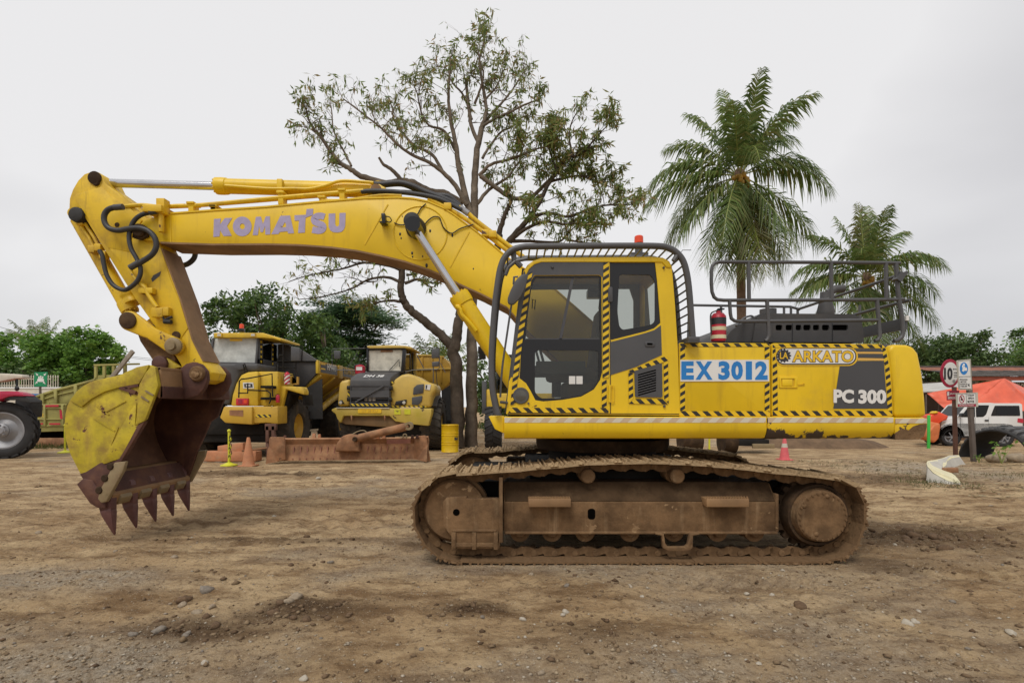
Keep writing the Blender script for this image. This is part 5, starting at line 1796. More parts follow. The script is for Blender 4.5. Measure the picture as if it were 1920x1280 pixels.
for (x0, y0, x1, y1) in ((565, 815, 655, 850), (575, 785, 600, 850)):
 a, e = P3([(x0, y0)], YA, 'c6')[0], P3([(x1, y1)], YA, 'c6')[0]
 q.box(a.x, e.x, YA - .08 - (.012 if y0 > 800 else 0), YA - .01, e.z, a.z)
q.build('pipe_clamp', M['yellow_arm'], AR, bev=.008)
q = MB()
for (x0, y0, x1, y1, dd) in ((650, 940, 720, 1000, .10), (700, 935, 755, 990, .09), (640, 930, 680, 955, .06), (690, 985, 720, 1015, .07)):
 a, e = P3([(x0, y0)], YA, 'c6')[0], P3([(x1, y1)], YA, 'c6')[0]
 q.box(a.x, e.x, YA - dd, YA - .01, e.z, a.z)
q.build('stop_valve', M['yellow_worn'], AR, bev=.014)
q = MB()
q.cyl(P3([(700, 1020)], YA - .07, 'c6')[0], P3([(745, 1022)], YA - .07, 'c6')[0], .03, n=10)
q.tube(P3([(690, 985), (700, 1010), (750, 990)], YA - .07, 'c6'), .016, 6)
q.build('valve_cap', M['rubber'], AR)
q = MB()
q.plate(Q([(618, 750), (632, 728), (680, 702), (672, 730), (625, 770)], YA - .012, 'c6'), YA - .0135, YA - .0105)
q.build('worn_decal', M['decal_grey'], AR)
# ------------------------------------------------------------------ linkage
for Yl_, side_ in ((YA - .09, 0), (YAF + .02, 1)):
 q = MB()
 Al, Bl = P(250, 601, YA), P(351, 651, YA)
 Al, Bl = Vector((P(250, 603, YA).x, 0, P(250, 603, YA).z)), Vector((P(333, 650, YA).x, 0, P(333, 650, YA).z))
 d = (Bl - Al).normalized()
 nn = Vector((-d.z, 0, d.x))
 o = []
 for k in range(11):
  a = math.pi / 2 + math.pi * k / 10
  o.append(Al + (d * math.cos(a) + nn * math.sin(a)) * .13)
 mid = Al.lerp(Bl, .5)
 o.append(mid - nn * .085)
 for k in range(11):
  a = -math.pi / 2 + math.pi * k / 10
  o.append(Bl + (d * math.cos(a) + nn * math.sin(a)) * .115)
 o.append(mid + nn * .085)
 q.plate([(v.x, v.z) for v in o], Yl_, Yl_ + .075)
 li = part(q, 'guide_link', 'yellow_worn', bev=.02, smooth=45)
 q = MB()
 yy = Yl_ - .03 if side_ == 0 else Yl_ + .08
 q.lathe([(0, 0), (0, .095), (.012, .11), (.05, .11)], (Al.x, yy, Al.z), (0, 1, 0), 22)
 q.build('link_pin', M['mud_dark'], li)
 q = MB()
 q.lathe([(-.03, 0), (-.03, .055), (.0, .06), (.0, .085), (.02, .11), (.06, .115)], (Bl.x, yy, Bl.z), (0, 1, 0), 22)
 q.build('link_boss', M['tan_steel'], li)
# push link to the bucket
q = MB()
pl_ = Q([(252, 612), (272, 604), (306, 640), (330, 672), (322, 690), (296, 690), (286, 676), (262, 640)], YA + .03)
q.plate(pl_, YA + .03, YAF - .03)
pk = part(q, 'push_link', 'mud_steel', bev=.02)
q = MB()
ear = Q([(288, 700), (283, 690), (288, 676), (298, 669), (312, 671), (326, 680), (338, 688), (330, 690), (300, 705)], YA - .05)
q.plate(ear, YA - .05, YA + .02)
q.plate(ear, YAF - .02, YAF + .05)
split_build(q, 'link_eye', M['bucket_yellow'], pk, bev=.012)
q = MB()
c_ = P(297, 681, YA - .10)
q.lathe([(0, 0), (0, .085), (.012, .10), (.07, .10), (.5, .1)], c_, (0, 1, 0), 20)
q.build('bucket_pin', M['bucket_rust'], pk)
# ------------------------------------------------------------------ bucket
YK0, YK1 = 6.20, 7.76
BK = group_part('bucket', EX)
def bp_(mb, name, m, parent=None, **k):
 return part(mb, name, m, parent or BK, **k)
side_px = [(291, 688), (280, 684), (262, 687), (240, 695), (224, 703), (200, 708), (181, 712), (168, 716), (158, 722), (143, 735), (132, 748), (126, 760), (122, 777), (120, 803), (122, 820), (126, 835), (131, 850), (138, 864), (146, 880), (155, 896), (177, 922), (197, 944), (212, 905), (226, 864), (242, 830), (256, 797), (272, 786), (297, 722)]
for Y_, th, nm_ in ((YK0, .05, 0), (YK1 - .05, .05, 1)):
 q = MB()
 q.plate(Q(side_px, YK0), Y_, Y_ + th)
 bp_(q, 'side_plate', 'bucket_yellow' if nm_ == 0 else 'bucket_rust', bev=.008)
# wrapped shell: from the top edge round the back to the lip
shell_px = [(291, 690), (262, 688), (224, 704), (181, 713), (158, 723), (132, 749), (122, 778), (120, 804), (126, 836), (138, 865), (155, 897), (176, 925), (197, 950)]
sh = smooth_path([Vector((x, 0, z)) for x, z in Q(shell_px, YK0)], 3)
out_, in_ = [], []
for i, p in enumerate(sh):
 d = (sh[min(i + 1, len(sh) - 1)] - sh[max(i - 1, 0)]).normalized()
 nn = Vector((-d.z, 0, d.x))
 in_.append(p + nn * .035)
 out_.append(p - nn * .0)
q = MB()
q.plate([(v.x, v.z) for v in out_] + [(v.x, v.z) for v in in_][::-1], YK0 + .051, YK1 - .051)
bp_(q, 'bucket_shell', 'bucket_inner', smooth=50)
# lip plate
q = MB()
lip = Q([(150, 894), (160, 890), (215, 938), (203, 960)], YK0)
q.plate(Q([(158, 888), (176, 888), (209, 928), (200, 951), (188, 945)], YK0), YK0 + .03, YK1 - .03)
lp = bp_(q, 'lip_plate', 'arm_rust', bev=.01)
q = MB()
ea = Q([(146, 907), (158, 896), (176, 900), (199, 938), (200, 952), (184, 951), (170, 942)], YK0)
q.plate(ea, YK0 - .02, YK0 + .06)
q.build('lip_corner', M['bucket_rust'], lp, bev=.01)
# inner wear strips
q = MB()
q.plate(Q([(186, 894), (190, 890), (206, 925), (199, 928)], YK0), YK0 + .1, YK1 - .1)
q.build('lip_wear_strip', M['bucket_rust'], lp, bev=.006)
# tan lip shrouds between teeth (the pale band along the lip)
# top box beam with its two lugs
q = MB()
q.plate(Q([(290, 688), (296, 687), (300, 744), (292, 746), (280, 735)], YK0), YK0 + .052, YK1 - .052)
q.plate(Q([(268, 688), (296, 687), (297, 693), (268, 694)], YK0), YK0 + .052, YK1 - .052)
tb = bp_(q, 'top_beam', 'arm_rust', bev=.006)
q = MB()
q.plate(Q([(296, 722), (302, 725), (302, 746), (294, 747)], YK0), YK0 + .052, YK1 - .052)
q.build('beam_flange', M['bucket_rust'], tb, bev=.004)
lug = Q([(340, 690), (350, 682), (364, 678), (378, 683), (388, 695), (390, 712), (384, 728), (372, 742), (350, 748), (315, 748), (300, 742), (302, 726), (322, 722), (332, 706)], YA - .10)
for Y_ in (YA - .12, YAF + .04):
 q = MB()
 q.plate(lug, Y_, Y_ + .08)
 bp_(q, 'bucket_lug', 'bucket_rust', bev=.015)
q = MB()
c_ = P(367, 700, YA - .16)
q.lathe([(-.02, 0), (-.02, .05), (0, .055), (0, .085), (.02, .10), (.03, .10), (.06, .105)], c_, (0, 1, 0), 26)
bp_(q, 'arm_pin_boss', 'mud_steel')
lug2 = Q([(284, 700), (282, 686), (292, 676), (306, 678), (314, 690), (314, 705)], YA - .1)
# near-side wear plates
def wear(pts, d=.018, m='bucket_yellow'):
 q = MB()
 q.plate(Q(pts, YK0 - d, 'c5'), YK0 - d - .004, YK0)
 return bp_(q, 'wear_plate', m, bev=.006)
wear([(108, 350), (150, 290), (200, 250), (280, 216), (430, 186), (540, 132), (620, 116), (600, 165), (555, 240), (430, 262), (330, 292), (250, 335), (182, 390)])
wear([(600, 165), (632, 130), (660, 132), (680, 250), (640, 360), (592, 480), (530, 510), (545, 430), (545, 330), (560, 240)])
wear([(530, 512), (556, 496), (480, 640), (430, 725), (330, 760), (310, 745), (400, 600), (490, 430), (540, 360)], .010)
for pts in ([(572, 318), (620, 350), (616, 358), (566, 326)], [(600, 280), (650, 310), (646, 318), (594, 288)]):
 q = MB()
 q.plate(Q(pts, YK0 - .03, 'c5'), YK0 - .035, YK0 - .01)
 bp_(q, 'wear_bar', 'tan_steel')
q = MB()
for a, e in (((432, 262), (535, 298)), ((470, 262), (552, 245))):
 q.bar(P3([a], YK0 - .01, 'c5')[0], P3([e], YK0 - .01, 'c5')[0], .02, .045)
bp_(q, 'bare_patch', 'bucket_rust')
q = MB()
for a, e in (((330, 425), (470, 350)), ((260, 460), (400, 545)), ((280, 380), (360, 440)), ((420, 520), (330, 740))):
 q.bar(P3([a], YK0 - .004, 'c5')[0], P3([e], YK0 - .004, 'c5')[0], .012, .016)
bp_(q, 'weld_bead', 'bucket_yellow')
# bare front edge of the near side, side cutters
q = MB()
q.plate(Q([(545, 505), (594, 482), (436, 752), (322, 960), (270, 905), (325, 790), (412, 735)], YK0 - .006, 'c5'), YK0 - .012, YK0 + .052)
bp_(q, 'cutting_edge', 'bucket_rust', bev=.004)
q = MB()
q.plate(Q([(150, 888), (162, 884), (187, 868), (226, 858), (213, 904), (197, 948), (172, 924)], YK0), YK0 - .004, YK0 + .06)
bp_(q, 'corner_plate', 'bucket_rust', bev=.004)
for Y_ in (YK0 - .055, YK1 + .0):
 q = MB()
 cut = Q([(395, 750), (470, 742), (455, 800), (400, 900), (345, 1005), (310, 1012), (288, 985), (300, 930), (345, 850)], YK0 - .05, 'c5')
 q.plate(cut, Y_, Y_ + .055)
 cu_ = bp_(q, 'side_cutter', 'tan_steel', bev=.012)
 if Y_ < YK0:
  for (x, y) in ((368, 775), (332, 852), (295, 930)):
   w_ = MB()
   c_ = P3([(x, y)], YK0 - .056, 'c5')[0]
   w_.lathe([(-.012, 0), (-.012, .035), (.0, .045), (.02, .045)], c_, (0, 1, 0), 12)
   w_.build('cutter_bolt', M['mud_dark'], cu_)
# teeth
tipn = Vector((P(207, 1000, YK0).x, 0, P(207, 1000, YK0).z))
rootn = Vector((P(183, 925, YK0).x, 0, P(183, 925, YK0).z))
d = (tipn - rootn).normalized()
nn = Vector((-d.z, 0, d.x))
if nn.x < 0: nn = -nn
for k in range(4):
 q = MB()
 ya, yb = [YK0 + .06 + (YK1 - YK0 - .12) * (k + f) / 4 for f in (.24, .76)]
 q.plate(Q([(202, 926), (205, 923), (211, 937), (204, 949), (200, 944)], YK0), ya, yb)
 bp_(q, 'lip_shroud', 'tan_steel', bev=.006)
for k in range(5):
 yc = YK0 + .06 + (YK1 - YK0 - .12) * k / 4
 Lt = (tipn - rootn).length
 def sec(t, hw, lo, hi):
  c_ = rootn + d * (Lt * t)
  return [Vector((c_.x, yc, c_.z)) + Vector((0, sx * hw, 0)) + nn * h for sx, h in ((-1, lo), (1, lo), (1, hi), (-1, hi))]
 def loft(q, secs):
  b0 = len(q.v)
  for s_ in secs: q.v += s_
  fs = [(0, 1, 2, 3), tuple(4 * (len(secs) - 1) + i for i in (3, 2, 1, 0))]
  for i in range(len(secs) - 1):
   for j in range(4):
    fs.append((4 * i + j, 4 * i + (j + 1) % 4, 4 * i + 4 + (j + 1) % 4, 4 * i + 4 + j))
  for f in fs:
   q.f.append(tuple(b0 + i for i in f)); q.m.append(0)
 q = MB()
 loft(q, [sec(-.30, .036, .04, .10), sec(-.08, .044, .02, .14), (sec(.22, .048, -.05, .125)), (sec(.46, .045, -.055, .085)), (sec(.48, .04, -.045, .07))])
 ad_ = bp_(q, 'tooth_adapter', 'tooth', bev=.012)
 q = MB()
 loft(q, [sec(.42, .050, -.055, .085), sec(.54, .048, -.05, .075), sec(.86, .032, -.022, .028), sec(1.06, .010, -.010, .006)])
 q.build('tooth', M['tooth'], ad_, bev=.008)
# ------------------------------------------------------------------ shared wheel builder
def wheel(parent, c, R, W, rimR, side, m_t='tyre', m_r='volvo', lugs=26, name='wheel', axis=(1, 0, 0), swept=.5, lug_h=.035, dish=.12):
 """wheel about axis; side = +1 when the seen face looks along +axis"""
 ax = Vector(axis) * side
 c = Vector(c)
 w = group_part(name, parent)
 h = W / 2
 q = MB()
 q.lathe([(h * .62, rimR), (h * .92, rimR + .03), (h * 1.0, rimR + (R - rimR) * .45), (h * .93, R * .93), (h * .80, R * .975), (0, R * .98), (-h * .80, R * .975), (-h * .93, R * .93), (-h, rimR + (R - rimR) * .45), (-h * .9, rimR)], c, ax, 40)
 u, v = frame_of(ax)
 n0 = q
 ty = q.build('tyre', M[m_t], w, smooth=50)
 q = MB()
 for k in range(lugs):
  for s_ in (-1, 1):
   a0 = 2 * math.pi * (k + (.5 if s_ > 0 else 0)) / lugs
   vs_ = []
   for (t, da) in ((.02, .0), (1.0, swept)):
    for dd in (-.30, .30):
     a = a0 + (da + dd) * 2 * math.pi / lugs
     for rr in (R * .965, R * .975 + lug_h * (1.0 if t < .5 else .75)):
      vs_.append(c + ax * (s_ * h * t) + (u * math.cos(a) + v * math.sin(a)) * rr)
   q.add(vs_, [(0, 1, 3, 2), (4, 6, 7, 5), (0, 4, 5, 1), (2, 3, 7, 6), (1, 5, 7, 3), (0, 2, 6, 4)])
 tl = q.build('tread_lugs', M[m_t], w, smooth=0)
 tag(tl, None, None, None, 'stuff')
 q = MB()
 q.lathe([(h * .70, rimR + .012), (h * .72, rimR - .03), (h * .5, rimR - .06), (h * .5 - dish, rimR * .62), (h * .5 - dish + .06, rimR * .40), (h * .5, rimR * .36), (h * .5 + .02, 0)], c, ax, 30)
 q.build('rim', M[m_r], w, smooth=40)
 return w
def bpart(par, name, m, *boxes, bev=.02, **k):
 q = MB()
 for bx in boxes: q.box(*bx)
 return q.build(name, M[m] if isinstance(m, str) else m, par, bev=bev, **k)
def tpart(par, name, m, pts, r, sm=0, n=8):
 q = MB()
 q.tube(smooth_path(pts, sm) if sm else pts, r, n)
 return q.build(name, M[m], par)
def ppart(par, name, m, pts, Y, c=None, th=.04, holes=(), bev=0.0, **k):
 q = MB()
 q.plate(Q(pts, Y, c), Y, Y + th, holes=[Q(h, Y, c) for h in holes])
 return q.build(name, M[m], par, bev=bev, **k)
def CP(x, y, Y, c): return P(*px([(x, y)], c)[0], Y)
def extinguisher(name, x, y, z, r, h, label, cat='fire extinguisher', striped=True, m='red'):
 t = thing(name, (x, y, z), label, cat)
 q = MB()
 q.lathe([(0, 0), (0, r * .9), (.02, r), (h * .82, r), (h * .92, r * .7), (h * .95, r * .3), (h * 1.0, r * .3), (h * 1.0, 0)], (x, y, z), (0, 0, 1), 20)
 q.build('cylinder_body', M[m], t)
 q = MB()
 q.box(x - r * .2, x + r * .2, y - r * .2, y + r * .2, z + h, z + h * 1.06)
 q.box(x - r * .1, x + r * .8, y - r * .15, y + r * .15, z + h * 1.05, z + h * 1.09)
 q.build('valve_handle', M['black'], t)
 q = MB()
 q.tube(smooth_path([(x - r * .2, y, z + h * 1.02), (x - r * 1.1, y - r * .2, z + h * .9), (x - r * 1.15, y - r * .3, z + h * .5), (x - r * 1.1, y - r * .3, z + h * .25)], 4), r * .1, 6)
 q.build('discharge_hose', M['hose'], t)
 if striped:
  q = MB()
  for k in range(2):
   z0 = z + h * (.08 + .27 * k)
   q.lathe([(0, r * 1.015), (h * .12, r * 1.015)], (x, y, z0), (0, 0, 1), 20)
  q.build('reflective_band', M['cream'], t)
 return t
# extinguisher strapped on the excavator's deck
ez = ZZ(640, 5.75)
exg = extinguisher('fire_extinguisher', XX(1347, 5.75), 5.75, ez, .082, .34, 'red fire extinguisher with pale bands on the excavator deck behind the cab')
q = MB()
q.lathe([(0, .0835), (.075, .0835)], (XX(1347, 5.75), 5.75, ez + .185), (0, 0, 1), 20)
q.build('dark_label', M['dark_print'], exg)
# ------------------------------------------------------------------ truck on the left (forward control facing us)
KT = thing('dump_truck', (-8.9, 19, 0), 'yellow articulated dump truck with dark grey hood and red beacon, behind the chain post', 'dump truck')
def k_(name, m, pts, Y, c='t1', th=.05, **kw): return ppart(kw.pop('parent', KT), name, m, pts, Y, c, th, **kw)
# bumper and nose
k_('bumper', 'orange_bumper', [(225, 740), (468, 740), (468, 895), (235, 880), (190, 835)], 16.0, th=.9, bev=.04)
k_('bumper_step', 'orange_bumper', [(470, 738), (645, 738), (690, 735), (690, 890), (640, 885), (590, 880), (470, 885)], 16.1, th=.7, bev=.04)
k_('bumper_tape', 'tape_t', [(500, 808), (630, 808), (630, 832), (500, 832)], 16.09, th=.01)
k_('bumper_recess', 'rust_beam', [(275, 770), (392, 770), (392, 825), (275, 815)], 15.99, th=.02)
k_('nose_panel', 'komatsu', [(372, 470), (430, 445), (500, 440), (520, 445), (520, 735), (285, 735), (300, 640), (330, 545)], 16.35, th=1.5, bev=.05)
k_('access_panel', 'komatsu', [(520, 440), (640, 440), (690, 440), (690, 560), (660, 735), (520, 735)], 16.5, th=1.2, bev=.04)
q = MB()
hp = Q([(150, 370), (520, 370), (520, 440), (430, 442), (368, 470), (330, 545), (300, 640), (275, 730), (235, 730), (200, 700), (150, 560)], 16.55, 't1')
q.plate(hp, 16.55, 18.0)
q.build('hood', M['grey_matt'], KT, bev=.08, smooth=50)
k_('number_plate', 'sign_white', [(390, 533), (478, 533), (486, 585), (392, 585)], 16.34, th=.012)
k_('plate_print', 'dark_print', [(400, 545), (470, 545), (474, 575), (404, 575)], 16.335, th=.004, holes=[[(415, 552), (455, 552), (455, 566), (415, 566)]])
k_('tail_lamp', 'red', [(330, 670), (435, 670), (435, 728), (330, 728)], 16.3, th=.06, bev=.012)
k_('lamp_cell', 'red_dark', [(350, 680), (382, 680), (382, 715), (350, 715)], 16.29, th=.02)
k_('lamp_cell', 'orange_red', [(398, 682), (425, 682), (425, 712), (398, 712)], 16.29, th=.02)
for y in (560, 660):
 k_('step', 'frame_dark', [(540, y), (640, y), (640, y + 25), (540, y + 22)], 16.2, th=.35, bev=.01)
def ktube(pts, r=.022, m='frame_dark', Y=16.05, sm=0): return tpart(KT, 'hand_rail', m, [CP(x, y, Y, 't1') for x, y in pts], r, sm)
ktube([(355, 665), (360, 520), (378, 505), (430, 500), (640, 460), (645, 655)])
ktube([(435, 600), (600, 605), (625, 625), (628, 690), (615, 715)])
ktube([(350, 625), (432, 625), (432, 540)])
ktube([(392, 378), (430, 530), (440, 545)], .018, Y=16.4)
ktube([(405, 372), (470, 540)], .018, Y=16.4)
ktube([(665, 700), (672, 430), (690, 330), (705, 300), (735, 300)], Y=16.6)
ktube([(735, 455), (735, 200)], Y=17.2)
ktube([(735, 205), (810, 215), (900, 225), (895, 350)], Y=17.3)
ktube([(690, 350), (1020, 352)], .016, Y=17.4)
ktube([(700, 400), (840, 410), (850, 470), (780, 470)], .018, Y=17.2)
ktube([(845, 360), (845, 470)], .018, Y=17.2)
k_('mirror', 'grey', [(800, 225), (875, 235), (878, 350), (800, 350)], 17.0, th=.07, bev=.02)
k_('round_light', 'grey', [(360 + 48 * math.cos(a), 395 + 30 * math.sin(a)) for a in [k * math.pi / 8 for k in range(16)]], 16.4, th=.08, bev=.01)
# cab
kc = group_part('cab', KT)
k_('roof', 'komatsu', [(140, 108), (560, 108), (715, 158), (712, 178), (650, 158), (555, 150), (140, 150)], 17.4, th=1.6, bev=.02, parent=kc)
for x in (163, 452): 
 k_('roof_lamp', 'yellow_worn', [(x, 110), (x + 46, 110), (x + 46, 142), (x, 142)], 17.37, th=.05, parent=kc)
 k_('roof_lamp_lens', 'lamp', [(x + 7, 116), (x + 39, 116), (x + 39, 137), (x + 7, 137)], 17.365, th=.012, parent=kc)
k_('windscreen', 'glass_sky_tone', [(150, 160), (522, 152), (505, 372), (120, 360)], 17.6, th=.02, parent=kc)
k_('screen_paper', 'sign_white', [(462, 240), (505, 240), (495, 325), (455, 325)], 17.62, th=.004, parent=kc)
k_('screen_paper', 'sign_white', [(392, 166), (478, 166), (478, 190), (392, 190)], 17.62, th=.004, parent=kc)
k_('sun_strip', 'gold', [(278, 160), (385, 160), (385, 180), (278, 180)], 17.585, th=.004, parent=kc)
q = MB()
for a, e in (((525, 150), (508, 372)), ((140, 155), (112, 362)), ((108, 366), (512, 374))):
 q.bar(CP(*a, 17.6, 't1'), CP(*e, 17.6, 't1'), .07, .12, up=(0, 1, 0))
xs_ = CP(540, 0, 17.65, 't1').x
zt_, zb_ = CP(0, 150, 17.6, 't1').z, CP(0, 440, 17.6, 't1').z
for y0, y1 in ((17.6, 17.85), (18.5, 18.62), (19.3, 19.45)):
 q.box(xs_ - .05, xs_, y0, y1, zb_, zt_)
q.box(xs_ - .05, xs_, 17.6, 19.45, zb_, zb_ + .45)
q.build('cab_frame', M['grey'], kc, bev=.01)
bpart(kc, 'side_window', 'glass_dark', (xs_ - .035, xs_ - .02, 17.85, 19.3, zb_ + .45, zt_), bev=0)
bpart(kc, 'cab_back', 'interior', (xs_ - 1.65, xs_ - .05, 19.4, 19.5, zb_, zt_ - .05), (xs_ - 1.65, xs_ - .05, 17.7, 19.5, zb_ - .1, zb_), bev=0)
bpart(kc, 'cab_seat', 'seat_grey', (xs_ - 1.0, xs_ - .5, 18.6, 19.0, zb_, zb_ + .8), bev=.06)
bpart(kc, 'pillar_tape', 'tape_t', (xs_ - .0, xs_ + .006, 17.66, 17.76, zb_ + .05, zt_), (xs_, xs_ + .006, 18.52, 18.6, zb_ + .1, zt_), bev=0)
q = MB()
c_ = CP(380, 72, 17.9, 't1')
q.lathe([(0, 0), (0, .075), (.14, .07), (.155, .05), (.155, 0)], c_, (0, 0, 1), 16)
bq = q.build('beacon_lamp', M['orange_red'], kc)
bpart(kc, 'beacon_base', 'black', (c_.x - .09, c_.x + .09, 17.82, 17.98, c_.z - .12, c_.z - .003))
# fender, wheels
k_('fender', 'komatsu', [(680, 560), (900, 572), (915, 610), (915, 640), (760, 595), (690, 890), (660, 890), (640, 735)], 16.7, th=.4, bev=.03)
k_('fender_flare', 'frame_dark', [(765, 600), (910, 625), (922, 730), (905, 725), (895, 650), (800, 630), (760, 760), (700, 895), (690, 880)], 16.85, th=.75, bev=.02)
wheel(KT, (-7.72, 17.85, .95), .95, .72, .46, 1, 'tyre', 'dump_in', 22)
wheel(KT, (-10.6, 17.85, .95), .95, .72, .46, -1, 'tyre', 'dump_in', 22)
wheel(KT, (-7.75, 22.3, .97), .97, .78, .46, 1, 'tyre', 'dump_in', 22)
bpart(KT, 'chassis', 'frame_dark', (-10.2, -8.0, 16.5, 25, .75, 1.35), (-10.6, -7.9, 16.6, 17.2, .5, .95), bev=.04)
# dump body: front guard, ribbed side, sloping floor
q = MB()
gp = [(688, 210), (740, 200), (890, 255), (1022, 340), (1022, 455), (905, 580), (690, 560)]
q.plate(Q(gp, 18.9, 't1'), 18.9, 19.05)
q.build('body_front_guard', M['grey_matt'], KT, bev=.02)
bpart(KT, 'body_spill_rail', 'frame_dark', (CP(690, 0, 18.85, 't1').x, CP(1022, 0, 18.85, 't1').x, 18.83, 18.9, CP(0, 352, 18.85, 't1').z - .03, CP(0, 352, 18.85, 't1').z), bev=0)
xb_ = CP(1040, 0, 18.9, 't1').x
zt_, zb_ = CP(0, 345, 18.9, 't1').z, CP(0, 458, 18.9, 't1').z
bpart(KT, 'body_side', 'dump_in', (xb_ - .12, xb_, 18.95, 26.0, zb_, zt_ - .02), bev=.015)
bpart(KT, 'body_corner_post', 'komatsu', (CP(1018, 0, 18.85, 't1').x, xb_ + .02, 18.8, 19.0, zb_, zt_), bev=.015)
bpart(KT, 'body_decal', 'decal_grey', (xb_, xb_ + .006, 19.1, 20.9, zb_ + .06, zt_ - .08), (xb_, xb_ + .006, 21.6, 23.5, zb_ + .06, zt_ - .08), bev=0)
bpart(KT, 'decal_stripe', 'gold', (xb_ + .006, xb_ + .01, 19.1, 19.55, zb_ + .18, zb_ + .23), (xb_ + .006, xb_ + .01, 19.1, 19.55, zb_ + .36, zb_ + .41), bev=0)
bpart(KT, 'body_post', 'orange_bumper', (xb_, xb_ + .03, 21.0, 21.5, zb_ - .05, zt_), (xb_, xb_ + .03, 23.6, 24.0, zb_ - .05, zt_), bev=.01)
q = MB()
text_on(q, 'HM400', (xb_ + .012, 19.75, zb_ + .20), (0, 1.0, 0), (0, 0, .26), .03)
q.build('side_lettering', M['white'], KT)
q = MB()
text_on(q, 'KOMATSU', (xb_ + .012, 21.75, zb_ + .17), (0, 1.6, 0), (0, 0, .26), .03)
q.build('side_lettering', M['orange_bumper'], KT)
# V-shaped underside of the body seen from the side
vz = [(xb_, zb_), (xb_ - .05, zb_ - .06), (xb_ - 1.25, zb_ - 1.0), (xb_ - 2.6, zb_ - 1.05), (xb_ - 3.9, zb_)]
q = MB()
q.ext([(x - xb_, z) for x, z in vz], (xb_, 19.1, 0), (1, 0, 0), (0, 0, 1), (0, 1, 0), 6.6)
q.build('body_tub', M['dump_in'], KT, bev=.02)
for y in (19.1, 20.6, 22.0):
 q = MB()
 q.bar((xb_ - .02, y, zb_ - .03), (xb_ - 1.3, y, zb_ - 1.06), .12, .12)
 q.build('tub_rib', M['komatsu'], KT, bev=.01)
q = MB()
q.cyl((xb_ - .45, 20.2, 1.55), (xb_ - .35, 22.6, 2.35), .13, n=14)
q.build('hoist_cylinder', M['komatsu'], KT)
k_('mud_flap', 'rubber', [(925, 590), (1068, 500), (1072, 845), (910, 850), (915, 720)], 18.6, th=.05)
t_ = extinguisher('fire_extinguisher', CP(770, 0, 16.75, 't1').x, 16.75, CP(0, 552, 16.75, 't1').z, .085, .42, 'fire extinguisher with red and white slanted stripes on the truck with the red beacon', striped=False)
q = MB()
q.lathe([(0, .088), (.30, .088)], (CP(770, 0, 16.75, 't1').x, 16.75, CP(0, 552, 16.75, 't1').z + .02), (0, 0, 1), 20)
q.build('striped_sleeve', M['tape_r'], t_)
extinguisher('fire_extinguisher', CP(690, 0, 16.4, 't1').x, 16.4, CP(0, 705, 16.4, 't1').z, .06, .26, 'small red extinguisher hung by the step of the truck with the red beacon', striped=False)
k_('bracket_lamps', 'dump_in', [(800, 480), (812, 480), (812, 552), (862, 552), (862, 485), (850, 485), (850, 540), (800, 545)], 16.9, th=.1)
# ------------------------------------------------------------------ pale truck in the middle
VT = thing('dump_truck', (-4.6, 20, 0), 'pale yellow articulated dump truck with a grey slatted grille, beside the tree trunks', 'dump truck')
def v_(name, m, pts, Y, th=.05, c='t2', **kw): return ppart(kw.pop('parent', VT), name, m, pts, Y, c, th, **kw)
v_('bumper', 'volvo_low', [(100, 768), (1062, 775), (1058, 830), (1030, 950), (880, 935), (700, 905), (640, 850), (180, 850), (150, 920), (118, 880), (100, 830), (60, 800), (62, 785)], 18.6, th=.9, bev=.05)
v_('belly_plate', 'belly', [(200, 840), (640, 845), (760, 900), (880, 935), (620, 965), (200, 935), (150, 915)], 18.75, th=.7, bev=.03)
v_('bumper_lip', 'white_dirty', [(110, 766), (640, 768), (640, 776), (110, 774)], 18.56, th=.03)
v_('bumper_plate', 'gold', rnd([(325, 780), (560, 780), (560, 822), (325, 822)], 12), 18.57, th=.03)
q = MB()
text_px(q, 'DT 38 KU', 365, 788, 520, 815, 18.565, 't2', off=.0)
q.build('plate_lettering', M['orange_bumper'], VT)
for x in (258, 590): v_('tow_hook', 'rust_beam', [(x - 6, 845), (x + 10, 845), (x + 8, 895), (x - 2, 895)], 18.58, th=.05, bev=.01)
for x in (690, 790): v_('bumper_pocket', 'lime', [(x, 785), (x + 62, 785), (x + 62, 835), (x, 835)], 18.58, th=.03)
v_('pocket_hole', 'belly', [(700, 795), (735, 800), (720, 812)], 18.575, th=.01)
# hood with rounded yellow cheeks
v_('hood_cheek', 'volvo', [(135, 520), (160, 500), (250, 480), (245, 750), (118, 755), (122, 690)], 18.75, th=2.0, bev=.1, smooth=60)
v_('hood_cheek', 'volvo', [(645, 545), (700, 480), (760, 440), (830, 425), (900, 450), (980, 500), (1090, 530), (1105, 600), (1065, 640), (1055, 765), (640, 760)], 18.75, th=1.6, bev=.1, smooth=60)
q = MB()
hy0 = 18.62
xa, xc = CP(245, 0, hy0, 't2').x, CP(648, 0, hy0, 't2').x
zt0, zt1 = CP(0, 545, hy0, 't2').z, CP(0, 470, 18.8, 't2').z
zt2, zt3 = CP(0, 425, 19.3, 't2').z, CP(0, 408, 20.3, 't2').z
q.ext([(0, zt0), (.03, zt0 + .2), (.12, zt1), (.7, zt2 - .02), (1.7, zt3), (1.7, zt0 - 1), (0.1, zt0 - 1)], (xa, hy0, 0), (0, 1, 0), (0, 0, 1), (1, 0, 0), xc - xa)
hdv = q.build('hood', M['grey_matt'], VT, bev=.03, smooth=60)
v_('grille_panel', 'grey', [(245, 545), (642, 545), (636, 755), (245, 755)], 18.60, th=.06, holes=[[(255, 552), (632, 552), (632, 598), (255, 598)], [(255, 664), (630, 664), (630, 715), (255, 715)]])
v_('grille_void', 'black_hole', [(250, 548), (638, 548), (632, 725), (250, 725)], 18.67, th=.01)
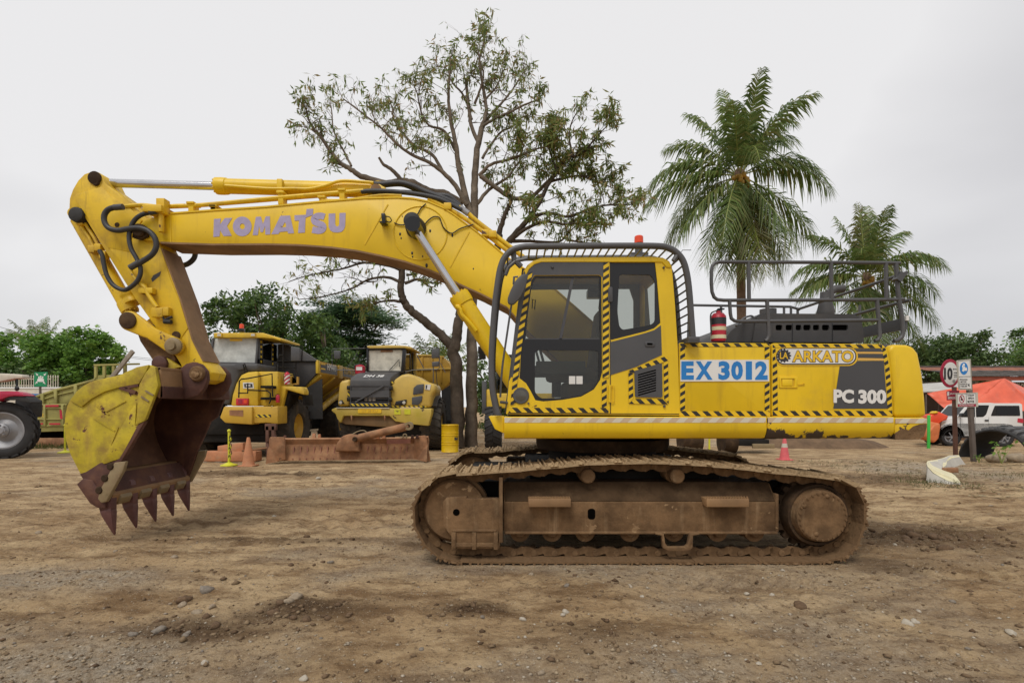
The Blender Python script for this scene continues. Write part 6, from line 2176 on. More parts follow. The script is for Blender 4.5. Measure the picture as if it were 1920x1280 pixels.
for y in (565, 580, 680, 698): v_('grille_slat', 'decal_grey', [(255, y), (632, y), (632, y + 4), (255, y + 4)], 18.64, th=.02)
for x in (392, 432, 472): v_('radiator_tab', 'plank', [(x, 668), (x + 28, 668), (x + 28, 705), (x, 705)], 18.655, th=.01)
q = MB()
q.bar(CP(300, 712, 18.57, 't2'), CP(580, 550, 18.57, 't2'), .05, .05)
q.build('grille_diagonal_bar', M['grey'], VT)
for x0, x1, y0, y1 in ((213, 248, 548, 590), (213, 248, 664, 705), (634, 672, 552, 595), (630, 664, 668, 706)):
 v_('hood_catch', 'black', [(x0, y0), (x1, y0), (x1, y1), (x0, y1)], 18.58, th=.12, bev=.02)
v_('grille_tape', 'tape_t', [(245, 728), (638, 728), (638, 750), (245, 750)], 18.585, th=.008)
v_('cheek_tape', 'tape_t', [(222, 600), (244, 600), (244, 660), (222, 660)], 18.735, th=.008)
v_('cheek_tape', 'tape_t', [(640, 600), (660, 600), (652, 665), (632, 660)], 18.735, th=.008)
v_('cheek_tape', 'tape_t', [(648, 520), (680, 495), (690, 510), (650, 548)], 18.735, th=.008)
v_('sill_tape', 'tape_t', [(640, 748), (1010, 752), (1010, 764), (640, 762)], 18.735, th=.008)
q = MB()
for s_, x0, x1 in (('DH 38', 385, 582),):
 hs = lambda y: zt1 + (y - hy0 - .12) / .58 * (zt2 - .02 - zt1) + .01
 a, e = CP(x0, 460, 18.9, 't2').x, CP(x1, 460, 18.9, 't2').x
 text_on(q, s_, (a, 18.80, hs(18.80)), (e - a, 0, 0), (0, .34, hs(19.14) - hs(18.80)), .03)
q.build('hood_lettering', M['white'], VT)
q = MB()
for (x, y, r_) in ((355, 488, 14), (395, 490, 12), (440, 480, 22), (490, 488, 14), (520, 478, 12), (560, 490, 10), (420, 500, 10)):
 c_ = CP(x, y + 12, 18.70, 't2')
 q.ball((c_.x, 18.70, c_.z), r_ * .0022, 8, 5, (1.6, .5, 1.0))
q.build('peeled_paint', M['white_dirty'], VT)
# head lamps and side vents
for pts, l_ in (([(692, 740), (705, 705), (812, 685), (808, 735), (760, 745)], (785, 718)), ([(135, 735), (140, 695), (165, 690), (190, 730)], (150, 718))):
 hl = v_('headlamp', 'black', pts, 18.70, th=.08, bev=.01)
 q = MB()
 c_ = CP(*l_, 18.68, 't2')
 q.lathe([(-.01, 0), (0, .055), (.03, .065)], c_, (0, 1, 0), 18)
 q.build('lamp_lens', M['lamp'], hl)
v_('side_vent', 'decal_grey', rnd([(875, 640), (882, 570), (915, 540), (985, 530), (978, 622)], 8), 18.71, th=.08, bev=.01)
v_('side_vent', 'decal_grey', rnd([(865, 665), (970, 648), (965, 700), (930, 742), (865, 738)], 8), 18.71, th=.08, bev=.01)
v_('badge', 'sign_white', [(998, 536), (1055, 536), (1045, 592), (995, 585)], 18.72, th=.06)
v_('badge_print', 'dark_print', [(1004, 542), (1020, 542), (1015, 582), (1002, 580)], 18.715, th=.01)
# cab
vc = group_part('cab', VT)
v_('roof', 'volvo', [(415, 150), (640, 142), (800, 148), (870, 165), (860, 185), (790, 172), (440, 176), (415, 165)], 20.2, th=1.9, bev=.03, parent=vc)
v_('windscreen', 'glass_cream', [(430, 200), (785, 190), (768, 402), (430, 402)], 20.35, th=.02, parent=vc)
v_('sun_strip', 'rust_beam', [(552, 192), (675, 190), (675, 212), (552, 214)], 20.33, th=.005, parent=vc)
q = MB()
for a, e, w in (((425, 185), (425, 405), .08), ((793, 182), (775, 405), .14), ((415, 180), (800, 178), .10), ((420, 408), (790, 408), .06)):
 q.bar(CP(*a, 20.33, 't2'), CP(*e, 20.33, 't2'), w, .12, up=(0, 1, 0))
xv = CP(800, 0, 20.4, 't2').x
zv0, zv1 = CP(0, 425, 20.4, 't2').z, CP(0, 165, 20.4, 't2').z
for y0, y1 in ((20.35, 20.55), (21.4, 21.5), (22.0, 22.15)):
 q.box(xv - .05, xv, y0, y1, zv0, zv1)
q.box(xv - .05, xv, 20.35, 22.1, zv0 - .3, zv0 + .1)
q.build('cab_frame', M['black'], vc, bev=.01)
bpart(vc, 'side_window', 'glass_dark', (xv - .035, xv - .02, 20.5, 22.0, zv0, zv1), bev=0)
bpart(vc, 'cab_back', 'interior', (xv - 1.8, xv - .05, 22.05, 22.15, zv0, zv1 - .05), bev=0)
bpart(vc, 'cab_seat', 'seat_grey', (xv - 1.1, xv - .6, 21.1, 21.5, zv0 - .3, zv0 + .5), bev=.06)
bpart(vc, 'cab_post', 'volvo', (xv - .06, xv + .10, 22.1, 22.4, zv0 - .4, zv1 - .05), bev=.02)
tpart(vc, 'wiper', 'black', [CP(640, 395, 20.3, 't2'), CP(740, 285, 20.3, 't2'), CP(740, 360, 20.3, 't2')], .015)
def vtube(pts, r=.018, m='grey_tube', Y=19.6): return tpart(VT, 'mirror_arm', m, [CP(x, y, Y, 't2') for x, y in pts], r)
vtube([(880, 172), (1050, 170), (1130, 165), (1140, 180), (1140, 370), (1120, 385), (880, 392), (800, 410)])
vtube([(1080, 360), (1080, 520)]); vtube([(1105, 385), (1122, 575)], .016, 'black')
vtube([(915, 240), (985, 375)]); vtube([(1150, 320), (1200, 420)], .014)
vtube([(60, 390), (300, 395)]); vtube([(70, 180), (400, 175)], .012); vtube([(68, 190), (68, 370)], .014)
vtube([(220, 375), (330, 200)], .012)
v_('mirror', 'grey', [(1060, 180), (1138, 172), (1135, 270), (1062, 275)], 19.55, th=.08, bev=.02)
v_('mirror', 'grey', [(1065, 312), (1135, 305), (1132, 355), (1068, 360)], 19.55, th=.06, bev=.02)
v_('mirror', 'grey', [(80, 195), (148, 200), (145, 280), (85, 282)], 19.55, th=.08, bev=.02)
# fender, wheels, chassis
q = MB()
cF = Vector((-2.9, 19.95, .97))
o = []
for k in range(13):
 a = RAD(140 - 95 * k / 12)
 o.append((1.12 * math.cos(a), 1.12 * math.sin(a)))
for k in range(13):
 a = RAD(45 + 95 * k / 12)
 o.append((1.04 * math.cos(a), 1.04 * math.sin(a)))
q.ext(o, (cF.x - .55, cF.y, cF.z), (0, 1, 0), (0, 0, 1), (1, 0, 0), .65)
q.build('fender', M['grey'], VT, smooth=40)
wheel(VT, (-3.05, 19.95, .97), .97, .78, .46, 1, 'tyre', 'volvo', 22)
wheel(VT, (-6.0, 19.95, .97), .97, .78, .46, -1, 'tyre', 'volvo', 22)
wheel(VT, (-2.95, 24.2, .97), .97, .78, .46, 1, 'tyre_dark', 'volvo', 20)
wheel(VT, (-6.0, 24.2, .97), .97, .78, .46, -1, 'tyre_dark', 'volvo', 20)
bpart(VT, 'chassis', 'frame_dark', (-5.5, -3.3, 19.2, 26, .8, 1.4), (-5.8, -3.4, 19.0, 19.8, .55, 1.0), bev=.03)
# dump body
v_('dump_body', 'dump_in', [(900, 245), (1040, 240), (1180, 262), (1240, 330), (1258, 375), (1275, 380), (1278, 520), (1245, 520), (1160, 600), (1100, 560), (900, 520)], 23.0, th=4.5, bev=.04)
v_('body_rim', 'volvo', [(900, 238), (1050, 236), (1185, 252), (1180, 268), (1040, 250), (900, 254)], 22.95, th=.2, bev=.01)
v_('body_rib', 'volvo', [(900, 372), (1275, 372), (1276, 386), (900, 388)], 22.93, th=.08, bev=.01)
for x in (960, 1060, 1150): v_('body_rib', 'dump_in', [(x, 260), (x + 14, 260), (x + 14, 520), (x, 520)], 22.94, th=.07, bev=.01)
v_('mud_flap', 'rubber', [(1160, 600), (1250, 540), (1300, 570), (1300, 890), (1170, 890)], 22.3, th=.05)
t_ = extinguisher('fire_extinguisher', CP(350, 0, 20.0, 't2').x, 20.0, CP(0, 435, 20.0, 't2').z, .19, .38, 'fat red fire extinguisher with a white label beside the pale truck cab', striped=False)
q = MB()
q.plate(Q([(308, 360), (368, 360), (368, 395), (308, 395)], 19.79, 't2'), 19.79, 19.8)
q.build('white_label', M['white'], t_)
# ------------------------------------------------------------------ rusty blade with its cylinder
BL = thing('grader_blade', (-5, 15.2, 0), 'rusty orange dozer blade lying on the ground in front of the trucks', 'machine blade')
Yb0, Yb1 = 15.0, 15.5
xl, xr = CP(485, 0, Yb0, 't3').x, CP(1495, 0, Yb0, 't3').x
prof = [(0.0, .10), (-.10, .08), (-.06, .22), (.02, .40), (.03, .55), (-.05, .70), (.02, .74), (.14, .72), (.20, .55), (.20, .3), (.12, .12)]
q = MB()
nseg = 28
vs_ = []
for i in range(nseg + 1):
 u = i / nseg
 x = xl + (xr - xl) * u
 y0 = Yb0 + (Yb1 - Yb0) * u
 e = max(0, abs(u - .5) - .42) / .08
 for (dy, z) in prof:
  vs_.append((x, y0 + dy - .25 * e * (1 if z < .5 else .3), z + (-.06 * e if z < .3 else .04 * e)))
n = len(prof)
fs = []
for i in range(nseg):
 for k in range(n):
  a, b_ = i * n + k, i * n + (k + 1) % n
  fs.append((a, b_, b_ + n, a + n))
fs.append(tuple(range(n))); fs.append(tuple(nseg * n + k for k in range(n))[::-1])
q.add(vs_, fs)
q.build('mouldboard', M['rust_beam'], BL, smooth=30)
q = MB()
for i in range(18):
 u = .14 + .72 * i / 17
 x = xl + (xr - xl) * u
 y0 = Yb0 + (Yb1 - Yb0) * u
 if abs(u - .5) < .09: continue
 q.bar((x, y0 - .03, .24), (x, y0 + .0, .48), .02, .02)
 q.box(x - .012, x + .012, y0 - .12, y0 - .08, .12, .15)
split_build(q, 'blade_rib', M['red_rust'], BL)
q = MB()
for x0, x1 in ((485, 590), (1405, 1500)):
 a, e = CP(x0, 0, Yb0, 't3').x, CP(x1, 0, Yb0, 't3').x
 yy = Yb0 if x0 < 900 else Yb1
 zt = .78
 o = [(a, .04), (e, .12), (e, .55), (e - .03, .76), (e - .1, .78), (a + .12, .78), (a, .74)] if x0 < 900 else [(a, .12), (e + .06, .0), (e - .06, .74), (e - .1, .80), (a + .1, .78), (a, .7)]
 q.plate(o, yy - .16, yy - .08)
split_build(q, 'end_bit', M['rust_beam'], BL, bev=.015)
for (x, w, h) in ((765, 26, 30), (800, 20, 26), (512, 20, 18), (575, 20, 18), (1180, 26, 22), (1222, 22, 22), (1408, 20, 20), (1440, 20, 20)):
 a = CP(x, 0, 15.3, 't3').x
 ww = w * .2865 * 15.3 / 960
 hh = h * .2865 * 15.3 / 960
 q = MB()
 q.add([(a - ww / 2, 15.25, .70), (a + ww / 2, 15.25, .70), (a + ww * .3, 15.25, .72 + hh), (a - ww * .3, 15.25, .72 + hh), (a - ww / 2, 15.33, .70), (a + ww / 2, 15.33, .70), (a + ww * .3, 15.33, .72 + hh), (a - ww * .3, 15.33, .72 + hh)],
          [(0, 1, 2, 3), (7, 6, 5, 4), (0, 4, 5, 1), (1, 5, 6, 2), (2, 6, 7, 3), (3, 7, 4, 0)])
 q.build('lifting_lug', M['cone_orange'] if h > 21 else M['bucket_rust'], BL, bev=.008)
q = MB()
q.plate(Q([(900, 860), (915, 800), (945, 760), (985, 745), (1035, 752), (1052, 775), (1045, 815), (1060, 860)], 14.95, 't3'), 14.93, 15.25)
q.build('trunnion_casting', M['rust_beam'], BL, bev=.05, smooth=60)
q = MB()
A, B_ = CP(1040, 775, 14.95, 't3'), CP(1385, 692, 14.95, 't3')
q.tube([A, A.lerp(B_, .05), A.lerp(B_, .06), A.lerp(B_, .93), B_], [.09, .09, .115, .115, .09], 16)
rc = q.build('hydraulic_ram', M['rust_beam'], BL, smooth=40)
q = MB()
q.lathe([(-.10, .055), (-.10, .12), (.10, .12), (.10, .055)], B_, (0, 1, 0), 20, True)
q.build('ram_eye', M['tan_steel'], rc)
q = MB()
q.lathe([(-.10, 0), (-.12, .06), (.10, .09), (.1, 0)], CP(1035, 778, 14.9, 't3'), (0, 1, 0), 14)
q.build('ram_pin', M['mud_dark'], BL)
q = MB()
q.tube(smooth_path([CP(1010, 750, 15.1, 't3'), CP(1050, 728, 15.2, 't3'), CP(1090, 722, 15.2, 't3'), CP(1112, 738, 15.2, 't3')], 4), .018, 6)
q.tube(smooth_path([CP(1310, 782, 15.4, 't3'), CP(1345, 765, 15.4, 't3'), CP(1350, 748, 15.4, 't3'), CP(1368, 748, 15.4, 't3'), CP(1366, 775, 15.4, 't3')], 4), .022, 6)
q.build('loose_pipe', M['tan_steel'], BL)
q = MB()
q.plate(Q([(1240, 782), (1395, 778), (1395, 805), (1240, 810)], 15.23, 't3'), 15.215, 15.24)
q.build('red_patch', M['red_rust'], BL)
# ------------------------------------------------------------------ odd steel, post, cone, drum
BMS = thing('steel_beam', (-9.6, 15.3, 0), 'orange painted steel beam on timber blocks behind the chain post and cone', 'steel beam')
q = MB()
q.box(CP(40, 0, 15.3, 't1').x, CP(500, 0, 15.3, 't1').x, 15.3, 15.7, CP(0, 1210, 15.3, 't1').z, CP(0, 1125, 15.3, 't1').z)
q.build('beam', M['cone_orange'], BMS, bev=.02)
q = MB()
q.plate(Q([(172, 1078), (300, 1058), (390, 1050), (390, 1125), (172, 1125)], 15.4, 't1'), 15.4, 15.6)
q.build('gusset_plate', M['cone_orange'], BMS, bev=.015)
for x in (60, 190, 470):
 a = CP(x, 0, 15.35, 't1').x
 bpart(BMS, 'timber_block', 'plank', (a - .1, a + .1, 15.3, 15.75, 0, CP(0, 1211, 15.3, 't1').z), bev=.01)
tpart(BMS, 'loose_pipe', 'rust_beam', [CP(380, 1120, 15.2, 't1'), CP(600, 1095, 15.5, 't1')], .03)
LG = thing('steel_stand', (-7.9, 15.7, 0), 'rusty trestle stand beneath an orange yellow bumper at the end of the blade', 'stand')
q = MB()
for x in (605, 655): q.bar(CP(x, 1040, 15.7, 't1'), CP(x, 905, 15.7, 't1'), .10, .12, up=(0, 1, 0))
q.bar(CP(585, 915, 15.7, 't1'), CP(680, 915, 15.7, 't1'), .12, .2)
q.bar((CP(605, 0, 15.7, 't1').x, 15.75, 0), CP(605, 1040, 15.75, 't1'), .10, .12, up=(0, 1, 0))
q.bar((CP(655, 0, 15.7, 't1').x, 15.75, 0), CP(655, 1040, 15.75, 't1'), .10, .12, up=(0, 1, 0))
q.build('trestle', M['post_rust'], LG, bev=.01)
def cone(x, y, h, m, label, band=None):
 t = thing('traffic_cone', (x, y, 0), label, 'traffic cone')
 z0 = gz(x, y)
 q = MB()
 q.box(x - h * .26, x + h * .26, y - h * .26, y + h * .26, z0, z0 + h * .04)
 q.build('cone_base', M[m], t, bev=.012)
 q = MB()
 q.lathe([(h * .035, h * .215), (h * .08, h * .20), (h * .97, h * .055), (h * 1.0, h * .045), (h * 1.0, 0)], (x, y, z0), (0, 0, 1), 20)
 q.build('cone_body', M[m], t)
 if band:
  q = MB()
  q.lathe([(h * .55, h * .127), (h * .72, h * .1)], (x, y, z0), (0, 0, 1), 20)
  q.build('cone_band', M[band], t)
 return t
cone(CP(438, 0, 14.3, 't1').x, 14.3, .80, 'cone_orange', 'faded orange traffic cone beside the yellow chain post')
cone(XX(1471, 16.1), 16.1, .72, 'cone_red', 'faded red traffic cone standing on open dirt behind the excavator', 'white_dirty')
def chain_post(x, y, h, label, chain=True):
 t = thing('chain_post', (x, y, 0), label, 'barrier post')
 z0 = gz(x, y)
 q = MB()
 q.lathe([(0, .22), (.03, .22), (.06, .12), (.10, .04), (.1, 0)], (x, y, z0), (0, 0, 1), 20)
 q.build('post_base', M['lime'], t)
 q = MB()
 q.cyl((x, y, z0 + .05), (x, y, z0 + h), .032, n=12)
 q.ball((x, y, z0 + h), .05)
 q.build('post', M['lime'], t)
 if chain:
  for k in range(12):
   q = MB()
   zz = z0 + h * (.82 - .055 * k)
   a = k * 1.57
   u = Vector((math.cos(a), math.sin(a), 0))
   c_ = Vector((x + .055 + .02 * math.sin(k * 1.7), y - .04, zz))
   q.tube([c_ + u * (.026 * math.cos(t_)) + Vector((0, 0, .042 * math.sin(t_))) for t_ in [j * math.pi / 5 for j in range(11)]], .010, 5, False)
   q.build('chain_link', M['lime'] if k % 2 else M['black'], t)
 return t
chain_post(CP(272, 0, 14.4, 't1').x, 14.4, .98, 'yellow barrier post with a hanging chain beside the orange cone')
chain_post(XX(122, 18.6), 18.6, 1.0, 'yellow barrier post half hidden behind the bucket', False)
chain_post(XX(1330, 17.5), 17.5, 1.1, 'yellow post glimpsed under the excavator body', False)
DR = thing('oil_drum', (XX(844, 18.7), 18.7, 0), 'yellow steel drum standing at the foot of the tree trunks', 'drum')
xd, rd, hd_ = XX(844, 18.7), .315, 1.0
q = MB()
pr = [(0, 0), (0, rd), (.015, rd + .012), (.03, rd)]
for zz in (.27, .36, .60, .69):
 pr += [(zz, rd), (zz + .015, rd + .014), (zz + .03, rd)]
pr += [(hd_ - .03, rd), (hd_ - .015, rd + .012), (hd_, rd + .004), (hd_, rd - .03), (hd_ - .02, rd - .035), (hd_ - .02, 0)]
q.lathe(pr, (xd, 18.7, gz(xd, 18.7)), (0, 0, 1), 36)
q.build('drum_body', M['drum'], DR, smooth=40)
q = MB()
c_ = Vector((xd + .22, 18.7 - .235, .48))
q.plate([(c_.x - .035, .46), (c_.x + .075, .46), (c_.x + .075, .56), (c_.x + .045, .51), (c_.x, .56), (c_.x - .035, .56)], c_.y - .02, c_.y + .09)
q.build('drum_stencil', M['dark_print'], DR)
# yellow loader half hidden behind the excavator cab
LD = thing('wheel_loader', (-.9, 20, 0), 'yellow wheel loader mostly hidden behind the excavator cab', 'wheel loader')
wheel(LD, (XX(925, 18.8), 19.1, .85), .85, .6, .4, 1, 'tyre_dark', 'komatsu', 20)
wheel(LD, (XX(925, 18.8) + 2.0, 19.1, .85), .85, .6, .4, 1, 'tyre_dark', 'komatsu', 20)
bpart(LD, 'loader_body', 'komatsu', (XX(908, 19), XX(908, 19) + 2.6, 18.9, 23, 1.6, 2.15), (XX(912, 19), XX(912, 19) + .35, 18.85, 19.1, 1.2, 2.3), bev=.04)
bpart(LD, 'loader_fender', 'grey', (XX(904, 19), XX(912, 19), 18.8, 19.5, 1.4, 2.6), bev=.02)
LA_ = bpart(LD, 'loader_cab', 'glass_dark', (XX(930, 20), XX(930, 20) + 1.4, 20, 21.6, 2.15, 3.7), bev=.03)
tpart(LD, 'mirror_arm', 'grey_tube', [P(935, 648, 19.5), P(897, 650, 19.5), P(896, 674, 19.5)], .02)
mm_ = ppart(LD, 'mirror', 'frame_dark', rnd([(897, 650), (910, 649), (911, 673), (898, 674)], 2), 19.45, th=.1, bev=.02)
# something low and grey behind the right rear of the excavator
SK = thing('skid_frame', (6.5, 18, 0), 'muddy steel skid and roller seen through the gap under the excavator', 'steel skid')
q = MB()
q.cyl((XX(1275, 18.4), 18.4, .45), (XX(1312, 18.4), 18.4, .45), .42, n=22)
q.cyl((XX(1352, 18.2), 18.2, .42), (XX(1376, 18.2), 18.2, .42), .42, n=22)
split_build(q, 'roller_drum', M['mud_dark'], SK)
q = MB()
q.box(XX(1376, 18.1), XX(1440, 18.1), 18.0, 18.9, .28, .5)
q.box(XX(1376, 18.1), XX(1462, 18.1), 18.3, 19.0, .5, .95)
q.build('skid_box', M['frame_dark'], SK, bev=.02)
bpart(SK, 'skid_rail', 'tan_steel', (XX(1412, 17.9), XX(1453, 17.9), 17.9, 18.0, .2, .36), bev=.01)
DH_ = thing('dirt_heap', (XX(1540, 21), 21, 0), 'low heap of brown soil behind the red cone', 'soil heap')
q = MB()
hp_n = 22
vs_ = [(XX(1540, 21) + 3.2 * math.cos(a) * r_, 21.5 + 1.6 * math.sin(a) * r_, .62 * (1 - r_ ** 1.5) + (.12 * mnoise.noise(Vector((math.cos(a) * r_ * 3, math.sin(a) * r_ * 3, 1))) if r_ < 1 else -.1)) for r_ in (0.02, .25, .5, .75, 1.0) for a in [2 * math.pi * k / hp_n for k in range(hp_n)]]
fs = [(i * hp_n + k, (i + 1) * hp_n + k, (i + 1) * hp_n + (k + 1) % hp_n, i * hp_n + (k + 1) % hp_n) for i in range(4) for k in range(hp_n)] + [tuple(range(hp_n))]
q.add(vs_, fs)
q.build('heap', M['clod'], DH_, smooth=180)
# ------------------------------------------------------------------ trees
def leaf_quads(pts, size, R, droop=.3, slim=.3, flat=0.0):
 """one kite-shaped leaf per point; returns verts, quads"""
 n = len(pts)
 a = R.random(n) * 2 * np.pi
 el = (R.random(n) - .5) * 2.2 * (1 - flat) - droop
 d = np.stack([np.cos(a) * np.cos(el), np.sin(a) * np.cos(el), np.sin(el)], 1)
 up = R.normal(size=(n, 3)) * (1 - flat) + np.array([0, 0, 1.0]) * (flat + .35)
 w = np.cross(d, up)
 w /= np.linalg.norm(w, axis=1, keepdims=True) + 1e-9
 L = size * (.65 + .7 * R.random((n, 1)))
 p0 = pts
 p1 = pts + d * L * .45 + w * L * slim * .5
 p2 = pts + d * L
 p3 = pts + d * L * .45 - w * L * slim * .5
 nb = np.cross(w, d)
 p2 = p2 + nb * L * .10
 V = np.stack([p0, p1, p2, p3], 1).reshape(-1, 3)
 return V, np.arange(n * 4).reshape(n, 4)
def limb_tree(name, label, base, limbs, leafspec, bark, Y0, twig=1.0, seed=3, leaf='leaf_slim', leaf_len=.25, group=None):
 """limbs: list of (pixel path with radius px start/end, depth offset end, leafiness)"""
 rg = random.Random(seed)
 R = np.random.default_rng(seed)
 t = thing(name, base, label, 'tree', group)
 leaf_pts = []
 tw = MB()
 def twigs(p, d, L, r, lvl, leafy):
  # a wandering twig that carries side twigs and tufts of leaves
  pts = [p]
  dd = d.normalized()
  k = 4 if lvl else 5
  for i in range(k):
   dd = (dd + Vector((rg.gauss(0, .22), rg.gauss(0, .22), rg.gauss(.05, .2)))).normalized()
   pts.append(pts[-1] + dd * L / k)
  tw.tube(pts, [r * (1 - .75 * i / k) for i in range(k + 1)], 4, False)
  if lvl > 0:
   for i in range(1, k + 1):
    if rg.random() < .75:
     s = (dd + Vector((rg.gauss(0, .75), rg.gauss(0, .75), rg.gauss(.1, .6)))).normalized()
     twigs(pts[i], s, L * rg.uniform(.4, .65), r * .55, lvl - 1, leafy)
  if rg.random() < leafy:
   m = rg.randint(3, 7) + (6 if leafy > .8 else 0)
   for _ in range(m):
    q_ = pts[-1].lerp(pts[-3], rg.random())
    leaf_pts.append(q_ + Vector((rg.gauss(0, .05), rg.gauss(0, .05), rg.gauss(0, .05))))
 for i, (pl, r0, r1, dy, leafy, tl) in enumerate(limbs):
  n = len(pl)
  pts = []
  for j, (x, y) in enumerate(pl):
   u = j / (n - 1)
   pts.append(P(x, y, Y0 + (dy[0] + (dy[1] - dy[0]) * u)))
  sm = smooth_path(pts, 5)
  s_ = Y0 / F
  rr = []
  for j in range(len(sm)):
   u = j / (len(sm) - 1)
   rr.append(max(.012, (r0 + (r1 - r0) * u ** .8) * s_))
  for j in range(1, len(sm) - 1):
   sm[j] = sm[j] + Vector((rg.gauss(0, 1), rg.gauss(0, 1), rg.gauss(0, 1))) * rr[j] * .10
  q = MB()
  q.tube(sm, rr, 10 if r0 > 5 else 7)
  q.build('trunk' if r0 >= 12 else 'limb', M[bark], t, smooth=60)
  if tl > 0:
   st = int(len(sm) * (.30 if r0 < 8 else .5))
   for j in range(st, len(sm), 2):
    u = (j - st) / max(1, len(sm) - st)
    for _ in range(1 + (rg.random() < .4 + .5 * u)):
     d = (sm[min(j + 1, len(sm) - 1)] - sm[j - 1]).normalized()
     sd = (d * (.5 + u * .5) + Vector((rg.gauss(0, .6), rg.gauss(0, .6), rg.gauss(.25, .55)))).normalized()
     twigs(sm[j], sd, tl * rg.uniform(.6, 1.25) * (1.1 - .3 * u), min(rr[j] * .5, .022), 1 + (rg.random() < .45), leafy)
 o = tw.build('twigs', M[bark], t, smooth=0)
 tag(o, None, None, None, 'stuff')
 if leaf_pts:
  V_, F_ = leaf_quads(np.array([tuple(p) for p in leaf_pts]), leaf_len, R, .75, .24)
  o = mesh_np('leaves', V_, F_, M[leaf], t)
  tag(o, None, None, None, 'stuff')
 return t
def T(*p): return px(p, 'tr')
def TB(*p): return px(p, 'tb')
YT1 = 21.2
limbs1 = [
 ([(884, 838), (884, 760), (885, 660), (886, 560), (889, 470), (889, 400), (890, 348), (893, 290), (903, 239)], 12.5, 5.0, (0, 0), 0, 0),
 ([(903, 239), (912, 205), (905, 160), (899, 115), (904, 92), (908, 75), (911, 58)], 4.2, 1.0, (0, .3), .55, .7),
 ([(889, 420), (877, 385), (862, 320), (855, 275), (846, 230), (841, 190), (843, 140), (845, 105)], 7.5, 1.2, (0, -.8), .55, .9),
 (T((975, 1000), (900, 880), (830, 815), (780, 780), (690, 740), (620, 690), (540, 610), (440, 530), (340, 455)), 5.0, 1.0, (-.2, -1.5), .55, 1.0),
 (T((850, 830), (800, 745), (700, 690), (640, 620), (600, 560), (590, 500), (570, 440)), 3.6, .9, (0, .8), .55, 1.2),
 (T((915, 720), (860, 620), (780, 590), (740, 520), (720, 430), (700, 380)), 3.0, .8, (0, -1.2), .6, 1.0),
 (T((940, 1000), (870, 950), (780, 930), (700, 890), (640, 880), (560, 890)), 9.0, 6.0, (.3, .2), 0, 0),
 (T((560, 890), (430, 850), (370, 810), (330, 790), (280, 730), (235, 665), (190, 610), (160, 560), (150, 510)), 6.0, 1.2, (.2, -.6), .4, .9),
 (T((380, 800), (340, 720), (290, 620), (280, 520), (270, 460)), 2.4, .8, (.0, .8), .35, 1.1),
 (T((640, 875), (590, 820), (545, 790), (522, 755)), 4.5, 2.2, (.2, .0), 0, 0),
 (T((1020, 1000), (1090, 920), (1180, 860), (1225, 800), (1260, 755)), 4.0, 1.2, (0, .9), .7, 1.1),
 (T((1035, 850), (1100, 790), (1180, 770), (1260, 740), (1340, 710), (1390, 700)), 3.4, 1.2, (0, -.9), .9, 1.0),
 (T((1045, 850), (1110, 900), (1200, 960), (1260, 965), (1310, 955), (1400, 870), (1440, 830)), 4.6, 3.4, (0, .5), 0, 0),
 (T((1040, 640), (1080, 560), (1150, 480), (1200, 420), (1245, 350), (1290, 285)), 3.4, .9, (0, .8), .6, 1.1),
 (T((1050, 600), (1110, 560), (1180, 530), (1260, 490), (1338, 460)), 3.2, 1.5, (0, -.5), .55, .7),
 (T((1055, 760), (1090, 700), (1150, 625), (1200, 600), (1250, 555), (1285, 540)), 2.8, 1.0, (0, .6), .45, .7),
 (T((1040, 690), (1000, 600), (982, 480), (968, 350)), 4.2, 2.6, (0, 0), .3, .5),
 (T((1000, 560), (960, 440), (900, 370), (870, 300), (820, 285)), 2.6, .8, (0, .5), .5, 1.0),
 (T((1015, 480), (1045, 400), (1060, 330), (1040, 250), (1030, 180)), 2.6, .8, (0, -.6), .55, 1.0),
 (T((1060, 470), (1120, 400), (1160, 320), (1180, 270)), 2.2, .8, (0, .9), .6, 1.0),
]
T1 = limb_tree('tall_tree', 'tall sparse tree rising above the excavator boom, straight mossy trunk', (XX(884, YT1), YT1, 0), limbs1, None, 'bark', YT1, seed=11)
YT2 = 20.4
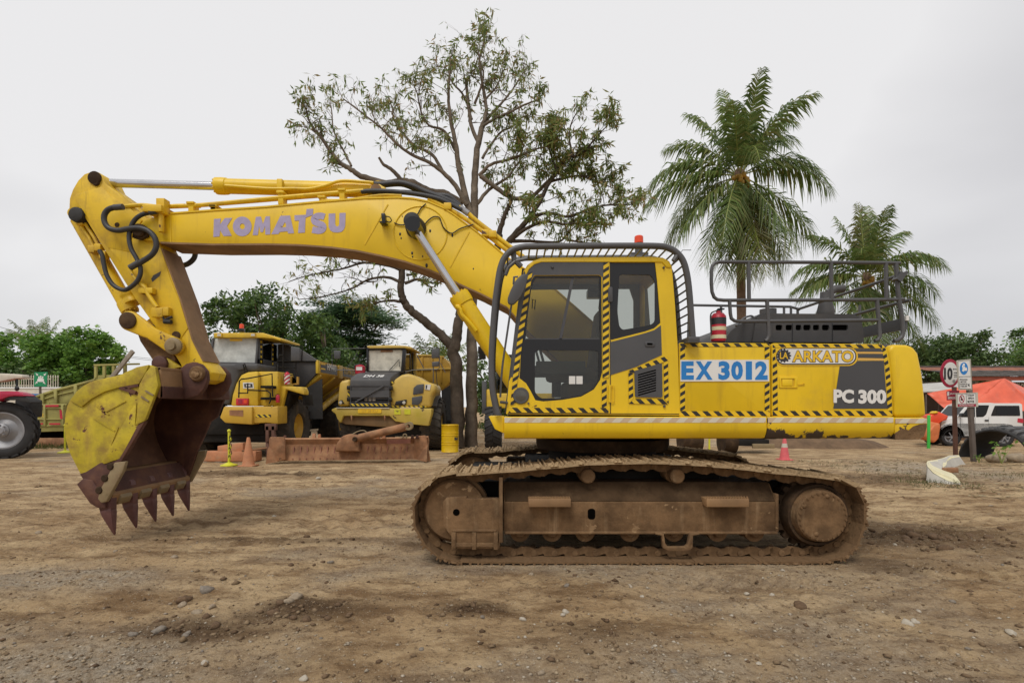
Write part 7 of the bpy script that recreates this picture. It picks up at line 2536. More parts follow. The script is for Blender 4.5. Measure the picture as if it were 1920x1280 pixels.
limbs2 = [
 ([(858, 838), (858, 760), (855, 700), (850, 655), (846, 640)], 14.5, 10.0, (0, 0), 0, 0),
 ([(848, 650), (825, 628), (801, 606), (778, 588), (764, 575), (756, 562), (752, 545), (754, 500), (756, 450)], 9.5, 5.5, (0, -.4), 0, 0),
 ([(852, 655), (858, 620), (862, 595), (868, 570), (892, 545), (915, 520), (930, 480), (936, 440)], 10.0, 7.0, (0, .6), 0, 0),
 (TB((655, 300), (600, 280), (520, 268), (450, 265), (350, 295), (270, 310), (150, 335), (60, 365)), 3.4, .7, (-.4, -1.5), .16, .8),
 (TB((660, 365), (600, 345), (560, 340), (490, 352), (450, 370), (400, 400), (300, 430), (200, 450), (120, 458)), 3.2, .7, (-.4, .5), .30, .7),
 (TB((655, 470), (600, 465), (555, 470), (510, 485), (470, 495)), 3.0, 1.0, (-.4, .2), .45, .6),
 (TB((680, 372), (740, 352), (780, 362), (840, 372), (900, 360)), 3.2, 1.2, (-.3, .2), .3, .5),
 (TB((690, 330), (740, 320), (800, 300)), 2.2, .8, (-.3, .4), .4, .5),
 (T((1140, 1150), (1165, 1060), (1200, 985), (1195, 945)), 5.5, 2.5, (.6, .2), .5, .6),
 (T((1190, 1190), (1240, 1130), (1300, 1060), (1350, 980), (1390, 900), (1440, 830), (1480, 770), (1545, 740), (1620, 700)), 6.5, 1.4, (.6, 0), .95, 1.0),
 (T((1400, 880), (1480, 860), (1560, 850), (1640, 880), (1720, 910)), 3.0, .9, (.3, 1.2), .95, 1.0),
 (T((1310, 1060), (1400, 1040), (1500, 1060), (1600, 1020), (1700, 1000), (1780, 1000), (1850, 995)), 3.6, .8, (.5, -1.0), .75, 1.0),
 (T((1200, 1180), (1280, 1120), (1380, 1085), (1480, 1100), (1560, 1090), (1660, 1090)), 4.2, 1.0, (.6, -.6), .9, .9),
 (T((1180, 1185), (1300, 1185), (1440, 1190), (1490, 1150), (1540, 1100)), 4.0, 1.0, (.6, .9), .5, .6),
 (T((1490, 1180), (1560, 1190), (1620, 1195)), 2.4, .8, (.8, .8), .3, .4),
 (T((1440, 830), (1400, 720), (1390, 640), (1420, 600)), 2.6, .8, (0, .8), .95, .9),
 (T((1520, 750), (1500, 650), (1520, 560), (1560, 500)), 2.4, .7, (0, .4), .5, .9),
 (T((1600, 700), (1650, 640), (1700, 590)), 2.0, .7, (0, -.5), .95, 1.0),
]
T2 = limb_tree('forked_tree', 'dark forked tree beside the yellow drum with crooked bare limbs', (XX(858, YT2), YT2, 0), limbs2, None, 'bark_mossy', YT2, seed=5)
# ---- palms
def palm(name, label, X, Y, zc, fronds, Lf, lean=(0, 0), seed=1, trunk_r=(.20, .14), nuts=0, young=False, nleaf=84):
 rg = random.Random(seed)
 R = np.random.default_rng(seed)
 t = thing(name, (X, Y, 0), label, 'palm tree', 'coconut palms behind the yard')
 c = Vector((X + lean[0], Y + lean[1], zc))
 if trunk_r[0] > 0:
  q = MB()
  n = 26
  pth = [Vector((X + lean[0] * (k / n) ** 1.6, Y + lean[1] * (k / n) ** 1.6, zc * k / n - .1)) for k in range(n + 1)]
  q.tube(pth, [trunk_r[0] + (trunk_r[1] - trunk_r[0]) * k / n + (.02 if k % 2 else 0) + (.14 if k == 0 else 0) for k in range(n + 1)], 12)
  q.build('trunk', M['palm_bark'], t, smooth=40)
  q = MB()
  q.ball(c + Vector((0, 0, -.1)), trunk_r[1] * 1.7, 10, 6, (1, 1, 1.8))
  q.build('crown_shaft', M['palm_bark'], t)
 for i, (az, el, ln, bend, old) in enumerate(fronds):
  L = Lf * ln * (1.22 if el < -.7 else 1.08)
  d = Vector((math.cos(az) * math.cos(el), math.sin(az) * math.cos(el), math.sin(el)))
  n = nleaf
  pts = [c + Vector((math.cos(az), math.sin(az), 0)) * trunk_r[1] * .5]
  dd = d.copy()
  K = 22
  for k in range(K):
   pts.append(pts[-1] + dd * L / K)
   g = bend * 1.18 * (.35 + 1.3 * k / K) / K
   dd = (dd + Vector((0, 0, -1)) * g * 1.3 + Vector((rg.gauss(0, .01), rg.gauss(0, .01), 0))).normalized()
  q = MB()
  q.tube(pts, [.045 * (1 - .85 * k / K) + .006 for k in range(K + 1)], 5)
  ci = [len(q.v)]
  VV, FF = [], []
  A = np.array([tuple(p) for p in pts])
  side_v = Vector((-math.sin(az), math.cos(az), 0))
  for k in range(n):
   if rg.random() < .10: continue
   u = .13 + .87 * (k + rg.random() * .6) / n
   f = u * K
   j = min(int(f), K - 1)
   p = pts[j].lerp(pts[j + 1], f - j)
   tdir = (pts[j + 1] - pts[j]).normalized()
   nrm = side_v.cross(tdir)
   if nrm.z < 0: nrm = -nrm
   ll = L * .275 * (math.sin(math.pi * (.10 + .86 * u)) ** .6) * rg.uniform(.85, 1.1)
   for s in (-1, 1):
    sp_ = (tdir * (.50 + .5 * u) + side_v * s * (.95 - .25 * u) + nrm * rg.gauss(.10, .20) + tdir * rg.gauss(0, .12)).normalized()
    drp = Vector((0, 0, -1)) * ll * rg.uniform(.5, 1.05)
    m_ = p + sp_ * ll * .5 + drp * .18
    e = p + sp_ * ll * .92 + drp * .85
    w = tdir * ll * .038 + Vector((0, 0, .006))
    b0 = len(VV)
    VV += [p - w * .6, p + w * .6, m_ + w, m_ - w, e]
    FF += [(b0, b0 + 1, b0 + 2, b0 + 3), (b0 + 3, b0 + 2, b0 + 4, b0 + 4)]
  base = len(q.v)
  q.mat(1)
  q.v += VV
  for f in FF:
   ff = f if f[3] != f[2] else f[:3]
   q.f.append(tuple(base + x for x in ff))
   q.m.append(1)
  me = bpy.data.meshes.new('frond')
  o_ = ORG[t.name]
  me.from_pydata([tuple(v - o_) for v in q.v], [], q.f)
  me.polygons.foreach_set('material_index', q.m)
  me.materials.append(M['rib'])
  me.materials.append(M['frond_old'] if old else M['frond'])
  me.update()
  link_mesh('frond', me, t)
 for k in range(nuts):
  q = MB()
  a = rg.uniform(math.pi * .95, math.pi * 2.05)
  r_ = rg.uniform(.3, .55)
  q.ball(c + Vector((r_ * math.cos(a), r_ * math.sin(a) - .1, rg.uniform(-.85, -.15))), rg.uniform(.12, .17), 8, 6, (1, 1, 1.15))
  q.build('coconut', M['coconut'], t)
 return t
def A_(*l): return [(RAD(a), RAD(e), ln, b, o) for a, e, ln, b, o in l]
Yp1 = 34.0
f1 = A_((180, 8, 1.0, .9, 0), (178, 32, .95, 1.3, 0), (192, -30, .95, .7, 0), (205, -58, .95, .35, 0), (225, -72, .95, .2, 0), (160, 55, .85, 1.1, 0), (140, 70, .95, .9, 0),
  (0, 22, .98, 1.05, 0), (-5, 34, .85, 1.2, 0), (-12, -32, 1.0, .7, 0), (10, -52, .9, .4, 0), (-30, -70, .95, .25, 0), (25, 55, 1.0, .9, 0), (50, 72, 1.0, .95, 0), (-40, 62, .9, 1.1, 0),
  (95, 84, 1.0, .7, 0), (-80, 74, .9, 1.0, 0), (-88, -68, 1.02, .25, 1), (-75, -78, .95, .15, 1), (-110, -72, .98, .2, 1), (-60, -50, .9, .5, 0), (-130, -45, .85, .7, 0), (-100, 30, .75, 1.6, 0), (110, 40, .9, 1.1, 0), (70, 20, .9, .9, 0), (120, 8, .9, .8, 0), (-120, 60, .8, 1.2, 0), (40, -10, .95, .7, 0), (150, -20, .9, .7, 0), (15, 66, .95, 1.2, 0))
palm('coconut_palm', 'tall coconut palm with full crown, behind the excavator engine deck', XX(1392, Yp1), Yp1, ZZ(330, Yp1), f1, 6.3, (XX(1386, Yp1) - XX(1392, Yp1), 0), 4, (.34, .22), 22)
Yp2 = 44.0
f2 = A_((180, 10, .95, 1.0, 0), (175, 35, 1.0, 1.2, 0), (188, -22, .95, .8, 0), (165, 60, .95, .9, 0), (135, 74, .95, .5, 0), (0, 14, 1.0, 1.0, 0), (-4, 38, 1.05, 1.1, 0), (-10, -20, 1.05, .8, 0), (8, 2, 1.0, .8, 0), (20, 62, 1.0, .9, 0), (55, 76, 1.05, .5, 0),
  (-20, -48, 1.0, .5, 0), (-40, -65, .95, .3, 0), (-85, -70, 1.0, .2, 1), (-70, -75, .95, .2, 1), (-105, -66, .95, .25, 0), (200, -50, .9, .45, 0), (215, -64, .95, .3, 0), (95, 86, 1.0, .3, 1), (-90, 70, .9, 1.0, 0), (-100, 25, .75, 1.5, 1), (-60, 40, .85, 1.4, 0), (-130, 45, .85, 1.3, 0), (110, 30, .9, 1.0, 0), (60, 15, .9, .9, 0), (150, 20, .9, .9, 0))
palm('coconut_palm', 'shorter coconut palm with orange nuts behind the engine deck rails', XX(1625, Yp2), Yp2, ZZ(520, Yp2), f2, 6.2, (0, 0), 9, (.34, .22), 16)
for (x, y, Y_, sd, ln, lab) in ((76, 660, 62, 3, 4.2, 'palm top poking out above the bright green trees and white wall'), (822, 706, 42, 6, 3.8, 'small palm top showing between the pale truck and the forked trunk')):
 rg = random.Random(sd)
 fr_ = [(RAD(a), RAD(e), 1.0, .5, 0) for a, e in ((185, 50), (150, 62), (120, 74), (90, 82), (60, 72), (30, 60), (0, 46), (-60, 60), (-120, 62), (-90, 40), (200, 30), (-20, 28))]
 palm('coconut_palm', lab, XX(x, Y_), Y_, ZZ(y, Y_), fr_, ln, (0, 0), sd, (.2, .16), 0, nleaf=40)
# ---- leafy crowns
def leafy(name, label, outline, Y, depth, n, size, leaf, seed, clump=.5, flat=0.15, droop=.25, slim=.5, trunk=None, tiers=False, group='trees beyond the yard', cl=60, tr=.2):
 """crown filling a pixel outline: leaf clumps scattered through the volume, trunk and limbs inside"""
 R = np.random.default_rng(seed)
 poly = Q(outline, Y)
 xs, zs = [p[0] for p in poly], [p[1] for p in poly]
 def inside(x, z):
  c_ = False
  j = len(poly) - 1
  for i in range(len(poly)):
   if (poly[i][1] > z) != (poly[j][1] > z) and x < (poly[j][0] - poly[i][0]) * (z - poly[i][1]) / (poly[j][1] - poly[i][1]) + poly[i][0]:
    c_ = not c_
   j = i
  return c_
 cx_, base = (sum(xs) / len(xs), 0)
 bx = XX(trunk, Y) if trunk else cx_
 t = thing(name, (bx, Y, 0), label, 'tree', group)
 cen_ = []
 tries = 0
 while len(cen_) < cl and tries < 9000:
  tries += 1
  x, z = R.uniform(min(xs), max(xs)), R.uniform(min(zs), max(zs))
  if inside(x, z):
   cen_.append((x, Y + R.uniform(-1, 1) * depth, z))
 cen_ = np.array(cen_)
 rr = clump * (.55 + .8 * R.random(len(cen_)))
 k = R.integers(0, len(cen_), n)
 off = R.normal(size=(n, 3))
 off /= np.linalg.norm(off, axis=1, keepdims=True)
 off *= (R.random((n, 1)) ** .45)
 sc = np.array([1.35, 1.2, .30]) if tiers else np.array([1, 1, .8])
 pts = cen_[k] + off * rr[k][:, None] * sc
 if tiers: pts[:, 2] -= (np.abs(off[:, 0]) * rr[k] * .15)
 V_, F_ = leaf_quads(pts, size, R, droop, slim, flat)
 o = mesh_np('crown', V_, F_, M[leaf], t)
 q = MB()
 zc = min(zs) + (max(zs) - min(zs)) * .55
 q.tube([(bx, Y, -.2), (bx + .1, Y, zc * .5), (bx, Y, zc)], [tr * 1.4, tr, tr * .5], 9)
 for j in R.integers(0, len(cen_), min(26, len(cen_))):
  e = Vector(cen_[j])
  s = Vector((bx, Y, max(.8, min(zc, e.z * R.uniform(.45, .8)))))
  q.tube([s, s.lerp(e, .5) + Vector((0, 0, .15)), e], [tr * .4, tr * .22, .02], 5)
 q.build('trunk', M['bark'], t, smooth=60)
 return t
leafy('broadleaf_tree', 'bushy bright green tree directly behind the white wall and spiked fence', [(-60, 700), (-50, 650), (0, 636), (40, 634), (80, 630), (100, 642), (108, 660), (100, 720), (60, 730), (-60, 735)], 50, 2.2, 9000, .40, 'leaf_lime', 21, 1.0, .3, .35, .55, cl=90)
leafy('broadleaf_tree', 'rounded bright green tree behind the dump bed rail and leaning plank', [(100, 640), (112, 620), (140, 619), (155, 626), (160, 640), (166, 620), (185, 616), (195, 632), (222, 650), (226, 665), (212, 676), (196, 690), (190, 715), (150, 730), (95, 725), (92, 670)], 48, 2.0, 10000, .38, 'leaf_lime', 22, .85, .3, .35, .55, cl=95)
leafy('broadleaf_tree', 'low dark hedge tree just above the white wall', [(-40, 690), (40, 690), (90, 690), (150, 705), (175, 720), (170, 740), (-40, 745)], 47, 1.2, 3500, .35, 'leaf_mid', 23, .8, .2, .3, .5, cl=40)
leafy('broadleaf_tree', 'dark glossy leaved tree behind the cab with the red beacon', [(372, 640), (378, 600), (395, 592), (410, 600), (425, 575), (445, 560), (470, 555), (490, 540), (500, 532), (512, 545), (530, 560), (545, 575), (560, 600), (590, 610), (620, 625), (640, 660), (640, 700), (600, 715), (372, 715)], 33, 2.4, 15000, .30, 'leaf_dark', 24, .75, .1, -.2, .42, trunk=500, cl=140)
leafy('broadleaf_tree', 'dark shrubby tree between the two trucks', [(540, 640), (560, 600), (590, 590), (610, 600), (640, 640), (655, 690), (650, 730), (540, 730)], 31, 1.6, 6000, .28, 'leaf_dark', 25, .65, .1, 0, .42, trunk=610, cl=60)
leafy('conifer_tree', 'feathery blue green tree with flat tiers behind the pale truck', [(596, 572), (625, 566), (650, 560), (680, 566), (705, 572), (715, 585), (735, 592), (738, 605), (720, 615), (728, 630), (715, 640), (722, 655), (700, 670), (690, 700), (640, 720), (600, 700), (592, 640), (590, 600)], 40, 2.4, 30000, .34, 'leaf_needle', 26, 1.25, .7, .1, .34, trunk=655, tiers=True, cl=110)
leafy('broadleaf_tree', 'grey green tree just behind the excavator counterweight', [(1712, 650), (1725, 642), (1745, 640), (1765, 634), (1785, 650), (1795, 690), (1780, 740), (1730, 740), (1705, 720), (1700, 680)], 44, 2.2, 9000, .30, 'leaf_mid', 27, .9, .15, .2, .45, trunk=1745, cl=90)
leafy('broadleaf_tree', 'conical dark green tree above the roadside signs', [(1785, 650), (1797, 640), (1808, 627), (1820, 640), (1834, 655), (1846, 670), (1852, 690), (1840, 720), (1790, 720), (1780, 690)], 40, 1.8, 7500, .28, 'leaf_mid', 28, .75, .15, .2, .45, trunk=1810, cl=75)
leafy('broadleaf_tree', 'light green tree showing above the tiled roof', [(1866, 690), (1875, 672), (1890, 668), (1905, 650), (1915, 636), (1930, 610), (1990, 600), (1990, 700), (1870, 700)], 52, 2.0, 5000, .30, 'leaf_lime', 29, .8, .15, .2, .45, trunk=1930, cl=60)
leafy('broadleaf_tree', 'dark tree rising behind the tiled roof beside the light green one', [(1908, 680), (1914, 640), (1925, 625), (1960, 600), (2020, 600), (2020, 700), (1910, 700)], 46, 2.0, 5000, .30, 'leaf_dark', 30, .8, .15, .2, .45, trunk=1950, cl=60)
leafy('broadleaf_tree', 'green shrub behind the big trunks by the loader', [(888, 700), (896, 676), (915, 680), (945, 690), (960, 720), (960, 800), (900, 800), (888, 760)], 33, 1.5, 2600, .34, 'leaf_mid', 31, .7, .2, .2, .45, cl=34)
# ------------------------------------------------------------------ left side
TR = thing('tractor', (XX(9, 16.3), 16.3, 0), 'red farm tractor with large grey rimmed rear wheel and pale canopy', 'tractor')
Yt = 16.2
wheel(TR, (XX(-3, Yt), Yt + .2, .9), .88, .30, .58, -1, 'tyre_dark', 'alloy', 20, axis=(-.25, .97, 0), swept=.9, lug_h=.06, dish=.1)
wheel(TR, (XX(-3, Yt) - 1.5, Yt + 1.3, .9), .88, .30, .58, 1, 'tyre_dark', 'alloy', 20, axis=(-.25, .97, 0), swept=.9, lug_h=.06)
wheel(TR, (XX(10, Yt) - 2.3, Yt + .35, .55), .55, .32, .34, -1, 'tyre_dark', 'alloy', 16, axis=(0, 1, 0), swept=.9, lug_h=.04)
q = MB()
c_ = Vector((XX(-3, Yt), Yt + .04, .9))
q.lathe([(-.02, 0), (-.02, .10), (.01, .13), (.03, .20), (.05, .22)], c_, (-.25, .97, 0), 24)
for k in range(8):
 a = 2 * math.pi * k / 8
 q.cyl(c_ + Vector((.17 * math.cos(a), -.02, .17 * math.sin(a))), c_ + Vector((.17 * math.cos(a), .04, .17 * math.sin(a))), .022, n=6)
q.build('wheel_hub', M['alloy'], TR)
ppart(TR, 'fender', 'tractor_red', [(-80, 352), (0, 340), (90, 338), (180, 348), (240, 365), (300, 395), (260, 402), (170, 398), (100, 405), (0, 440), (-80, 470)], Yt - .1, 'l1', .4, bev=.03)
ppart(TR, 'fender_flap', 'rubber', [(235, 366), (275, 372), (330, 420), (380, 470), (372, 480), (300, 465), (200, 450), (100, 440), (40, 448), (100, 405), (220, 400)], Yt - .05, 'l1', .36, bev=.01)
ppart(TR, 'canopy', 'white_dirty', [(-200, 120), (0, 126), (150, 132), (260, 142), (272, 185), (180, 190), (100, 205), (0, 225), (-200, 235)], Yt + .2, 'l1', .28, bev=.04)
tpart(TR, 'canopy_post', 'black', [CP(205, 330, Yt + .3, 'l1'), CP(200, 190, Yt + .3, 'l1')], .03)
q = MB()
q.ball(CP(203, 308, Yt + .2, 'l1'), .075, 12, 8, (1, .5, 1.1))
q.build('mirror', M['black'], TR)
bpart(TR, 'tractor_body', 'tractor_red', (XX(10, Yt) - 3.0, XX(10, Yt) - .5, Yt + .55, Yt + 1.3, .8, 1.7), bev=.08)
bpart(TR, 'tractor_seat', 'rubber', (XX(10, Yt) - .4, XX(10, Yt) + .1, Yt + .7, Yt + 1.2, 1.3, 1.9), bev=.06)
Yd_ = 21.0
DB = thing('dump_bed', (XX(110, Yd_), Yd_, 0), 'olive yellow dump bed with red reflectors and DT lettering, behind the tractor', 'dump bed')
ppart(DB, 'tailgate', 'olive', [(250, 498), (805, 490), (775, 540), (765, 760), (760, 820), (250, 835)], Yd_, 'l1', .12, bev=.02)
for y in (500, 540, 672, 750): ppart(DB, 'tailgate_rail', 'olive', [(250, y), (770, y - 2), (770, y + 10), (250, y + 12)], Yd_ - .05, 'l1', .08, bev=.01)
for x in (515, 730): ppart(DB, 'tailgate_rib', 'olive', [(x, 505), (x + 26, 505), (x + 30, 760), (x + 8, 760)], Yd_ - .08, 'l1', .1, bev=.01)
for pts in ([(340, 508), (505, 506), (505, 528), (340, 532)], [(545, 506), (700, 502), (700, 526), (545, 528)], [(400, 722), (515, 720), (515, 738), (400, 742)], [(590, 722), (720, 722), (720, 742), (590, 742)], [(712, 562), (738, 565), (750, 670), (720, 672)]):
 ppart(DB, 'reflector', 'red', pts, Yd_ - .09, 'l1', .012)
q = MB()
text_px(q, 'DT 01', 412, 598, 560, 660, Yd_ - .012, 'l1', off=.02)
q.build('bed_lettering', M['gold'], DB)
ppart(DB, 'raised_bed', 'olive', [(345, 428), (420, 395), (640, 320), (900, 255), (1130, 195), (1130, 470), (800, 490), (270, 500), (320, 470)], Yd_ + .8, 'l1', 2.0, bev=.03)
ppart(DB, 'bed_top_rail', 'olive', [(340, 420), (640, 318), (900, 252), (1130, 190), (1130, 215), (900, 280), (640, 345), (345, 445)], Yd_ + .72, 'l1', .1, bev=.01)
for x, y in ((640, 330), (880, 270), (480, 380)): ppart(DB, 'bed_rib', 'olive', [(x, y), (x + 40, y - 12), (x + 40, 490), (x + 10, 490)], Yd_ + .70, 'l1', .1, bev=.01)
ppart(DB, 'bed_floor_edge', 'olive', [(420, 455), (700, 372), (1130, 280), (1130, 292), (700, 385), (420, 470)], Yd_ + .74, 'l1', .06)
ppart(DB, 'bed_skid', 'rust_beam', [(335, 905), (770, 905), (770, 965), (650, 1022), (340, 1022)], Yd_ - .1, 'l1', .6, bev=.02)
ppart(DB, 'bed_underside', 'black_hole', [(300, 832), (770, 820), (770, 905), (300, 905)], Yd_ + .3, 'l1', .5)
for x in (705, 768, 838, 925): ppart(DB, 'rail_post', 'olive', [(x, 495), (x + 18, 495), (x + 18, 590), (x, 590)], Yd_ + 1.0, 'l0', .08)
ppart(DB, 'rail_top', 'olive', [(702, 490), (1040, 482), (1040, 494), (702, 503)], Yd_ + .98, 'l0', .08)
ppart(DB, 'rail_panel', 'olive', [(712, 574), (1040, 560), (1040, 600), (700, 606)], Yd_ + 1.05, 'l0', .06)
PK = thing('timber_plank', (XX(230, 21), 21, 0), 'grey weathered plank leaning up against the dump bed rail', 'plank')
q = MB()
q.bar(CP(800, 640, Yd_ + .9, 'l0'), CP(998, 392, Yd_ + .75, 'l0'), .10, .17)
q.build('plank', M['plank'], PK, bev=.01)
WL = thing('boundary_wall', (XX(-20, 42), 42, 0), 'low white rendered wall under spiked fence bars behind the assembly sign', 'wall')
bpart(WL, 'wall_body', 'white_dirty', (XX(-120, 42), XX(115, 42), 42, 42.25, 0, ZZ(729, 42)), bev=.02)
bpart(WL, 'wall_coping', 'white', (XX(-120, 42), XX(115, 42), 41.95, 42.3, ZZ(729, 42), ZZ(725.5, 42)), bev=.02)
FN = thing('spiked_fence', (XX(-20, 42), 42.1, 0), 'pale spiked metal fence on top of the white wall', 'fence')
q = MB()
q.box(-.02, .02, -.02, .02, 0, .82)
q.add([(-.05, -.03, .82), (.05, -.03, .82), (.05, .03, .82), (-.05, .03, .82), (0, 0, 1.02)], [(0, 1, 4), (1, 2, 4), (2, 3, 4), (3, 0, 4), (3, 2, 1, 0)])
fb_me = q.mesh('fence_bar', M['white_dirty'])
for k in range(38):
 x = XX(-60, 42.1) + k * .20
 if x > XX(64, 42.1) and x < XX(88, 42.1): continue
 o = bpy.data.objects.new('fence_bar', fb_me)
 COL.objects.link(o)
 o.parent = FN
 o.location = (x - ORG[FN.name].x, 0, ZZ(725.3, 42))
bpart(FN, 'fence_rail', 'white_dirty', (XX(-100, 42.1), XX(95, 42.1), 42.12, 42.16, ZZ(723, 42), ZZ(721.5, 42)), (XX(-100, 42.1), XX(95, 42.1), 42.12, 42.16, ZZ(711, 42), ZZ(709.5, 42)), bev=0)
SG = thing('assembly_sign', (XX(76, 30), 30, 0), 'green assembly point sign with white people and arrows on a post', 'sign')
Ysg = 30.0
ppart(SG, 'sign_board', 'sign_green', [(410, 112), (568, 108), (556, 285), (406, 280)], Ysg, 'l1', .04)
tpart(SG, 'sign_post', 'post_grey', [CP(482, 285, Ysg + .06, 'l1'), Vector((CP(482, 0, Ysg, 'l1').x, Ysg + .06, 0))], .06)
q = MB()
Yi = Ysg - .012
for (x, y, r_) in ((488, 165, 11), (466, 172, 10), (512, 172, 10)):
 c_ = CP(x, y, Yi, 'l1')
 q.plate([(c_.x + r_ * .0049 * math.cos(a), c_.z + r_ * .0049 * math.sin(a)) for a in [k * math.pi / 6 for k in range(12)]], Yi, Yi + .006)
q.plate(Q([(445, 222), (448, 195), (462, 183), (486, 178), (512, 183), (526, 195), (528, 222), (505, 228), (468, 228)], Yi, 'l1'), Yi, Yi + .006)
for (x, y, sx, sy) in ((442, 138, 1, 1), (540, 138, -1, 1), (436, 238, 1, -1), (530, 240, -1, -1)):
 q.plate(Q([(x + 14 * sx, y + 14 * sy), (x + 14 * sx, y - 8 * sy), (x + 5 * sx, y - 1 * sy), (x - 10 * sx, y - 16 * sy), (x - 16 * sx, y - 10 * sy), (x - 1 * sx, y + 5 * sy), (x - 8 * sx, y + 14 * sy)], Yi, 'l1'), Yi, Yi + .006)
q.build('sign_symbol', M['white'], SG)
BD = thing('blue_drum', (XX(59, 27), 27, 0), 'blue plastic barrel top showing above the dump bed', 'barrel')
q = MB()
q.lathe([(0, 0), (0, .42), (ZZ(741, 27) - .05, .42), (ZZ(738, 27), .36), (ZZ(738, 27), 0)], (XX(58, 27), 27, 0), (0, 0, 1), 20)
q.build('barrel_body', M['blue'], BD)
UP = thing('utility_pole', (XX(233, 70), 70, 0), 'thin utility pole with crossarm far behind the leaning plank', 'utility pole')
tpart(UP, 'pole', 'post_grey', [(XX(233, 70), 70, 0), P(233, 664, 70)], .14)
tpart(UP, 'crossarm', 'post_grey', [P(228, 668, 70), P(238, 668, 70)], .08)
for k, (a, e) in enumerate((((-60, 594), (232, 668)), ((228, 668), (420, 678)), ((237, 667), (430, 672)))):
 q = MB()
 A, B_ = P(a[0], a[1], 70 if k else 60), P(e[0], e[1], 70)
 q.tube([A.lerp(B_, j / 12) - Vector((0, 0, 1.6 * (j / 12) * (1 - j / 12))) for j in range(13)], .022, 4)
 q.build('overhead_wire', M['black'], UP)
# person standing on the deck of the left truck, mostly behind the arm
PS = thing('person', (XX(389, 18.6), 18.6, 2.0), 'person in orange shirt and blue trousers standing behind the truck windscreen with the red beacon', 'person')
px0, py0 = XX(389, 18.6), 18.6
def skin_body(name, verts, edges, rad, m, par):
 me = bpy.data.meshes.new(name)
 me.from_pydata(verts, edges, [])
 o = bpy.data.objects.new(name, me)
 COL.objects.link(o)
 sk = o.modifiers.new('skin', 'SKIN')
 o.modifiers.new('sub', 'SUBSURF').levels = 1
 for v, r in zip(me.skin_vertices[0].data, rad): v.radius = (r, r)
 me.skin_vertices[0].data[0].use_root = True
 dg = bpy.context.evaluated_depsgraph_get()
 nm = bpy.data.meshes.new_from_object(o.evaluated_get(dg))
 bpy.data.objects.remove(o)
 nm.materials.clear()
 nm.materials.append(M[m])
 nm.shade_smooth()
 nm.transform(Matrix.Translation(Vector((px0, py0, 2.05)) - ORG[par.name]))
 return link_mesh(name, nm, par)
body_v = [(0, 0, .95), (0, 0, 1.2), (0, 0, 1.42), (0, -.01, 1.53), (0, -.02, 1.66), (.2, 0, 1.4), (.26, -.02, 1.12), (.24, -.15, .9), (-.2, 0, 1.4), (-.26, -.02, 1.12), (-.24, -.15, .9), (.1, 0, .9), (.11, -.02, .5), (.11, 0, .06), (-.1, 0, .9), (-.11, -.02, .5), (-.11, 0, .06), (.11, -.14, .04), (-.11, -.14, .04)]
body_e = [(0, 1), (1, 2), (2, 3), (3, 4), (2, 5), (5, 6), (6, 7), (2, 8), (8, 9), (9, 10), (0, 11), (11, 12), (12, 13), (0, 14), (14, 15), (15, 16), (13, 17), (16, 18)]
skin_body('body', body_v, body_e, [.14, .14, .15, .055, .10, .07, .05, .038, .07, .05, .038, .10, .065, .045, .10, .065, .045, .04, .04], 'skin', PS)
skin_body('shirt', [(0, 0, .98), (0, 0, 1.2), (0, 0, 1.42), (.2, 0, 1.4), (.26, -.02, 1.14), (-.2, 0, 1.4), (-.26, -.02, 1.14)], [(0, 1), (1, 2), (2, 3), (3, 4), (2, 5), (5, 6)], [.16, .165, .165, .085, .07, .085, .07], 'cone_orange', PS)
skin_body('trousers', [(0, 0, 1.0), (.1, 0, .9), (.11, -.02, .5), (.11, 0, .1), (-.1, 0, .9), (-.11, -.02, .5), (-.11, 0, .1)], [(0, 1), (1, 2), (2, 3), (0, 4), (4, 5), (5, 6)], [.165, .12, .085, .07, .12, .085, .07], 'blue', PS)
q = MB()
q.ball((px0, py0 + .01, 2.05 + 1.70), .115, 12, 8, (1, 1.1, .95))
q.build('hair', M['black'], PS)
bpart(KT, 'side_deck', 'frame_dark', (px0 - .8, px0 + .8, 18.2, 19.1, 1.95, 2.05), bev=.01)
# ------------------------------------------------------------------ right side: signs
def post(par, x0, y0, x1, y1, Y, r, m):
 A = P(x1, y1, Y)
 Bp = Vector((XX(x0, Y), Y, -.1))
 q = MB()
 q.bar(Bp, A, r * 2, r * 2, up=(0, 1, 0))
 return q.build('sign_post', M[m], par, bev=.006)
Y1 = 15.9
S1 = thing('speed_sign', (XX(1791, Y1), Y1, 0), 'round red rimmed 10 speed limit sign with a red plate below, rusty post', 'sign')
post(S1, 1792, 862, 1789, 725, Y1 + .05, .045, 'post_rust')
def disc(x, y, rx, ry, n=36): return [(x + rx * math.cos(2 * math.pi * k / n), y + ry * math.sin(2 * math.pi * k / n)) for k in range(n)]
ppart(S1, 'sign_disc', 'sign_red', disc(278, 405, 228, 342), Y1, 'sg', .03)
ppart(S1, 'sign_face', 'sign_white', disc(285, 410, 178, 272), Y1 - .006, 'sg', .005)
q = MB()
text_px(q, '10', 128, 268, 335, 562, Y1 - .0095, 'sg', off=.05)
text_px(q, 'MAKS', 345, 285, 445, 325, Y1 - .0095, 'sg', off=.02)
text_px(q, 'KM', 365, 372, 440, 412, Y1 - .0095, 'sg', off=.02)
text_px(q, '/JAM', 368, 468, 460, 508, Y1 - .0095, 'sg', off=.02)
q.bar(CP(360, 445, Y1 - .008, 'sg'), CP(458, 440, Y1 - .008, 'sg'), .004, .02)
q.plate(Q(disc(368, 595, 34, 42, 18), Y1 - .009, 'sg'), Y1 - .0095, Y1 - .007, holes=[Q(disc(368, 595, 26, 34, 18), Y1 - .009, 'sg')])
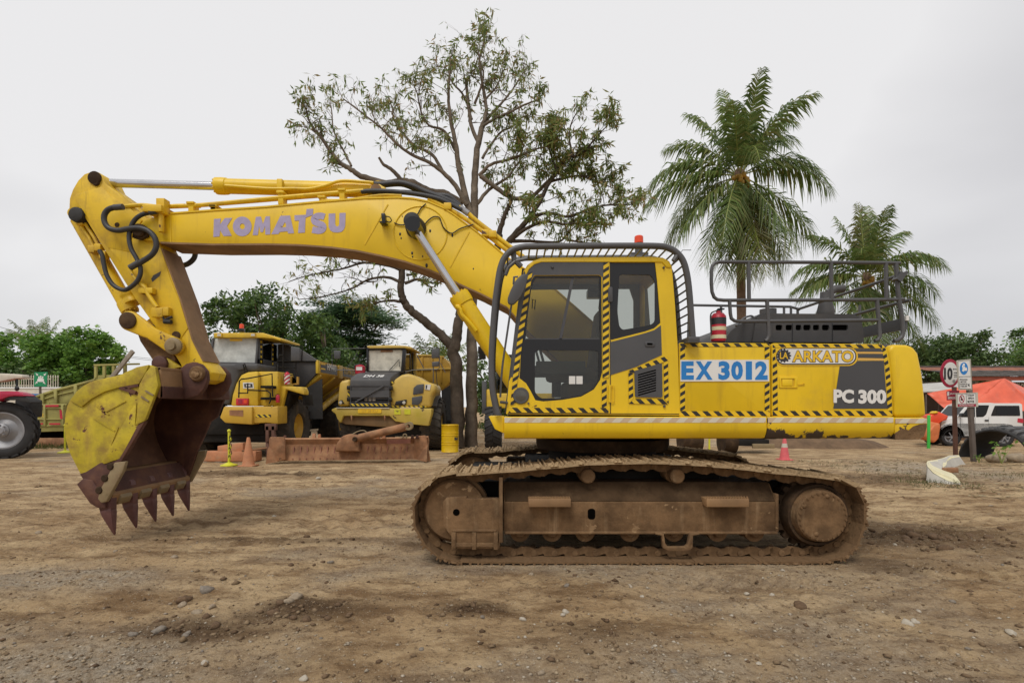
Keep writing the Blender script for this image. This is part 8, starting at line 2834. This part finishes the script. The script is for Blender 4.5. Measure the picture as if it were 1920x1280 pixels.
q.plate(Q([(345, 605), (360, 575), (372, 600), (390, 580), (385, 612)], Y1 - .009, 'sg'), Y1 - .0095, Y1 - .007)
q.build('sign_print', M['dark_print'], S1)
ppart(S1, 'warning_plate', 'sign_red', [(200, 835), (270, 815), (495, 818), (490, 1045), (205, 1052)], Y1 - .02, 'sg', .02)
q = MB()
text_px(q, 'JALAN', 265, 868, 415, 922, Y1 - .024, 'sg', off=.03)
text_px(q, 'BERDEBU', 222, 968, 480, 1022, Y1 - .024, 'sg', off=.03)
q.plate(Q([(205, 850), (252, 846), (250, 945), (206, 945)], Y1 - .0225, 'sg'), Y1 - .024, Y1 - .0215)
q.build('plate_lettering', M['white'], S1)
Y2 = 15.4
S2 = thing('wide_load_sign', (XX(1822, Y2), Y2, 0), 'white framed double sign with blue disc above a motorbike ban board', 'sign')
post(S2, 1826, 866, 1815, 690, Y2 + .06, .055, 'post_grey')
ppart(S2, 'sign_board', 'frame_pale', [(440, 95), (765, 62), (808, 800), (490, 805)], Y2, 'sg', .03)
ppart(S2, 'board_edge', 'post_grey', [(765, 62), (775, 64), (818, 802), (806, 800)], Y2, 'sg', .06)
ppart(S2, 'sign_face', 'dark_print', [(460, 115), (752, 88), (790, 782), (505, 782)], Y2 - .004, 'sg', .004)
ppart(S2, 'sign_face', 'sign_white', [(470, 125), (745, 98), (768, 475), (485, 482)], Y2 - .008, 'sg', .004)
ppart(S2, 'sign_face', 'sign_white', [(490, 496), (770, 490), (784, 772), (512, 772)], Y2 - .008, 'sg', .004)
bd = ppart(S2, 'blue_disc', 'blue', disc(607, 290, 97, 148), Y2 - .012, 'sg', .004)
q = MB()
Yp = Y2 - .016
q.plate(Q(disc(605, 200, 24, 34, 14), Yp, 'sg'), Yp, Yp + .003)
q.plate(Q([(560, 350), (575, 300), (560, 215), (580, 210), (600, 250), (625, 235), (650, 280), (678, 265), (680, 345), (620, 340), (600, 365)], Yp, 'sg'), Yp, Yp + .003)
q.build('disc_symbol', M['white'], S2)
q = MB()
for i, s_ in enumerate(('PENGGUNA', 'MOTOR', 'GUNAKAN', 'HELM')):
 x0 = (515, 528, 515, 530)[i]; x1 = (695, 672, 690, 680)[i]
 text_px(q, s_, x0, 535 + i * 54, x1, 572 + i * 54, Yp, 'sg', off=.02)
q.plate(Q([(702, 682), (738, 645), (742, 730)], Yp, 'sg'), Yp, Yp + .003)
q.build('sign_print', M['dark_print'], S2)
lb = ppart(S2, 'lower_board', 'frame_pale', [(425, 880), (900, 862), (940, 860), (952, 1205), (905, 1212), (440, 1218)], Y2 - .03, 'sg', .03)
ppart(S2, 'lower_face', 'dark_print', [(448, 895), (890, 882), (900, 1200), (462, 1205)], Y2 - .034, 'sg', .004)
ppart(S2, 'lower_face', 'sign_white', [(454, 905), (655, 900), (660, 1138), (462, 1140)], Y2 - .038, 'sg', .004)
ppart(S2, 'lower_face', 'sign_white', [(668, 900), (884, 892), (892, 1134), (672, 1138)], Y2 - .038, 'sg', .004)
ppart(S2, 'lower_band', 'sign_red', [(462, 1148), (895, 1140), (898, 1198), (464, 1202)], Y2 - .038, 'sg', .004)
q = MB()
Yp = Y2 - .043
q.plate(Q(disc(558, 1020, 64, 100, 24), Yp, 'sg'), Yp, Yp + .003, holes=[Q(disc(558, 1020, 50, 82, 24), Yp, 'sg')])
q.bar(CP(520, 955, Yp, 'sg'), CP(598, 1085, Yp, 'sg'), .003, .018)
q.build('ban_ring', M['sign_red'], lb)
q = MB()
q.plate(Q([(525, 1050), (535, 1010), (545, 960), (560, 960), (562, 1000), (590, 1030), (580, 1060)], Yp + .002, 'sg'), Yp + .002, Yp + .004)
text_px(q, 'HARAP', 695, 912, 850, 952, Yp, 'sg', off=.03)
text_px(q, 'SEPEDA', 705, 978, 850, 1022, Yp, 'sg', off=.03)
text_px(q, 'MOTOR', 695, 1052, 858, 1112, Yp, 'sg', off=.03)
q.build('lower_print', M['dark_print'], lb)
q = MB()
text_px(q, 'DILARANG MASUK', 500, 1160, 845, 1184, Yp, 'sg', off=.02)
q.build('band_lettering', M['white'], lb)
# ---- white painted kerb stump
KS = thing('kerb_stone', (XX(1760, 11.6), 11.6, 0), 'cream painted curved concrete kerb block near the sign posts', 'kerb block')
zt = .34
top = [(115,860,.32),(130,835,.32),(230,820,.3),(330,795,.28),(400,765,.27),(525,760,.25),(540,785,.2),(440,800,.2),(375,840,.2),(365,890,.18),(330,915,.16),(310,945,.15),(400,965,.08),(480,1020,.05),(550,1110,.03),(500,1115,.03),(380,1085,.077),(280,1030,.137),(200,985,.2),(130,910,.32)]
def on_plane(x, y, z, c):
 X_, Y_ = px([(x, y)], c)[0]
 Yd2 = (EYE - z) * F / (Y_ - HZ)
 return Vector(((X_ - CX) * Yd2 / F, Yd2, z))
tv = [on_plane(x, y, z, 'r2') for x, y, z in top]
q = MB()
n = len(tv)
cc = sum(tv, Vector()) / n
q.add([v for v in tv] + [Vector((v.x + (v.x - cc.x) * .06, v.y - .06, -.05)) for v in tv], [tuple(range(n))] + [(i, (i + 1) % n, (i + 1) % n + n, i + n) for i in range(n)])
q.mat(0)
ks = q.build('kerb_body', M['concrete'], KS, bev=.015)
tri = tessellate_polygon([[Vector((v.x, v.y, 0)) for v in tv]])
q = MB()
q.add([v + Vector((0, 0, .004)) for v in tv], [t_ for t_ in tri])
q.build('painted_top', M['cream'], KS, smooth=0)
BR = thing('brick', (0, 0, 0), 'orange brick lying against the cream kerb block', 'brick')
v0 = on_plane(375, 945, .14, 'r2')
q = MB()
q.box(-.26, .26, -.08, .08, -.06, .06, Matrix.Translation((v0.x, v0.y, .13)) @ Matrix.Rotation(.25, 4, 'Z'))
q.build('brick_body', M['rust_beam'], BR, bev=.012)
# ---- half of a giant tyre set up as a culvert
HT = thing('half_tyre', (XX(1868, 15.6), 15.6, 0), 'half of a giant black mining tyre standing as an arch', 'tyre arch')
cx_, cy_ = 14.98, 15.95
axd = Vector((.97, .24, 0)).normalized()
rt = Vector((axd.y, -axd.x, 0))
R1, R0, Wt = 1.0, .94, 1.5
rings = [(0, R0 - .01, R0 + .03), (.15, R0, R1 - .01), (.4, R0 + .01, R1 + .02), (.75, R0 + .01, R1 + .03), (1.1, R0, R1 + .02), (Wt, R0, R1 - .03)]
q = MB()
na = 36
vs_ = []
for (w, ri, ro) in rings:
 for k in range(na + 1):
  a = math.pi * k / na
  for r_ in (ri, ro):
   vs_.append(Vector((cx_, cy_, -.03)) + axd * w + rt * (r_ * 1.02 * math.cos(a)) + Vector((0, 0, r_ * math.sin(a))))
fs = []
S_ = (na + 1) * 2
for i in range(len(rings) - 1):
 for k in range(na):
  a = i * S_ + 2 * k
  fs += [(a + 1, a + 3, a + S_ + 3, a + S_ + 1), (a, a + S_, a + S_ + 2, a + 2)]
for k in range(na):
 fs += [(2 * k, 2 * k + 2, 2 * k + 3, 2 * k + 1)]
 z_ = (len(rings) - 1) * S_ + 2 * k
 fs += [(z_, z_ + 1, z_ + 3, z_ + 2)]
for i in range(len(rings) - 1):
 for k in (0, na):
  a = i * S_ + 2 * k
  fs.append((a, a + 1, a + S_ + 1, a + S_))
q.add(vs_, fs)
q.build('tyre_shell', M['tyre_dark'], HT, smooth=50)
M['lug_grey'] = surf('dusty_rubber_lug', (.10, .10, .10), .7, var=.2, vscale=5, dirt=((.17, .15, .13), .45, 5), bump=(.15, 12))
for row in range(3):
 for k in range(15):
  a0 = math.pi * (k + .5 * (row % 2) + .15) / 15
  w0 = .12 + row * .46
  vs_ = []
  for (w, da) in ((w0, 0), (w0 + .40, .05 * (1 if row != 1 else -1))):
   for dd in (-.070, .070):
    for r_ in (R1 - .03, R1 + .075):
     a = a0 + da + dd * (1 if r_ < R1 else .82)
     vs_.append(Vector((cx_, cy_, -.03)) + axd * (w + (0 if r_ < R1 else (.03 if w == w0 else -.03))) + rt * (r_ * 1.02 * math.cos(a)) + Vector((0, 0, r_ * math.sin(a))))
  q = MB()
  q.add(vs_, [(0, 1, 3, 2), (4, 6, 7, 5), (0, 4, 5, 1), (2, 3, 7, 6), (1, 5, 7, 3), (0, 2, 6, 4)])
  q.build('tread_block', M['lug_grey'], HT, bev=.01)
for (x, y, r_, k, lab) in ((1868, 856, .21, 0, 'brown boulder under the half tyre with a small plant on it'), (1904, 858, .20, 4, 'grey boulder inside the tyre arch beside the brown boulder'), (1915, 868, .17, 0, 'rounded boulder deepest inside the tyre arch')):
 o = link_mesh('boulder', rocks[k])
 o.location = (XX(x, 15.2), 15.2, r_ * .55)
 o.scale = (r_ * 1.3, r_, r_ * 1.3)
 tag(o, lab, 'boulder')
def weed(x, y, h, label, seed, n=40, kind='plant'):
 R = np.random.default_rng(seed)
 t = thing('small_plant', (x, y, 0), label, kind)
 pts = np.stack([x + R.normal(size=n) * h * .28, y + R.normal(size=n) * h * .2, .45 * h + R.random(n) * h * .6], 1)
 pts[:, 2] += 0
 V_, F_ = leaf_quads(pts, h * .22, R, .1, .5)
 mesh_np('leaves', V_, F_, M['leaf_lime'], t)
 q = MB()
 for k in range(5):
  e = pts[int(R.integers(0, n))]
  q.tube([(x, y, 0), tuple(e)], [.012, .004], 4)
 q.build('stem', M['rib'], t)
 return t
weed(XX(1878, 14.9), 14.9, .62, 'thin young plant growing in front of the dark tyre arch', 3, 22)
weed(XX(1836, 15.2), 15.2, .22, 'low green weed at the foot of the grey sign post', 5, 40)
R = np.random.default_rng(77)
ng = 2600
gxx = np.concatenate([XX(1725, 11.2) + R.normal(size=ng // 4) * .7, R.uniform(8.6, 16, ng - ng // 4)])
gyy = np.concatenate([11.0 + R.normal(size=ng // 4) * .35, R.uniform(9.8, 15.6, ng - ng // 4)])
kp = fbm(gxx * .9, gyy * .9, 91, 3) > .50
gxx, gyy = gxx[kp], gyy[kp]
gpts = np.stack([gxx, gyy, height(gxx, gyy)], 1)
V_, F_ = leaf_quads(gpts, .085, R, -.9, .10)
o = mesh_np('grass', V_, F_, M['grass'])
tag(o, 'thin grass tufts growing round the kerb and signs', None, None, 'stuff')
nl = 2600
lx, ly = R.uniform(8.4, 17, nl), R.uniform(9.0, 15.8, nl)
kp = fbm(lx * .7, ly * .7, 95, 3) > .42
lx, ly = lx[kp], ly[kp]
V_, F_ = leaf_quads(np.stack([lx, ly, height(lx, ly) + .012], 1), .10, R, 0, .55, .93)
o = mesh_np('fallen_leaves', V_, F_, M['litter'])
tag(o, 'dry fallen leaves strewn on the ground by the signs', None, None, 'stuff')
# ---- white pickup
PU = thing('pickup_truck', (XX(1772, 21.6) - .9, 21.6, 0), 'white double cab pickup with a bed canopy under the orange tarpaulin', 'pickup truck', rz=RAD(-8), local=True)
def lp_(mb, name, m, parent=None, **k): return mb.build(name, M[m], parent or PU, **k)
W_ = 1.25
sx = lambda x: 1.06 + (x - 1.06) * .62
prof = [(.02, .55), (.0, .8), (.06, 1.0), (.35, 1.10), (1.15, 1.20), (1.45, 1.25), (2.05, 1.72), (2.35, 1.80), (3.4, 1.82), (3.65, 1.80), (5.15, 1.80), (5.28, 1.75), (5.32, 1.2), (5.32, .55), (4.9, .48), (4.72, .48), (4.68, .72), (4.5, .90), (4.2, .95), (3.95, .88), (3.78, .7), (3.74, .46), (1.55, .44), (1.52, .7), (1.35, .88), (1.05, .95), (.78, .88), (.6, .7), (.55, .5)]
fr_ = lambda x: .42 + x * .36 / .78 if x < .78 else x
prof = [(sx(fr_(x)) if not (.5 < x < 1.6 and z < .96) and not (3.7 < x < 4.8 and z < .96) else ((x if x < 2 else x - 4.22 + sx(4.22))), z) for x, z in prof]
q = MB()
q.plate(prof, 0, W_)
body = lp_(q, 'body', 'pickup', bev=.045, seg=3, smooth=50)
def lp2(name, m, pts, y=-.012, th=.014, parent=None, raw=False, **k):
 q = MB()
 pts = pts if raw else [(sx(x), z) for x, z in pts]
 q.plate(pts, y, y + th)
 return lp_(q, name, m, parent, **k)
lp2('side_window', 'glass_dark', rnd([(1.62, 1.24), (2.12, 1.66), (2.44, 1.70), (2.46, 1.24)], .05)); lp2('window_backing', 'black', rnd([(1.6, 1.22), (2.10, 1.68), (2.46, 1.72), (2.48, 1.22)], .05), -.004, .006)
lp2('side_window', 'glass_dark', rnd([(2.56, 1.24), (2.54, 1.70), (3.3, 1.70), (3.12, 1.34), (2.95, 1.25)], .05)); lp2('window_backing', 'black', rnd([(2.54, 1.22), (2.52, 1.72), (3.33, 1.72), (3.14, 1.33), (2.96, 1.23)], .05), -.004, .006)
lp2('canopy_window', 'black', rnd([(3.42, 1.28), (3.66, 1.70), (5.1, 1.70), (5.16, 1.28)], .05))
lp2('canopy_pane', 'glass_dark', rnd([(3.7, 1.32), (3.78, 1.66), (5.02, 1.66), (5.08, 1.32)], .04), -.016, .004)
for x in (1.6, 2.5, 3.3): lp2('door_gap', 'dark_print', [(x - .006, .5), (x + .006, .5), (x + .006, 1.22), (x - .006, 1.22)], -.003, .004)
for x in (2.2, 3.05): lp2('door_handle', 'black', rnd([(x, 1.06), (x + .22, 1.06), (x + .22, 1.12), (x, 1.12)], .02), -.03, .03)
lp2('tail_lamp', 'red', rnd([(5.0, 1.02), (5.34, .98), (5.34, 1.16), (5.02, 1.18)], .03), -.015, .2)
lp2('mirror', 'black', rnd([(1.42, 1.25), (1.62, 1.25), (1.62, 1.40), (1.45, 1.38)], .04), -.24, .2, bev=.02)
lp2('headlamp', 'lamp', rnd([(.45, .86), (.70, .98), (.68, 1.05), (.46, .99)], .03), -.008, .15)
lp2('wheel_arch', 'black_hole', [(.56, .46)] + [(1.06 + .47 * math.cos(a), .42 + .47 * math.sin(a)) for a in [math.pi - math.pi * k / 14 for k in range(15)]], -.002, .5, raw=True)
lp2('wheel_arch', 'black_hole', [(sx(4.22) - .47, .46)] + [(sx(4.22) + .47 * math.cos(a), .42 + .47 * math.sin(a)) for a in [math.pi - math.pi * k / 14 for k in range(15)]], -.002, .5, raw=True)
q = MB()
q.add([(sx(1.47) - .008, .08, 1.27), (sx(1.47) - .008, W_ - .08, 1.27), (sx(2.02) - .008, W_ - .12, 1.70), (sx(2.02) - .008, .12, 1.70), (sx(1.47) + .02, .08, 1.25), (sx(1.47) + .02, W_ - .08, 1.25), (sx(2.02) + .02, W_ - .12, 1.68), (sx(2.02) + .02, .12, 1.68)], [(0, 1, 2, 3), (7, 6, 5, 4), (0, 4, 5, 1), (1, 5, 6, 2), (2, 6, 7, 3), (3, 7, 4, 0)])
lp_(q, 'windscreen', 'black')
lp2('side_step', 'black', [(1.6, .36), (3.7, .36), (3.7, .43), (1.6, .43)], -.06, .15, bev=.01)
for x in (1.06, sx(4.22)):
 for y, s_ in ((.12, -1), (W_ - .12, 1)):
  w_ = wheel(PU, (x, y, .385), .385, .25, .235, s_, 'tyre_dark', 'alloy', 26, axis=(0, 1, 0), swept=.3, lug_h=.008, dish=.07)
  if s_ < 0:
   q = MB()
   for k in range(6):
    a = 2 * math.pi * k / 6
    q.bar((x + .05 * math.cos(a), -.01, .385 + .05 * math.sin(a)), (x + .215 * math.cos(a), -.005, .385 + .215 * math.sin(a)), .03, .05, up=(0, 1, 0))
   q.lathe([(-.02, 0), (-.02, .05), (.02, .07)], (x, 0, .385), (0, 1, 0), 14)
   q.build('wheel_spokes', M['alloy'], w_)
# ---- orange tarpaulin
TP = thing('tarpaulin', (XX(1840, 25), 25, 0), 'orange red tarpaulin stretched to a peak above the white pickup', 'tarpaulin')
PKp = P(1883, 709, 25.5); TL = P(1738, 737, 25.0); LOp = P(1787, 779, 24.2); RT_ = P(1948, 768, 24.4); BK_ = P(1762, 735, 28); BR_ = P(1960, 745, 28)
q = MB()
def tri_patch(A, B_, C_, n=14, sag=.25):
 idx = {}
 vs_ = []
 for i in range(n + 1):
  for j in range(n + 1 - i):
   u, v = i / n, j / n
   w = 1 - u - v
   p = A * w + B_ * u + C_ * v
   s = u * v * w * 27 * sag
   r_ = abs(mnoise.noise(Vector((u * 9 / (u + v + .15), v * 9 / (u + v + .15), 1.7)))) * .22 * min(1, 4 * (u + v)) * (1 if w < .97 else 0)
   ed = 1 if min(u, v, w) > .001 else .15
   idx[(i, j)] = len(vs_)
   vs_.append(p + Vector((0, -r_ * ed, -s - r_ * .3 * ed)))
 fs = []
 for i in range(n):
  for j in range(n - i):
   fs.append((idx[(i, j)], idx[(i + 1, j)], idx[(i, j + 1)]))
   if j < n - i - 1: fs.append((idx[(i + 1, j)], idx[(i + 1, j + 1)], idx[(i, j + 1)]))
 q.add(vs_, fs)
tri_patch(PKp, TL, LOp)
tri_patch(PKp, LOp, RT_)
tri_patch(PKp, BK_, TL, 10, .1)
tri_patch(PKp, RT_, BR_, 10, .1)
tri_patch(PKp, BR_, BK_, 8, .1)
o = q.build('tarp_sheet', M['tarp'], TP, smooth=75)
sol = o.modifiers.new('thickness', 'SOLIDIFY'); sol.thickness = .012
for p_ in (TL, RT_, BK_, PKp):
 tpart(TP, 'tent_pole', 'post_grey', [Vector((p_.x, p_.y + .05, 0)), p_ + Vector((0, .05, -.05))], .03)
def sack(name, label, pts, Y, m, c='r2', d=.6, jit=.12, cat='sack'):
 t = thing(name, (XX(px([pts[0]], c)[0][0], Y), Y, 0), label, cat)
 q = MB()
 q.plate(Q(pts, Y, c), Y, Y + d)
 q.build('sack_body' if cat == 'sack' else 'body', M[m], t, bev=.12, seg=3, smooth=60, jitter=jit, jscale=2.5)
 return t
sack('orange_sack', 'bright orange plastic sheet bundle under the tarpaulin', [(160, 370), (172, 245), (300, 232), (420, 262), (380, 300), (300, 330), (270, 380)], 21.3, 'orange_red')
sack('orange_sack', 'dull orange full sack beside the pickup front wheel', [(130, 530), (170, 430), (230, 350), (280, 345), (285, 420), (275, 560), (240, 595), (150, 570)], 20.9, 'tarp_dark')
sack('dark_sack', 'dark sacks heaped in the shade behind the green post', [(120, 420), (135, 240), (200, 220), (235, 300), (200, 430), (170, 560), (120, 560)], 21.8, 'frame_dark')
sack('yellow_bundle', 'small yellow bundle on top of the orange sheet', [(215, 235), (235, 200), (270, 200), (285, 235)], 21.25, 'gold', d=.3, jit=.05)
GP = thing('green_post', (XX(1741, 20.5), 20.5, 0), 'bright green painted post beside the counterweight', 'post')
q = MB()
q.bar((XX(1741, 20.5), 20.5, -.1), P(1741.5, 778, 20.5), .10, .06, up=(0, 1, 0))
q.build('post', M['green_post'], GP, bev=.008)
# ---- building with tiled roof behind the signs
Yw = 33.0
HS = thing('tiled_building', (XX(1880, Yw), Yw, 0), 'low brown building with weathered tiled roof and lattice screen', 'building')
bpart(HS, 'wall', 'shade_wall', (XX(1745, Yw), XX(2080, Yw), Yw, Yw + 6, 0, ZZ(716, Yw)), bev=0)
bpart(HS, 'fascia', 'fascia', (XX(1808, 32.2), XX(2090, 32.2), 32.2, 32.3, ZZ(713, 32.2), ZZ(705.5, 32.2)), bev=.01)
q = MB()
x0, x1 = XX(1806, 32.0), XX(2090, 32.0)
za, zb2 = ZZ(705.5, 32.0), ZZ(688.5, 36.0) 
courses = 7
for k in range(courses):
 u0, u1 = k / courses, (k + 1) / courses
 ya, yb = 32.0 + 4.5 * u0, 32.0 + 4.5 * u1
 z0_, z1_ = za + (zb2 - za) * u0, za + (zb2 - za) * u1
 nt_ = int((x1 - x0) / .34)
 tl_ = MB()
 for j in range(nt_):
  xx0 = x0 + (x1 - x0) * j / nt_
  xx1 = xx0 + (x1 - x0) / nt_ * .96
  dz = random.uniform(-.012, .02)
  tl_.add([(xx0, ya - .06, z0_ + dz), (xx1, ya - .06, z0_ + dz), (xx1, yb, z1_ + dz), (xx0, yb, z1_ + dz), (xx0, ya - .06, z0_ + dz + .05), (xx1, ya - .06, z0_ + dz + .05), (xx1, yb, z1_ + dz + .05), (xx0, yb, z1_ + dz + .05)],
    [(3, 2, 1, 0), (4, 5, 6, 7), (0, 1, 5, 4), (1, 2, 6, 5), (2, 3, 7, 6), (3, 0, 4, 7)])
 o = tl_.build('roof_tile_course', M['roof_tile'] if k < 4 else M['roof_red'], HS, smooth=0)
 tag(o, None, None, None, 'stuff')
bpart(HS, 'ridge_cap', 'roof_tile', (x0, x1, 36.3, 36.7, zb2 - .03, zb2 + .14), bev=.03)
q = MB()
lx0, lx1, lz0, lz1 = XX(1828, 32.8), XX(2060, 32.8), ZZ(738, 32.8), ZZ(718, 32.8)
step = .26
k = lx0 - (lz1 - lz0)
while k < lx1:
 for s_ in (0, 1):
  a = Vector((k, 32.8, lz0 if s_ == 0 else lz1)); e = Vector((k + (lz1 - lz0), 32.8, lz1 if s_ == 0 else lz0))
  if a.x >= lx0 and e.x <= lx1: q.bar(a, e, .03, .045)
 k += step
o = q.build('lattice', M['white_dirty'], HS, smooth=0)
tag(o, None, None, None, 'stuff')
q = MB()
for x in (1826, 1950, 2062): q.box(XX(x, 32.8), XX(x, 32.8) + .18, 32.7, 32.9, 0, ZZ(714, 32.8))
q.build('verandah_post', M['plank'], HS)
LS = thing('tin_shed', (XX(1770, 29), 29, 0), 'low shed with a pale sheet roof behind the counterweight', 'shed')
q = MB()
zL = ZZ(735, 28.5)
q.add([(XX(1690, 28.2), 28.2, zL - .05), (XX(1806, 28.2), 28.2, zL + .15), (XX(1806, 31), 31, zL + .75), (XX(1690, 31), 31, zL + .5)], [(0, 1, 2, 3)])
q.add([(XX(1690, 28.2), 28.2, zL - .10), (XX(1806, 28.2), 28.2, zL + .10), (XX(1806, 31), 31, zL + .70), (XX(1690, 31), 31, zL + .45)], [(3, 2, 1, 0)])
q.add([(XX(1690, 28.2), 28.2, zL - .10), (XX(1806, 28.2), 28.2, zL + .10), (XX(1806, 28.2), 28.2, zL + .15), (XX(1690, 28.2), 28.2, zL - .05)], [(0, 1, 2, 3)])
q.build('sheet_roof', M['tin'], LS, smooth=0)
bpart(LS, 'shed_wall', 'shade_wall', (XX(1690, 30), XX(1800, 30), 30, 30.3, 0, zL + .1), bev=0)
for x in (1700, 1798): tpart(LS, 'shed_post', 'post_grey', [(XX(x, 28.4), 28.4, 0), (XX(x, 28.4), 28.4, zL)], .06)
# yellow grass verge and litter at the left behind the tractor
R = np.random.default_rng(5)
n = 2600
vx, vy = R.uniform(XX(-20, 21), XX(230, 21), n), R.uniform(19.9, 22.5, n)
V_, F_ = leaf_quads(np.stack([vx, vy, vx * 0], 1), .20, R, -1.0, .10)
o = mesh_np('grass', V_, F_, M['grass'])
tag(o, 'grass growing around the dump bed behind the tractor', None, None, 'stuff')
n = 3000
vx, vy = R.uniform(-6, 30, n), R.uniform(36, 41, n)
V_, F_ = leaf_quads(np.stack([vx, vy, vx * 0], 1), .5, R, -1.0, .14)
o = mesh_np('grass', V_, F_, M['grass'])
tag(o, 'rough grass along the far edge of the yard', None, None, 'stuff')
# ---- thing > part > sub-part, no deeper
for o in list(SC.objects):
 ch = [o]
 while ch[-1].parent is not None: ch.append(ch[-1].parent)
 if len(ch) > 3: o.parent = ch[-2]
